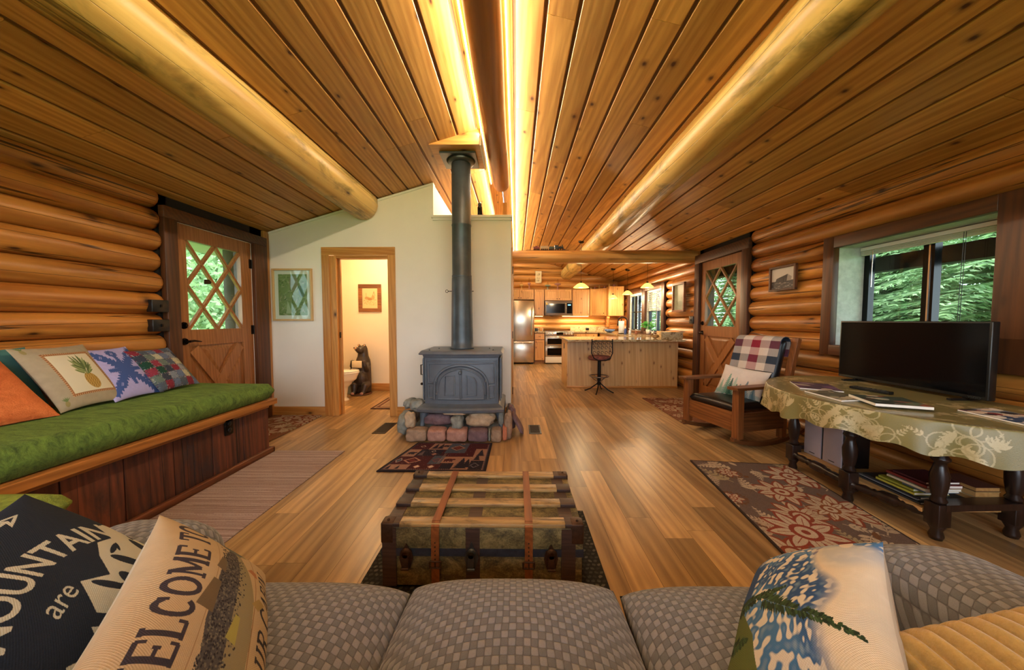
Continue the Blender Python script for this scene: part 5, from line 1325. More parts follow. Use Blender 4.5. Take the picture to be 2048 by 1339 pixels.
PX, PY = -.575, 3.52
t = thing('stove_pipe', 'tall dark flue pipe rising from the wood stove to the ceiling', 'flue pipe', (PX, PY, .876))
m = M(); m.lathe([(.125, .876), (.125, .892), (.117, .90), (.115, .98), (.105, 1.62), (.103, 1.63)], (PX, PY, 0), 32); m.build('lower_pipe', 'pipe', t, world=True)
m = M(); m.lathe([(.100, 1.62), (.104, 1.63), (.104, 1.65), (.100, 1.655), (.100, 2.16), (.103, 2.165), (.103, 2.18), (.100, 2.185), (.1, 2.84)], (PX, PY, 0), 32); m.build('upper_pipe', 'pipe', t, world=True)
m = M(); m.tube([(PX - .10, PY, 1.485), (PX - .145, PY, 1.485)], .004, 8); m.tube([(PX - .145, PY, 1.485), (PX - .155, PY, 1.50), (PX - .17, PY, 1.497), (PX - .175, PY, 1.485), (PX - .17, PY, 1.473), (PX - .155, PY, 1.47), (PX - .145, PY, 1.485)], .003, 6)
m.tube([(PX + .10, PY, 1.485), (PX + .125, PY, 1.485)], .004, 8); m.build('damper_key', 'bronze', t, world=True)
m = M(); m.lathe([(.101, 2.80), (.125, 2.805), (.150, 2.835)], (PX, PY, 0), 32); m.box(PX - .19, PX + .17, PY - .17, PY + .17, 2.835, 2.855); m.build('ceiling_collar', 'galv', t, world=True, fixn=True)
m = M(); xa, xb, ya, yb = -.84, -.345, 3.24, 3.76; zb = 2.862
lo = [(xa, ya, zb), (xb, ya, zb), (xb, yb, zb), (xa, yb, zb)]; hi = [(xa, ya, zc(xa) + .0), (xb, ya, zc(xb)), (xb, yb, zc(xb)), (xa, yb, zc(xa))]
m.add(lo + hi, [(3, 2, 1, 0), (0, 1, 5, 4), (1, 2, 6, 5), (2, 3, 7, 6), (3, 0, 4, 7)], 0, .5); m.box(xb - .004, xb + .01, ya, yb, zb - .01, zc(xb) + .0, 1)
o = m.build('flue_box', ['trimx', 'white']); tag(rebase(o, (-.6, 3.5, zb)), 'pine wedge box on the ceiling slope around the top of the flue', 'box')

# ================================================================ rocking chair (local: front = -y)
t = thing('rocking_chair', 'mission oak rocking chair with black leather seat and plaid draped back', 'rocking chair', (2.23, 3.36, 0), (0, 0, -73.7))
rk = []
for sx in (-1, 1):
    m = M(); pts = []
    N = 20; Rr = 1.25
    for i in range(N + 1):
        y = -.36 + .88 * i / N; z = Rr - math.sqrt(Rr ** 2 - (y - .06) ** 2) + .018; pts.append((y, z))
    poly = [(y, z - .017) for y, z in pts] + [(y, z + .022) for y, z in pts[::-1]]
    m.prism(poly, (sx * .29 - .022, 0, 0), (0, 1, 0), (0, 0, 1), (.044, 0, 0), 0, .3); m.build('rocker', 'missiony', t, bevel=.004, fixn=True)
    m = M(); m.box(sx * .29 - .032, sx * .29 + .032, -.335, -.265, .095, .545, tint=.5); m.build('front_leg', 'mission', t, bevel=.004)
    m = M(); m.box(sx * .27 - .028, sx * .27 + .028, .24, .30, .05, .42, tint=.4); m.bar((sx * .27, .27, .36), (sx * .265, .44, 1.0), .056, .05, up=(0, 1, 0), tint=.5); m.build('back_post', 'mission', t, bevel=.003)
    m = M(); m.prism([(-.38, -.055), (.28, -.05), (.30, .03), (.10, .052), (-.38, .055)], (sx * .295, 0, .548), (0, 1, 0), (1, 0, 0), (0, 0, .026), 0, .5); m.build('arm', 'missiony', t, bevel=.004, fixn=True)
    m = M(); m.box(sx * .29 - .014, sx * .29 + .014, -.27, .25, .15, .325, tint=.3); m.build('side_apron', 'missiony', t, bevel=.002)
m = M(); m.box(-.262, .262, -.315, -.285, .155, .33, tint=.6); m.build('front_apron', 'missionx', t, bevel=.003)
m = M(); m.box(-.262, .262, .25, .28, .16, .32, tint=.3)
for z in (.50, .62, .74, .86, .96): y = .27 + (z - .36) / .64 * .17; m.bar((-.25, y, z), (.25, y, z), .018, .07, up=(0, .1, 1), tint=.5)
m.build('back_slats', 'missionx', t)
def local_slab(name, mat, x0, x1, y0, y1, z0, z1, parent, r=.03, dome=.01, mtx=None, nx=24):
    o = slab_cushion(name, '', '', x0, x1, y0, y1, z0, z1, mat, None, r, dome, nx, nx)
    for k in ('label', 'category'): 
        if k in o: del o[k]
    o.parent = parent; o.location = ((x0 + x1) / 2, (y0 + y1) / 2, z0)
    if mtx is not None: o.matrix_local = mtx @ Matrix.Translation(((x0 + x1) / 2, (y0 + y1) / 2, z0))
    return o
local_slab('seat_cushion', 'leather', -.258, .258, -.31, .24, .325, .40, t, r=.028, dome=.02)
tilt = math.atan2(.17, .64)
bm_ = Matrix.Translation((0, .215, .39)) @ Matrix.Rotation(PI / 2 - tilt, 4, 'X')
local_slab('back_cushion', 'leather', -.235, .235, 0, .60, -.02, .075, t, r=.03, dome=.012, mtx=bm_)
# plaid throw over the top of the back
pc = Canvas(.42, .62, 180, '#c9bdb4')
cols = ['#2c3340', '#c9bdb4', '#9a1f34', '#c9bdb4', '#2c3340']
for i in range(6): c = ['#3a4454', '#d4c8be', '#a02a3c', '#d4c8be', '#3a4454', '#a02a3c'][i]; pc.rect(i * .084, 0, i * .084 + .084, .62, c)
for j in range(8):
    c = ['#d4c8be', '#26303f', '#d4c8be', '#7a1c30'][j % 4]; pc.rect(0, j * .078, .42, j * .078 + .078, c, .5)
def throwfn(U, Vv):
    x = (U - .5) * .47; s = Vv * .62; L1 = .30; rr = .066
    y = np.zeros_like(s); z = np.zeros_like(s)
    # along the slanted back: distance d below the top, front side offset -rr, rear side +rr
    for_mask = s < L1; arc = (s >= L1) & (s < L1 + PI * rr); back = s >= L1 + PI * rr
    d = np.where(for_mask, L1 - s, 0); th = np.where(arc, (s - L1) / rr, 0); d2 = np.where(back, s - L1 - PI * rr, 0)
    off = np.where(for_mask, -rr, np.where(arc, -rr * np.cos(th), rr)); hgt = np.where(for_mask, -d, np.where(arc, rr * np.sin(th), -d2))
    off = off + .005 * np.sin(x * 30 + s * 6)
    cx_, sx_ = math.cos(tilt), math.sin(tilt); y = .337 + off * cx_ + hgt * sx_; z = .945 - off * sx_ + hgt * cx_
    return x, y, z
o = surf('plaid_throw', pc, throwfn, 'flat'); o.location = t.location; o.rotation_euler = t.rotation_euler
md = o.modifiers.new('thick', 'SOLIDIFY'); md.thickness = .006; md.offset = 1
tag(o, 'red, navy and cream plaid blanket draped over the rocking chair back', 'blanket')
cv = Canvas(.46, .34, 300, '#d9cfc8'); cv.mottle(.06, 8, 2)
for k in range(60): x_ = rs.uniform(0, .46); y_ = rs.uniform(0, .07); cv.ell(x_, y_, rs.uniform(.02, .05), rs.uniform(.008, .02), rs.choice(['#aebfc0', '#9fb4ba', '#c9c6c4', '#8ba6a4']), 0, .6)
def sfir(x_, y_, h_, c):
    for k in range(12):
        q = k / 12; w_ = h_ * .20 * (1 - q) + .004; yy = y_ + h_ * q * .92
        for s_ in (-1, 1): cv.leaf(x_, yy + h_ * .05, w_ * 1.25, h_ * .055, (-.5 if s_ > 0 else PI + .5), c)
        cv.poly([(x_ - w_ * .55, yy), (x_ + w_ * .55, yy), (x_, yy + h_ * .14)], c)
for (x_, y_, h_, c) in ((.21, .02, .21, '#a9c0b4'), (.37, .03, .13, '#9fb0bc'), (.13, .02, .24, '#6f9a8c'), (.06, .03, .15, '#8aae9c'), (.33, .02, .19, '#5a7a90'), (.27, .02, .14, '#5d8a90'), (.17, .02, .19, '#2e5a50'), (.40, .02, .16, '#4f7488'), (.235, .03, .12, '#3f7a72')): sfir(x_, y_, h_, c)
LM = Matrix.LocRotScale(t.location, t.rotation_euler, None) @ frame_from((.02, .055, .535), (.98, .10, -.06), (.02, .42, .90))
pillow('throw_pillow', 'white pillow with misty green firs on the rocking chair', 'cushion', cv, .46, .34, .12, LM, 'canvas', '#d9cfc8', 33)

# ================================================================ television table
t = thing('gateleg_table', 'dark turned gateleg table under the television and gold tablecloth', 'table', (2.5, 2.1, 0))
TCX, TCY, TA, TB, TZ = 2.50, 2.10, .70, .755, .70; XC = 2.80
def tp(th): return min(XC, TCX + TA * math.cos(th)), TCY + TB * math.sin(th)
m = M(); N = 72; m.prism([tp(2 * PI * i / N) for i in range(N)], (0, 0, TZ - .028), (1, 0, 0), (0, 1, 0), (0, 0, .024), 0, .3); m.build('tabletop', 'darkleg', t, world=True)
def turned(x, y, z0=0, z1=.67):
    m = M(); prof = [(.024, z0), (.03, z0 + .02), (.022, z0 + .05), (.034, z0 + .075), (.034, z0 + .08)]
    m.lathe(prof, (x, y, 0), 16); m.box(x - .034, x + .034, y - .034, y + .034, .078, .20, b=.004)
    m.lathe([(.026, .2), (.034, .215), (.024, .235), (.028, .245), (.036, .30), (.038, .35), (.026, .40), (.022, .42), (.036, .435), (.036, .445), (.024, .46), (.026, .50), (.036, .53), (.026, .55)], (x, y, 0), 16)
    m.box(x - .034, x + .034, y - .034, y + .034, .55, z1, b=.004); return m
for (x, y) in ((2.20, 2.60), (2.165, 2.13), (2.27, 1.76), (2.70, 1.78), (2.68, 2.60)): turned(x, y).build('leg', 'darkleg', t, world=True)
def stretch(a, b, z=.12):
    m = M(); a = V(*a, z); b = V(*b, z); pr = [(0, .028), (.08, .028), (.1, .016), (.16, .022), (.22, .026), (.30, .018), (.33, .026), (.36, .018), (.42, .034), (.58, .034), (.64, .018), (.67, .026), (.70, .018), (.78, .026), (.84, .022), (.9, .016), (.92, .028), (1, .028)]
    m.tube([a.lerp(b, q) for q, _ in pr], [r_ for _, r_ in pr], 14); return m
stretch((2.20, 2.60), (2.165, 2.13)).build('stretcher', 'darkleg', t, world=True); stretch((2.165, 2.13), (2.27, 1.76)).build('stretcher', 'darkleg', t, world=True)
m = M(); m.bar((2.27, 1.76, .185), (2.70, 1.78, .185), .07, .035); m.build('cross_stretcher', 'darkleg', t, world=True); m = M(); m.bar((2.20, 2.60, .185), (2.68, 2.60, .185), .06, .03); m.build('cross_stretcher', 'darkleg', t, world=True)
m = M(); m.box(2.20, 2.70, 1.78, 2.60, .60, .668); m.build('apron', 'darkleg', t, world=True)
m = M(); m.prism([(2.235, 1.80), (2.70, 1.80), (2.70, 2.62), (2.20, 2.62), (2.20, 2.16)], (0, 0, .125), (1, 0, 0), (0, 1, 0), (0, 0, .022), 0, .5); m.build('lower_shelf', 'shelf', t, world=True)

def damask(cv, n, seed, sc=1.0):
    r_ = random.Random(seed); c1, c2 = '#a89a6e', '#b5a67c'
    cv.mottle(.08, 12, seed)
    for k in range(n):
        x_, y_ = r_.uniform(0, cv.w), r_.uniform(0, cv.h); a = r_.uniform(0, 6.28); s_ = r_.uniform(.06, .10) * sc; pts = []
        for i in range(26): th = a + i * .30; rr = s_ * (1 - i / 30); pts.append((x_ + rr * math.cos(th), y_ + rr * math.sin(th)))
        cv.line(pts, .008 * sc, c1)
        for q in range(6): cv.leaf(pts[0][0], pts[0][1], .05 * sc, .02 * sc, a + 1.2 + q * .45, c2)
        cv.spray(pts[8][0], pts[8][1], .11 * sc, a + 2, c2, 5, .45, .8)
tb = thing('tablecloth', 'olive gold damask tablecloth with scalloped drop on the television table', 'tablecloth', (TCX, TCY, TZ))
cv = Canvas(1.6, 1.6, 330, '#7a7248'); damask(cv, 70, 5)
def topfn(U, Vv):
    u = U * 2 - 1; v = Vv * 2 - 1; dx = u * np.sqrt(1 - v * v / 2); dy = v * np.sqrt(1 - u * u / 2)
    return np.minimum(dx * (TA + .004), XC - TCX), dy * (TB + .004), 0 * dx + .001
P['satin_top'] = painted('damask_under_clear_cover', .35, gloss=.5)
P['satin_top'].node_tree.nodes['Principled BSDF'].inputs['Coat Weight'].default_value = .25
surf('top_cloth', cv, topfn, 'satin_top', tb)
cv = Canvas(3.9, .18, 1500, '#7a7040'); damask(cv, 80, 9, .9)
def skirt(U, Vv):
    th = PI * .30 + U * PI * 1.40; h = (1 - Vv); rip = (.016 * np.sin(th * 17) + .009 * np.sin(th * 31 + 1)) * h
    a = TA + .004 + rip + .022 * h ** .5; b = TB + .004 + rip + .022 * h ** .5
    x = np.minimum(a * np.cos(th), XC - TCX); drop = .150 + .010 * np.sin(th * 23) + .012 * np.sin(th * 5)
    edge = .004 * np.clip(1 - (1 - Vv) * 12, 0, 1)
    return x, b * np.sin(th), .001 - h * drop
surf('drop', cv, skirt, 'satin', tb)
m = M()
for i in range(60):
    th = PI * .45 + PI * 1.08 * i / 60; th2 = PI * .45 + PI * 1.08 * (i + 1) / 60
    m.tube([(TCX + (TA + .003) * math.cos(a), TCY + (TB + .003) * math.sin(a), TZ + .004) for a in (th, th2)], .0022, 5, caps=False)
m.build('clear_cover_edge', 'clearg', tb, world=True)

# television
t = thing('television', 'black flat television standing on the gold tablecloth', 'television', (2.66, 2.30, TZ))
m = M(); m.box(2.655, 2.70, 1.87, 2.735, .722, 1.172, b=.006); m.box(2.70, 2.725, 2.0, 2.6, .76, 1.0, b=.006); m.build('housing', 'blackp', t, world=True)
m = M(); m.box(2.6535, 2.656, 1.882, 2.723, .742, 1.162); m.build('screen', 'dglass', t, world=True)
for y in (1.98, 2.62): m = M(); m.bar((2.58, y, .709), (2.76, y, .709), .02, .010); m.bar((2.68, y, .71), (2.68, y, .73), .02, .02, up=(0, 1, 0)); m.build('foot', 'blackp', t, world=True)
co, tr = text_tris('VIZIO', True, 0); m = M(); sz = .022
vs = [(2.6525, 1.925 - p[0] * sz, .732 + p[1] * sz * .8) for p in co]; m.add(vs, [tuple(q) for q in tr], 0, .5)
lg = m.build('logo', W['galv'], t, world=True)
# remote, magazines, books on the table
def paper_thing(name, label, cat, pts, th, cv, z=TZ + .003, edge='#d8d2c4'):
    """stack of pages with a printed cover; pts = 4 corners"""
    p = [V(*q, 0) for q in pts]; c = sum(p, V(0, 0, 0)) / 4
    tt = thing(name, label, cat, (c.x, c.y, z))
    m = M(); m.prism([(q.x, q.y) for q in p], (0, 0, z), (1, 0, 0), (0, 1, 0), (0, 0, th)); m.build('pages', 'white', tt, world=True, fixn=True)
    def fn(U, Vv):
        X = (p[0].x * (1 - U) + p[1].x * U) * (1 - Vv) + (p[3].x * (1 - U) + p[2].x * U) * Vv - c.x; Y = (p[0].y * (1 - U) + p[1].y * U) * (1 - Vv) + (p[3].y * (1 - U) + p[2].y * U) * Vv - c.y
        return X, Y, X * 0 + th + .0008
    surf('cover', cv, fn, 'paper', tt); return tt
def blotch_cv(w, h, bgc, cols, n=18, seed=1, nx=60):
    cv = Canvas(w, h, nx, bgc); r_ = random.Random(seed)
    for k in range(n): cv.ell(r_.uniform(0, w), r_.uniform(0, h), r_.uniform(.1, .3) * w, r_.uniform(.04, .14) * h, r_.choice(cols), r_.uniform(-.6, .6))
    return cv
paper_thing('magazine', 'purple covered magazine at the far end of the television table', 'magazine', [(1.975, 2.30), (2.16, 2.18), (2.30, 2.44), (2.11, 2.55)], .006, blotch_cv(.21, .28, '#4a3a50', ['#6a4a6c', '#3a3444', '#a89a8c', '#5a4058']))
paper_thing('magazine', 'pale edged magazine under the open book on the tablecloth', 'magazine', [(1.90, 1.93), (2.10, 1.96), (2.10, 2.22), (1.92, 2.20)], .008, blotch_cv(.2, .26, '#5c5a4c', ['#8a8470', '#3c3a34', '#a89c84'], seed=4))
paper_thing('book', 'dark landscape photo book with cream page edge on the tablecloth', 'book', [(1.955, 1.80), (2.17, 1.72), (2.26, 1.94), (2.04, 2.03)], .014, blotch_cv(.24, .24, '#33403a', ['#5a6a58', '#8a5040', '#b8b0a0', '#28302c', '#6a7a78'], seed=7), z=TZ + .013)
paper_thing('magazine', 'bright cover magazine at the near right of the television table', 'magazine', [(2.30, 1.50), (2.52, 1.50), (2.55, 1.78), (2.33, 1.75)], .005, blotch_cv(.22, .28, '#6a7a8c', ['#c9b8a8', '#7a2c34', '#33486c', '#d8d4cc', '#2c2c34'], n=26, seed=9))
m = M(); m.bar((2.36, 2.33, TZ + .012), (2.40, 2.12, TZ + .012), .042, .016)
for k in range(7):
    q = V(2.36, 2.33, TZ + .021).lerp(V(2.40, 2.12, TZ + .021), .12 + k * .12); m.box(q.x - .010, q.x + .010, q.y - .006, q.y + .006, q.z - .002, q.z + .002, 1)
tag(rebase(m.build('remote_control', ['blackp', 'galv'], bevel=.002), (2.38, 2.22, TZ)), 'black remote control lying in front of the television', 'remote control')
# storage boxes and books on the lower shelf
for i, (a, b, l) in enumerate(((2.43, 2.575, 'pale grey box speaker on the table shelf, farther of the two'), (2.275, 2.42, 'pale grey box speaker on the table shelf, nearer of the two'))):
    tt = thing('speaker_box', l, 'speaker', (2.35, (a + b) / 2, .148)); m = M(); m.box(2.268, 2.45, a, b, .148, .44, b=.003); m.build('housing', 'blackp', tt, world=True)
    m = M(); m.box(2.258, 2.268, a + .003, b - .003, .150, .44, b=.002); m.build('front_cover', plain('pale_grille_%d' % i, '#b3aab0', .8, var=.05), tt, world=True)
    m = M(); m.box(2.2565, 2.2585, (a + b) / 2 - .022, (a + b) / 2 + .022, .168, .173); m.build('name_plate', 'black', tt, world=True)
bk = [(1.83, 2.20, .148, .012, '#3a3c40', 'wide dark atlas at the bottom of the shelf stack', .27), (1.85, 2.17, .161, .010, '#8c9094', 'grey magazine second from the bottom of the shelf stack', .26), (1.84, 2.15, .172, .012, '#2c2f34', 'charcoal book third from the bottom of the shelf stack', .25),
      (1.86, 2.06, .185, .016, '#c9c04a', 'yellow paperback lower of the two yellow spines', .20), (1.87, 2.05, .202, .015, '#a9a83c', 'olive yellow paperback upper of the two yellow spines', .20), (1.82, 1.93, .218, .013, '#5a6a7c', 'blue grey book over the yellow paperbacks', .19),
      (1.81, 2.00, .232, .016, '#d0c4a0', 'cream edged book below the red one on the shelf', .20), (1.81, 2.01, .249, .018, '#7a2a24', 'brick red hardback in the shelf stack', .20), (1.82, 1.98, .268, .014, '#4a1c24', 'dark maroon book on top of the shelf stack', .19)]
for i, (a, b, z, th, c, l, dep) in enumerate(bk):
    mc = plain('book_cover_%d' % i, c, .5); tt = thing('book', l, 'book', (2.34, (a + b) / 2, z), group=None); x_ = 2.262 + (i % 3) * .006
    m = M(); m.box(x_, x_ + dep, a, b, z, z + .002); m.box(x_, x_ + dep, a, b, z + th - .003, z + th - .001); m.box(x_, x_ + .003, a, b, z, z + th - .001); m.build('cover', mc, tt, world=True)
    m = M(); m.box(x_ + .004, x_ + dep - .003, a + .002, b - .003, z + .002, z + th - .003); m.build('pages', 'white', tt, world=True)
for i, (z, th, c, l) in enumerate(((.148, .05, '#c0ac84', 'thick cream paged book at the near end of the shelf'), (.199, .03, '#a88a58', 'tan book on the near end book pile'), (.230, .024, '#5a3020', 'brown hardback topping the near end book pile'))):
    tt = thing('book', l, 'book', (2.45, 1.70, z)); m = M(); m.box(2.55, 2.68, 1.82, 1.99, z + .002, z + th - .003); m.build('pages', 'shelf', tt, world=True)
    m = M(); m.box(2.548, 2.684, 1.818, 1.992, z, z + .002); m.box(2.548, 2.684, 1.818, 1.992, z + th - .003, z + th - .001); m.build('cover', plain('book_cover_b%d' % i, c, .6), tt, world=True)

# ================================================================ pictures and wall plates
def picture(name, label, c, right, w, h, fw, fmat, cv, matw=0, depth=.02, matc='#e6e0d0', glassy=False):
    """framed picture; c centre on the wall, right = direction of picture's +x, faces right x up"""
    r_ = V(*right); up = V(0, 0, 1); n = r_.cross(up); c = V(*c); t = thing(name, label, 'picture', tuple(c))
    m = M()
    for (x_, z_, a, b) in ((0, h / 2 - fw / 2, w / 2, fw / 2), (0, -h / 2 + fw / 2, w / 2, fw / 2), (-w / 2 + fw / 2, 0, fw / 2, h / 2 - fw), (w / 2 - fw / 2, 0, fw / 2, h / 2 - fw)):
        m.obox(r_ * x_ + up * z_ + n * depth / 2, r_ * a, n * depth / 2, up * b)
    m.build('frame', fmat, t, bevel=.003)
    iw, ih = w - 2 * fw, h - 2 * fw
    if matw:
        m = M(); m.obox(n * .005, r_ * iw / 2, n * .003, up * ih / 2); m.build('mat_board', plain(name + '_mat', matc, .8), t); iw -= 2 * matw; ih -= 2 * matw
    def fn(U, Vv):
        a = (U - .5) * iw; b = (Vv - .5) * ih; return r_.x * a + n.x * .0095, r_.y * a + n.y * .0095, b
    surf('print', cv, fn, 'paper', t)
    if glassy: m = M(); m.obox(n * .013, r_ * (w - 2 * fw) / 2, n * .0008, up * (h - 2 * fw) / 2); m.build('glazing', 'glass', t)
    return t
W['goldwood'] = plain('pale_gold_frame', '#c9a468', .4, var=.08)
cv = Canvas(.32, .46, 150, '#7f9058'); r_ = random.Random(4)
for k in range(260): cv.leaf(r_.uniform(0, .32), r_.uniform(.0, .46), r_.uniform(.02, .07), .012, r_.uniform(-2.4, 1.2), r_.choice(['#6f8448', '#93a26a', '#84955c', '#5f7444', '#a3a37c', '#7a8a5a']))
cv.ell(.255, .27, .03, .07, '#5a7a74', .2, .7); cv.ell(.17, .36, .05, .09, '#948c74', 0, .6); cv.poly([(.08, .02), (.10, .16), (.15, .02)], '#a8b48a')
picture('picture_frame', 'green abstract painting in a pale wood frame on the white wall', (-2.708, WY - .0, 1.485), (1, 0, 0), .485, .63, .022, 'goldwood', cv, .045, .03, glassy=True)
cv = Canvas(.2, .28, 80, '#d8bc88')
cv.ell(.06, .14, .03, .02, '#b08a5a'); cv.ell(.10, .13, .035, .018, '#a87c4c'); cv.ell(.14, .15, .022, .03, '#b8925e'); cv.line([(.02, .11), (.18, .115)], .004, '#8a6238'); cv.line([(.135, .17), (.15, .23), (.165, .17)], .005, '#8a6238'); cv.line([(.05, .15), (.05, .21)], .005, '#a0764a')
for k in range(40): cv.ell(r_.uniform(.02, .18), r_.uniform(.04, .10), .006, .004, '#b8925e')
picture('picture_frame', 'small sepia still life in a brown frame on the bathroom wall', (-2.41, 5.45, 1.54), (1, 0, 0), .375, .455, .06, 'missionx', cv, 0, .025)
cv = Canvas(.29, .2, 120, '#b8aca0'); cv.rect(0, 0, .29, .075, '#4a4240'); cv.poly([(.05, .075), (.06, .10), (.20, .135), (.24, .085), (.24, .06), (.05, .055)], '#332c2c'); cv.poly([(.20, .135), (.25, .105), (.24, .07), (.19, .07)], '#8c8078')
for k in range(50): cv.ell(r_.uniform(0, .29), r_.uniform(0, .06), .015, .004, r_.choice(['#6a605c', '#3c3636', '#8a8078']))
for k in range(8): cv.line([(.06 + k * .018, .06), (.06 + k * .018, .10)], .002, '#6a605c')
picture('picture_frame', 'old sepia photograph of a log lodge in a dark frame by the window', (2.855, 3.575, 1.625), (0, -1, 0), .35, .265, .022, 'case', cv, .0, .03)
cv = Canvas(.35, .42, 80, '#8d8f78'); cv.mottle(.2, 5, 3); cv.ell(.17, .2, .06, .1, '#9fa48a', 0, .6); cv.ell(.2, .1, .1, .05, '#77806a', 0, .6)
picture('picture_frame', 'faded grey green print in a wooden frame on the kitchen log wall', (2.83, 5.76, 1.57), (0, -1, 0), .42, .50, .035, W['missionx'], cv, 0, .04)
def plate(label, c, ax, w=.075, h=.115, sx=1):
    """black wall box with toggle, facing +-x"""
    t = thing('switch_plate', label, 'switch', c); m = M(); m.box(-.0 if sx > 0 else -.05, .05 if sx > 0 else 0, -w, w, -h / 2, h / 2, b=.004); m.build('box', 'blackp', t)
    m = M(); m.box(.05 if sx > 0 else -.058, .058 if sx > 0 else -.05, -.006, .006, -.012, .012); m.build('toggle', 'black', t); return t
plate('upper of the two black switch boxes on the left log wall', (-2.985, 2.70, 1.295), 0, .065, .10); plate('lower of the two black switch boxes on the left log wall', (-2.985, 2.70, 1.135), 0, .065, .10)
plate('black switch box beside the right side door', (2.89, 5.40, 1.18), 0, .06, .12, -1)

# ================================================================ kitchen
def cabinet(label, x0, x1, y0, y1, z0, z1, doors=(), drawers=(), knobz=None, toe=False, mat='cab'):
    t = thing('kitchen_cabinet', label, 'cabinet', ((x0 + x1) / 2, (y0 + y1) / 2, z0)); m = M()
    m.box(x0, x1, y0 + .02, y1, z0 + (.09 if toe else 0), z1, tint=.5)
    if toe: m.box(x0, x1, y0 + .07, y1, z0, z0 + .09, tint=.2)
    m.build('body', ('cabframe_shaded' if doors else mat), t, world=True)
    for (a, b, c, d, ks) in list(doors):
        m = M(); f = .05; m.box(a, b, y0 + .006, y0 + .02, c, d, tint=random.random())
        for q in ((a, a + f, c, d), (b - f, b, c, d), (a + f, b - f, c, c + f), (a + f, b - f, d - f, d)): m.box(q[0], q[1], y0 - .009, y0 + .007, q[2], q[3], tint=random.uniform(.3, .7))
        dd = m.build('door', mat, t, world=True, bevel=.002); k = M(); kx = a + .03 if ks < 0 else b - .03; kz = c + .04 if z0 > 1 else d - .05
        k.ball((kx, y0 - .018, kz), .012); k.tube([(kx, y0 - .002, kz), (kx, y0 - .016, kz)], .006, 8); k.build('knob', 'bronze', dd, world=True)
    for (a, b, c, d) in drawers:
        m = M(); m.box(a, b, y0 - .002, y0 + .02, c, d, tint=random.random()); dd = m.build('drawer', mat, t, world=True, bevel=.003)
        k = M(); kx, kz = (a + b) / 2, (c + d) / 2; k.tube([(kx - .03, y0 - .02, kz), (kx + .03, y0 - .02, kz)], .005, 8); k.build('handle', 'bronze', dd, world=True)
    return t
KY = 9.19; ZT, ZB = 2.03, 1.29; YB = 9.46
cabinet('short two door cabinet over the refrigerator', -.40, .50, KY, YB, 1.74, ZT, [(-.385, .10, 1.75, ZT - .01, 1), (.11, .49, 1.75, ZT - .01, -1)])
cabinet('narrow tall cabinet left of the microwave', .505, .785, KY, YB, ZB, ZT, [(.515, .775, ZB + .01, ZT - .01, -1)])
cabinet('short two door cabinet above the microwave', .79, 1.545, KY, YB, 1.715, ZT, [(.80, 1.165, 1.725, ZT - .01, 1), (1.17, 1.535, 1.725, ZT - .01, -1)])
cabinet('wide single door cabinet right of the microwave', 1.55, 2.04, KY, YB, ZB, ZT, [(1.57, 2.03, ZB + .01, ZT - .01, 1)])
# diagonal corner wall cabinet
t = thing('kitchen_cabinet', 'diagonal corner wall cabinet behind the pendant lamps', 'cabinet', (2.45, 9.2, ZB)); m = M()
m.prism([(2.045, 9.19), (2.40, 8.87), (2.80, 8.87), (2.80, YB), (2.045, YB)], (0, 0, ZB), (1, 0, 0), (0, 1, 0), (0, 0, ZT - ZB)); m.build('body', 'cab', t, world=True, fixn=True)
a_, b_ = V(2.045, 9.19, 0), V(2.40, 8.87, 0); d_ = (b_ - a_).normalized(); n_ = V(d_.y, -d_.x, 0); L_ = (b_ - a_).length
m = M(); up = V(0, 0, 1); cc = (a_ + b_) / 2 + up * (ZB + ZT) / 2
m.obox(cc + n_ * .008, d_ * (L_ / 2 - .02), n_ * .006, up * .355)
for (u, z, hw_, hh) in ((-(L_ / 2 - .045), 0, .025, .355), ((L_ / 2 - .045), 0, .025, .355), (0, .33, L_ / 2 - .07, .025), (0, -.33, L_ / 2 - .07, .025)): m.obox(cc + d_ * u + up * z + n_ * .018, d_ * hw_, n_ * .006, up * hh)
dd = m.build('door', 'cab', t, world=True); k = M(); k.ball(cc + d_ * (L_ / 2 - .045) - up * .30 + n_ * .035, .012); k.build('knob', 'bronze', dd, world=True)
cabinet('end wall cabinet showing its plain side toward the window', 2.405, 2.80, 8.62, 8.86, ZB, ZT + .02)
# refrigerator
t = thing('refrigerator', 'stainless refrigerator with bottom freezer at the left end of the kitchen', 'refrigerator', (.03, 9.1, 0)); FY = 8.78
m = M(); m.box(-.40, .485, FY + .06, 9.44, .03, 1.70, b=.006); m.build('body', 'steel2', t, world=True)
m = M(); m.box(-.395, .48, FY, FY + .055, .63, 1.695, b=.014); d1 = m.build('door', 'steel', t, world=True)
m = M(); m.box(-.395, .48, FY, FY + .055, .045, .615, b=.014); d2 = m.build('freezer_drawer', 'steel', t, world=True)
m = M(); m.tube([(.43, FY - .01, 1.52), (.43, FY - .05, 1.48), (.43, FY - .05, .80), (.43, FY - .01, .76)], .014, 10); m.build('handle', 'chrome', d1, world=True)
m = M(); m.tube([(-.33, FY - .01, .57), (-.30, FY - .05, .57), (.39, FY - .05, .57), (.42, FY - .01, .57)], .014, 10); m.build('handle', 'chrome', d2, world=True)
for x in (-.35, .43): m = M(); m.box(x - .03, x + .03, FY + .05, FY + .11, 0, .035); m.build('foot', 'black', t, world=True)
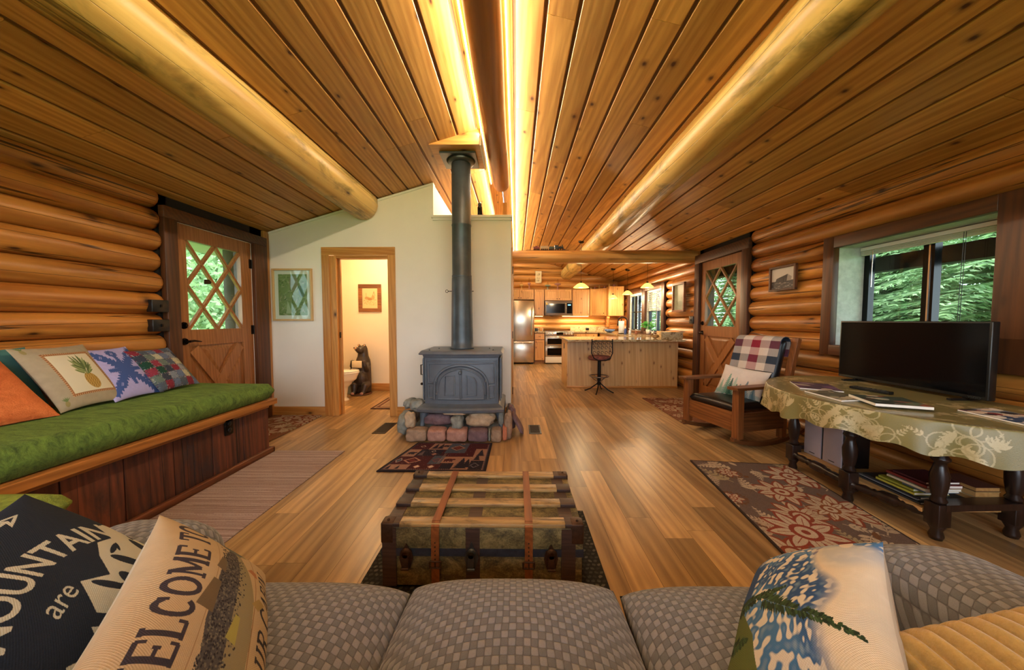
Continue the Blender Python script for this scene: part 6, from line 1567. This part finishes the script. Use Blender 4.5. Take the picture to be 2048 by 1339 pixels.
# counters and base cabinets on the back run
cabinet('narrow base cabinet with drawer between refrigerator and range', .50, .775, 8.88, YB, 0, .83, [(.51, .765, .10, .64, -1)], [(.51, .765, .66, .81)], toe=True)
cabinet('base cabinet right of the range behind the peninsula', 1.555, 2.20, 8.88, YB, 0, .83, [(1.57, 1.87, .10, .64, 1), (1.88, 2.19, .10, .64, -1)], [(1.57, 1.87, .66, .81), (1.88, 2.19, .66, .81)], toe=True)
m = M(); m.box(.495, .778, 8.85, YB, .832, .868, b=.004); m.box(.50, .778, 9.42, 9.445, .868, .95); tag(rebase(m.build('countertop', 'granite'), (.64, 9.1, .84)), 'small granite counter left of the range', 'countertop')
m = M(); m.prism([(1.55, 8.85), (2.20, 8.85), (2.20, 6.46), (2.78, 6.46), (2.78, YB), (1.55, YB)], (0, 0, .832), (1, 0, 0), (0, 1, 0), (0, 0, .036)); m.box(1.55, 2.60, 9.42, 9.445, .868, .985)
tag(rebase(m.build('countertop', 'granite', fixn=True), (2.3, 8.5, .84)), 'L shaped granite counter along the sink and back walls', 'countertop')
cabinet('sink base cabinet along the window wall', 2.24, 2.76, 6.50, 8.86, 0, .83, toe=True)
# range
t = thing('range', 'white and steel double oven range between the back cabinets', 'range', (1.165, 9.1, 0)); RY = 8.84
m = M(); m.box(.783, 1.545, RY + .03, 9.42, .03, .862, b=.004); m.box(.783, 1.545, RY + .02, 9.42, .862, .880); m.build('body', 'steel2', t, world=True)
m = M(); m.box(.783, 1.545, RY - .015, RY + .03, .762, .868, b=.006); cp = m.build('control_panel', 'steel', t, world=True)
m = M(); m.box(1.08, 1.26, RY - .018, RY - .012, .78, .85); m.build('display', 'dglass', cp, world=True)
for x in (.835, .905, .975, 1.345, 1.415, 1.485): m = M(); m.lathe([(.026, 0), (.026, -.012), (.019, -.03)], (x, RY - .014, .815), 16, 0, 'y'); m.build('knob', 'white', cp, world=True)
for (z0, z1) in ((.50, .745), (.20, .485)):
    m = M(); m.box(.79, 1.538, RY, RY + .03, z0, z1, b=.004); d = m.build('oven_door', 'steel', t, world=True)
    m = M(); m.box(.84, 1.488, RY - .003, RY + .002, z0 + .03, z1 - .055); m.build('oven_window', 'dglass', d, world=True)
    m = M(); m.tube([(.83, RY - .0, z1 - .02), (.83, RY - .035, z1 - .02), (1.50, RY - .035, z1 - .02), (1.50, RY, z1 - .02)], .010, 8); m.build('handle', 'chrome', d, world=True)
m = M(); m.box(.79, 1.538, RY, RY + .03, .03, .19, b=.004); m.build('warming_drawer', 'white', t, world=True)
# microwave
t = thing('microwave', 'black and steel over the range microwave', 'microwave', (1.165, 9.2, 1.30)); m = M(); m.box(.795, 1.54, 9.10, 9.44, 1.305, 1.705, b=.006); m.build('body', 'steel2', t, world=True)
m = M(); m.box(.80, 1.385, 9.085, 9.10, 1.31, 1.70, b=.003); d = m.build('door', 'steel2', t, world=True)
m = M(); m.box(.835, 1.335, 9.081, 9.086, 1.37, 1.625); m.build('window', 'dglass', d, world=True)
m = M(); m.tube([(1.37, 9.085, 1.35), (1.37, 9.05, 1.38), (1.37, 9.05, 1.63), (1.37, 9.085, 1.66)], .011, 8); m.build('handle', 'chrome', d, world=True)
m = M(); m.box(1.395, 1.535, 9.083, 9.10, 1.36, 1.64); p_ = m.build('control_panel', 'dglass', t, world=True); m = M(); m.box(1.42, 1.50, 9.081, 9.0835, 1.575, 1.605); m.build('display', emis('lit_display', '#8ad8ff', 1.5), p_, world=True)
m = M(); m.prism([(0, 0), (.06, 0), (.0, .07)], (.825, 9.079, 1.60), (1, 0, 0), (0, 0, 1), (0, .003, 0)); m.build('sticker', plain('yellow_sticker', '#d8b83c'), d, world=True)
# under cabinet tape housings
for (a, b, y) in ((1.30, 2.03, 9.30), (.53, .75, 9.30)):
    m = M(); m.box(a, b, y - .01, y + .01, ZB - .012, ZB - .004); tag(rebase(m.build('light_strip', 'undertape'), ((a + b) / 2, y, ZB)), 'under cabinet light strip %s' % ('right of the microwave' if a > 1 else 'left of the microwave'), 'light strip')
# peninsula
t = thing('peninsula_cabinet', 'knotty pine kitchen peninsula facing the living room', 'cabinet', (1.85, 6.05, 0)); m = M()
xs = [.90 + i * .2 for i in range(10)] + [2.80]
for a, b in zip(xs[:-1], xs[1:]): m.box(a + .0005, b - .0005, 5.72, 5.74, .03, .822)
m.build('front_panel', 'cabpale', t, world=True)
m = M(); m.box(.90, 2.80, 5.74, 6.38, .03, .82); m.build('body', 'cabpale', t, world=True)
m = M(); m.box(.886, .90, 5.715, 6.39, .0, .82, b=.003); m.build('end_panel', 'cabpale', t, world=True)
m = M(); m.box(.882, 2.80, 5.708, 5.72, 0, .035, b=.003); m.build('base_trim', 'trimx', t, world=True)
m = M(); m.box(.880, .887, 6.02, 6.09, .66, .76, b=.002); m.build('outlet', 'black', t, world=True)
m = M(); m.prism([(.845, 5.40), (2.76, 5.40), (2.76, 6.455), (.845, 6.455)], (0, 0, .824), (1, 0, 0), (0, 1, 0), (0, 0, .034)); m.build('countertop', 'granite', t, world=True, bevel=.006, fixn=True)
m = M(); m.box(2.40, 2.76, 5.48, 5.50, .859, .98, b=.003); m.box(2.735, 2.76, 5.50, 6.45, .859, .97, b=.003); m.build('backsplash', 'granite', t, world=True)
# things on counters and sills
m = M(); m.lathe([(.07, 0), (.07, .01), (.01, .012), (.01, .33), (.018, .34)], (0, 0, 0), 20, 1); m.lathe([(.02, .02), (.062, .02), (.062, .29), (.02, .29)], (0, 0, 0), 24, 0)
o = m.build('paper_towel_roll', [plain('paper_towel', '#e8ecf2', .9), 'black']); o.location = (2.40, 7.55, .868); tag(o, 'white paper towel roll on its holder beside the faucet', 'paper towel')
m = M(); m.lathe([(.05, 0), (.11, .03), (.135, .075), (.13, .075), (.10, .035), (.0, .015)], (0, 0, 0), 24)
o = m.build('bowl', plain('blue_white_glaze', '#5a78a8', .2, var=.7, vs=18)); o.location = (2.36, 8.35, .869); tag(o, 'blue and white bowl upside of the paper towel on the counter', 'bowl'); o['label'] = 'blue and white bowl left of the paper towel roll'
for (x, y, h, r_, c, l) in ((2.40, 7.28, .16, .028, '#3b4f8c', 'blue soap bottle in front of the paper towel roll'), (2.475, 7.20, .13, .025, '#b8c4d0', 'clear soap bottle beside the faucet'), (2.56, 7.05, .11, .03, '#7a4a34', 'small brown jar beside the sink')):
    t = thing('soap_bottle', l, 'bottle', (x, y, .869)); m = M(); m.lathe([(r_ * .9, 0), (r_, .01), (r_, h * .6), (r_ * .4, h * .75), (r_ * .4, h * .8)], (0, 0, 0), 16); m.build('body', plain('bottle_' + c[1:], c, .15), t)
    m = M(); m.lathe([(r_ * .45, h * .8), (r_ * .45, h * .88)], (0, 0, 0), 12); m.tube([(0, 0, h * .88), (0, 0, h), (-.03, 0, h)], .005, 8); m.build('pump', 'white', t)
t = thing('faucet', 'tall black gooseneck faucet in front of the farther kitchen window', 'faucet', (2.55, 7.62, .868)); m = M(); m.lathe([(.03, 0), (.03, .012), (.02, .02)], (0, 0, 0), 16)
m.tube([(0, 0, .02), (0, 0, .28)] + [(-.10 + .10 * math.cos(a), 0, .28 + .10 * math.sin(a)) for a in [PI * i / 8 for i in range(1, 9)]] + [(-.205, 0, .22)], .012, 10); m.tube([(-.2, 0, .25), (-.21, 0, .18)], [.016, .02], 10); m.build('spout', 'black', t)
m = M(); m.tube([(0, -.02, .06), (.0, -.07, .10)], .007, 8); m.build('lever', 'black', t)
t = thing('potted_herb', 'leafy green herb in a white pot on the nearer kitchen sill', 'plant', (2.82, 7.05, .876)); m = M(); m.lathe([(.045, 0), (.06, .10), (.055, .10), (.05, .085), (0, .085)], (0, 0, 0), 20); m.build('pot', 'ceramic', t)
m = M(); r_ = random.Random(8)
for k in range(170):
    a, e = r_.uniform(0, 6.28), r_.uniform(.15, 1.4); rr = r_.uniform(.05, .15); p = V(rr * math.cos(a) * math.cos(e) , rr * math.sin(a) * math.cos(e) * 1.2, .12 + rr * math.sin(e) * 1.1); d = V(math.cos(a), math.sin(a), r_.uniform(-.3, .7)).normalized(); sd = d.orthogonal().normalized() * .014
    m.add([p, p + d * .02 + sd, p + d * .045, p + d * .02 - sd], [(0, 1, 2, 3)])
    if k % 6 == 0: m.tube([(0, 0, .085), p], .0015, 4)
m.build('leaves', 'herb', t)
m = M(); m.ball((0, 0, .03), .03, sc=(1, 1.4, 1)); m.ball((-.01, -.04, .065), .016); m.bar((0, .03, .04), (0, .09, .08), .012, .006); o = m.build('bird_figurine', 'white'); o.location = (2.81, 6.80, .876); tag(o, 'small pale bird figurine on the sill right of the herb', 'figurine')
m = M(); m.ball((0, 0, .04), .045, sc=(1.5, 1, .8)); m.ball((-.06, 0, .07), .025); o = m.build('wooden_figurine', 'slat'); o.location = (2.42, 5.75, .859); tag(o, 'small carved wooden animal on the peninsula beside the granite upstand', 'figurine')
m = M(); m.box(-.045, .045, -.03, .03, 0, .085, b=.008); o = m.build('countertop_timer', 'blackp'); o.location = (.565, 9.2, .869); tag(o, 'small black box on the counter left of the range', 'box')
m = M(); m.box(-.04, .04, -.03, .03, 0, .10, b=.01); o = m.build('canister', 'cab'); o.location = (.70, 9.22, .869); tag(o, 'tan canister beside the black box left of the range', 'canister')
m = M(); m.box(1.985, 2.075, 9.405, 9.419, .885, .955, b=.003); tag(rebase(m.build('wall_outlet', 'black'), (2.03, 9.41, .92)), 'dark outlet in the granite backsplash right of the range', 'outlet')
# wall plaque and lamps and jars on top of the cabinets
cv = Canvas(.17, .33, 70, '#d8c8a0'); 
for k in range(22): cv.ell(rs.uniform(.03, .14), rs.uniform(.04, .29), rs.uniform(.006, .018), rs.uniform(.004, .012), rs.choice(['#6a6a58', '#7a5a44', '#4a4a44', '#8a8a6c']), rs.uniform(0, 3))
picture('wall_plaque', 'cream plaque with small floral sprigs high on the kitchen log wall', (.636, 9.44, 2.394), (1, 0, 0), .17, .33, .008, 'white', cv, 0, .02)
def oil_lamp(x, label, col, h, shade):
    t = thing('oil_lamp', label, 'lamp', (x, 9.33, ZT + .001)); m = M(); m.lathe([(.045, 0), (.05, .01), (.015, .03), (.014, h * .35), (.02, h * .38)], (0, 0, 0), 18); m.build('base', col, t)
    m = M(); m.lathe([(.02, h * .38), (.055 * shade, h * .46), (.06 * shade, h * .54), (.03 * shade, h * .62)], (0, 0, 0), 18); m.build('font', col, t)
    m = M(); m.lathe([(.02, h * .62), (.036, h * .70), (.034, h * .76), (.018, h * .85), (.016, h)], (0, 0, 0), 16); m.build('chimney', 'clearg', t)
cl_amber = plain('amber_glass', '#d8b070', .1); cl_green = plain('green_glass', '#8a9a88', .1); cl_ros = plain('rose_glass', '#b08078', .1)
oil_lamp(.155, 'amber oil lamp on the cabinet over the refrigerator', cl_amber, .24, 1.0); oil_lamp(.37, 'clear tall oil lamp second from the left on the cabinets', cl_ros, .33, .8)
oil_lamp(.89, 'green oil lamp above the microwave', cl_green, .22, 1.4); oil_lamp(1.17, 'rose oil lamp above the microwave doors', cl_ros, .30, 1.5)
for i, (x, y, h, r_) in enumerate(((2.10, 9.30, .06, .030), (2.21, 9.32, .09, .028), (2.33, 9.30, .12, .026), (2.42, 9.10, .08, .028), (2.52, 9.00, .13, .028), (2.62, 8.9, .10, .036))):
    m = M(); m.lathe([(r_, 0), (r_, h * .75), (r_ * .6, h * .85), (r_ * .7, h)], (0, 0, 0), 14); o = m.build('glass_jar', cl_ros if i % 2 else cl_amber); o.location = (x, y, ZT + (.021 if i > 3 and y < 8.9 else .001)); tag(o, ['leftmost small glass jar on the corner cabinets, shortest of them', 'second small glass jar from the left on the corner cabinets', 'third glass jar from the left on the corner cabinets', 'fourth glass jar from the left on the corner cabinets', 'tall glass jar second from the right on the corner cabinets', 'wide glass jar at the right end of the corner cabinets'][i], 'jar', 'glass jars on the corner cabinets')
# pendants
def pendant(x, y, zs, r_, label, en):
    ztop = zc(x) - .0; t = thing('pendant_lamp', label, 'lamp', (x, y, ztop)); m = M(); m.lathe([(.0, -.035), (.03, -.034), (.055, -.015), (.06, .012)], (x, y, ztop), 20); m.build('canopy', 'bronze', t, world=True)
    m = M(); m.tube([(x, y, ztop - .02), (x, y, zs + .05)], .003, 6); m.build('cord', 'black', t, world=True)
    m = M(); m.lathe([(r_, zs - .045), (r_ * .93, zs - .03), (r_ * .45, zs + .03), (.022, zs + .045)], (x, y, 0), 24); m.build('shade', 'shade', t, world=True)
    m = M(); m.lathe([(.022, zs + .04), (.022, zs + .07), (.008, zs + .08)], (x, y, 0), 16); m.build('socket', 'bronze', t, world=True)
    m = M(); m.ball((x, y, zs - .0), .026); m.build('bulb', 'bulb', t, world=True)
    point('pendant_light', (x, y, zs - .075), en, WARM, .05)
pendant(1.262, 6.46, 1.85, .150, 'pendant lamp hanging over the peninsula, leftmost of the four', 34); pendant(2.36, 8.10, 1.745, .11, 'smallest pendant in front of the end wall cabinet', 24)
pendant(2.61, 7.80, 1.82, .115, 'pendant lamp in front of the farther kitchen window', 20); pendant(2.62, 6.66, 1.87, .125, 'rightmost pendant lamp in front of the nearer kitchen window', 26)
# bar stool
t = thing('bar_stool', 'wrought iron swivel bar stool with scrolled back at the peninsula', 'stool', (1.36, 5.38, 0))
for k in range(4):
    a = PI / 4 + k * PI / 2 + .35; m = M(); m.tube([(.0, 0, .20), (.03 * math.cos(a), .03 * math.sin(a), .14), (.14 * math.cos(a), .14 * math.sin(a), .05), (.22 * math.cos(a), .22 * math.sin(a), .012), (.235 * math.cos(a), .235 * math.sin(a), .012)], .010, 8); m.build('leg', 'black', t)
m = M(); m.tube([(0, 0, .12), (0, 0, .54)], .028, 12); m.build('post', 'black', t)
m = M(); m.tube([(.15 * math.cos(a), .15 * math.sin(a), .265) for a in [2 * PI * i / 24 for i in range(25)]], .008, 8)
for k in range(4): a = k * PI / 2 + .3; m.tube([(0, 0, .16), (.10 * math.cos(a), .10 * math.sin(a), .22), (.15 * math.cos(a), .15 * math.sin(a), .265)], .006, 6)
m.build('foot_ring', 'steel2', t)
m = M(); m.lathe([(.0, .53), (.17, .535), (.185, .56), (.17, .595), (.0, .605)], (0, 0, 0), 28); m.build('seat', plain('floral_tapestry', '#6a3a30', .8, var=.7, vs=30), t)
m = M(); q = [(x_, -.17, z_) for x_, z_ in ((-.16, .88), (-.165, .66), (-.13, .58), (-.06, .54), (.06, .54), (.13, .58), (.165, .66), (.16, .88))]; m.tube(q, .009, 8)
for row, z in enumerate((.66, .74, .80)):
    for k in range(5):
        xx = -.125 + k * .0625; pts = [(xx + .024 * math.cos(a) * (1 - a / 12), -.17, z + .03 * math.sin(a) * (1 - a / 12)) for a in [i * .5 for i in range(12)]]; m.tube(pts, .004, 6)
m.tube([(-.16, -.17, .84), (-.08, -.17, .85), (0, -.17, .845), (.08, -.17, .85), (.16, -.17, .84)], .006, 6); m.build('backrest', 'black', t)
# toy train on the beam
zt = 2.316
def wheels(m, L, n, r_=.016):
    for k in range(n):
        for sy in (-1, 1): m.lathe([(r_, 0), (r_, .006)], (-L / 2 + L * (k + .5) / n, sy * .022, r_), 12, 1, 'y')
ty = 5.45
def car(name, label, x, L, build):
    t = thing(name, label, 'toy train', (x, ty, zt)); m = M(); wheels(m, L, 4, .012); m.build('wheels', [W['black'], W['rust']], t); m = M(); build(m, L); m.build('body', [plain(name + '_body', {'toy_locomotive': '#2a2c2e', 'toy_boxcar': '#a08a6c', 'toy_tender': '#3a4238', 'toy_caboose': '#7a2c20'}[name], .4), W['galv']], t)
car('toy_caboose', 'red toy caboose at the left of the train on the beam', .335, .10, lambda m, L: (m.box(-L / 2, L / 2, -.02, .02, .018, .05), m.box(-L * .2, L * .2, -.016, .016, .05, .068), m.box(-L / 2 - .005, L / 2 + .005, -.024, .024, .048, .053)))
car('toy_boxcar', 'tan toy boxcar in the train on the beam', .465, .12, lambda m, L: (m.box(-L / 2, L / 2, -.022, .022, .018, .06), m.box(-L / 2, L / 2, -.018, .018, .06, .064)))
car('toy_tender', 'green toy tender coupled behind the locomotive', .580, .085, lambda m, L: (m.box(-L / 2, L / 2, -.02, .02, .018, .052), m.box(-L * .4, L * .4, -.015, .015, .052, .058)))
car('toy_locomotive', 'black toy steam locomotive at the right end of the train', .705, .15, lambda m, L: (m.tube([(-.02, 0, .042), (.065, 0, .042)], .019, 14), m.box(-L / 2, -.02, -.022, .022, .018, .072), m.box(-L / 2 - .004, -.014, -.025, .025, .072, .077), m.tube([(.05, 0, .06), (.05, 0, .085)], [.006, .010], 10), m.ball((.02, 0, .06), .009), m.prism([(.065, .006), (.095, .006), (.07, .028)], (0, -.018, 0), (1, 0, 0), (0, 0, 1), (0, .036, 0))))
m = M(); m.bar((.16, ty - .014, zt - .002), (.86, ty - .014, zt - .002), .004, .006); m.bar((.16, ty + .014, zt - .002), (.86, ty + .014, zt - .002), .004, .006); tag(rebase(m.build('toy_track', 'rust'), (.5, ty, zt)), 'short toy railway track on top of the cross beam', 'toy train')

# ================================================================ bathroom
t = thing('toilet', 'white toilet seen side on through the bathroom doorway', 'toilet', (-2.62, 4.80, 0))
m = M()
def bowl(u, v):
    z = v * .40; k = .115 + .0 * v; prof = [(0, .15, .105), (.04, .145, .10), (.08, .11, .085), (.45, .115, .10), (.62, .16, .13), (.8, .225, .17), (1, .245, .182)]
    for (a, r1, r2), (b, r3, r4) in zip(prof[:-1], prof[1:]):
        if a <= v <= b + 1e-9: q = (v - a) / (b - a); q = q * q * (3 - 2 * q); rx, ry = r1 + (r3 - r1) * q, r2 + (r4 - r2) * q; break
    a = u * 2 * PI; return (math.cos(a) * rx + .05 * v, math.sin(a) * ry, z)
m.grid(bowl, 32, 24, 0, wrapu=True); m.build('bowl', 'ceramic', t)
m = M(); m.lathe([(0, 0), (.252, 0), (.256, .008), (.25, .018), (0, .022)], (.05, 0, .402), 32, sy=.75); m.lathe([(0, 0), (.248, 0), (.252, .008), (.243, .018), (0, .026)], (.05, 0, .424), 32, sy=.75); m.build('seat_lid', 'ceramic', t)
m = M(); m.box(-.42, -.22, -.22, .22, .38, .74, b=.02); m.box(-.43, -.21, -.23, .23, .74, .775, b=.01); m.box(-.36, -.12, -.10, .10, .0, .40, b=.02); m.build('tank', 'ceramic', t)
# carved bear
bm_t = thing('bear_statue', 'carved black bear statue standing in the bathroom looking up', 'statue', (-2.47, 5.24, 0))
m = M(); bl = []
m.lathe([(.0, .0), (.118, .02), (.122, .10), (.122, .22), (.120, .34), (.118, .46), (.108, .53), (.084, .59), (.076, .66), (.070, .71), (.055, .75), (.0, .77)], (.01, .02, .01), 24, sx=1, sy=.85)
m.ball((.0, -.06, .25), .105, sc=(1, .75, 1.25)); m.ball((-.01, -.02, .70), .068, sc=(1.0, 1.0, .95)); m.tube([(-.02, -.05, .70), (-.045, -.115, .735)], [.048, .026], 12)
for sx in (-1, 1):
    m.ball((sx * .045, .0, .775), .022, sc=(1, .6, 1)); m.tube([(sx * .095, .0, .48), (sx * .11, -.07, .39), (sx * .105, -.12, .46), (sx * .085, -.13, .545)], [.045, .038, .032, .028], 12)
    m.tube([(sx * .08, -.02, .16), (sx * .085, -.11, .14), (sx * .075, -.13, .05)], [.06, .055, .04], 12); m.ball((sx * .072, -.15, .035), .04, sc=(.9, 1.2, .7))
o = m.build('body', plain('dark_carved_wood', '#3a2e26', .4, var=.4, vs=12, bump=.2, bs=30), bm_t); md = o.modifiers.new('remesh', 'REMESH'); md.mode = 'VOXEL'; md.voxel_size = .008; md.use_smooth_shade = True
tan = plain('tan_carved_wood', '#c9986a', .5, var=.15)
m = M(); m.ball((-.047, -.122, .738), .024, sc=(1, 1, .8)); m.build('muzzle', tan, bm_t); m = M(); m.ball((-.052, -.145, .748), .009); m.build('nose', 'black', bm_t)
m = M(); [m.ball((sx * .046, -.010, .776), .014, sc=(1, .5, 1)) for sx in (-1, 1)]; m.build('inner_ears', tan, bm_t)
m = M(); [m.ball((sx * .072, -.192, .035), .026, sc=(1.1, .5, .8)) for sx in (-1, 1)]; m.build('foot_pads', plain('rosy_pads', '#a87a6c', .6), bm_t)
m = M(); m.box(-.085, .07, -.165, -.15, .435, .545, b=.006); m.build('held_fish', plain('cream_board', '#e0cba4', .6, var=.1), bm_t)
m = M(); m.lathe([(.155, 0), (.155, .015), (.14, .02)], (.0, -.04, .0), 24, sy=1.15); m.build('plinth', 'case', bm_t)
m = M(); m.prism([(-.10, 0), (.10, 0), (.12, .26), (-.12, .26)], (-2.70, 5.33, .002), (1, 0, 0), (0, 0, 1), (0, -.15, 0)); m.box(-2.70 - .003, -2.70 + .003, 5.176, 5.182, .01, .25, 1)
tag(rebase(m.build('waste_bin', [plain('sage_tin', '#8c9a88', .5, var=.2), 'black'], fixn=True), (-2.7, 5.26, 0)), 'sage green waste bin between the toilet and the bear', 'bin')
t = thing('ceiling_lamp', 'warm glass ceiling lamp inside the bathroom', 'lamp', (-2.1, 4.75, 2.34)); m = M(); m.lathe([(.0, -.10), (.07, -.09), (.12, -.05), (.13, -.01)], (0, 0, 0), 24); m.build('shade', 'shade', t); m = M(); m.lathe([(.14, -.012), (.14, 0)], (0, 0, 0), 24); m.build('base', 'bronze', t)
point('bathroom_light', (-2.1, 4.75, 2.15), 30, (1.0, .74, .42), .08)

# ================================================================ fill lamps added at the unseen rear of the room, behind the sofa
for x, l in ((-1.7, 'unseen floor lamp added as warm fill behind the left end of the sofa'), (1.7, 'unseen floor lamp added as warm fill behind the right end of the sofa')):
    t = thing('fill_lamp', l, 'lamp', (x, -1.05, 0)); m = M(); m.lathe([(.13, 0), (.13, .02), (.02, .04)], (0, 0, 0), 24); m.build('base', 'bronze', t)
    m = M(); m.tube([(0, 0, .03), (0, 0, 1.55)], .012, 10); m.build('pole', 'bronze', t); m = M(); m.lathe([(.19, 1.45), (.12, 1.72)], (0, 0, 0), 28); m.build('lamp_shade', 'shade', t)
    point('fill_lamp_light', (x, -1.05, 1.84), 14 if x < 0 else 8, (1.0, .86, .68), .08)
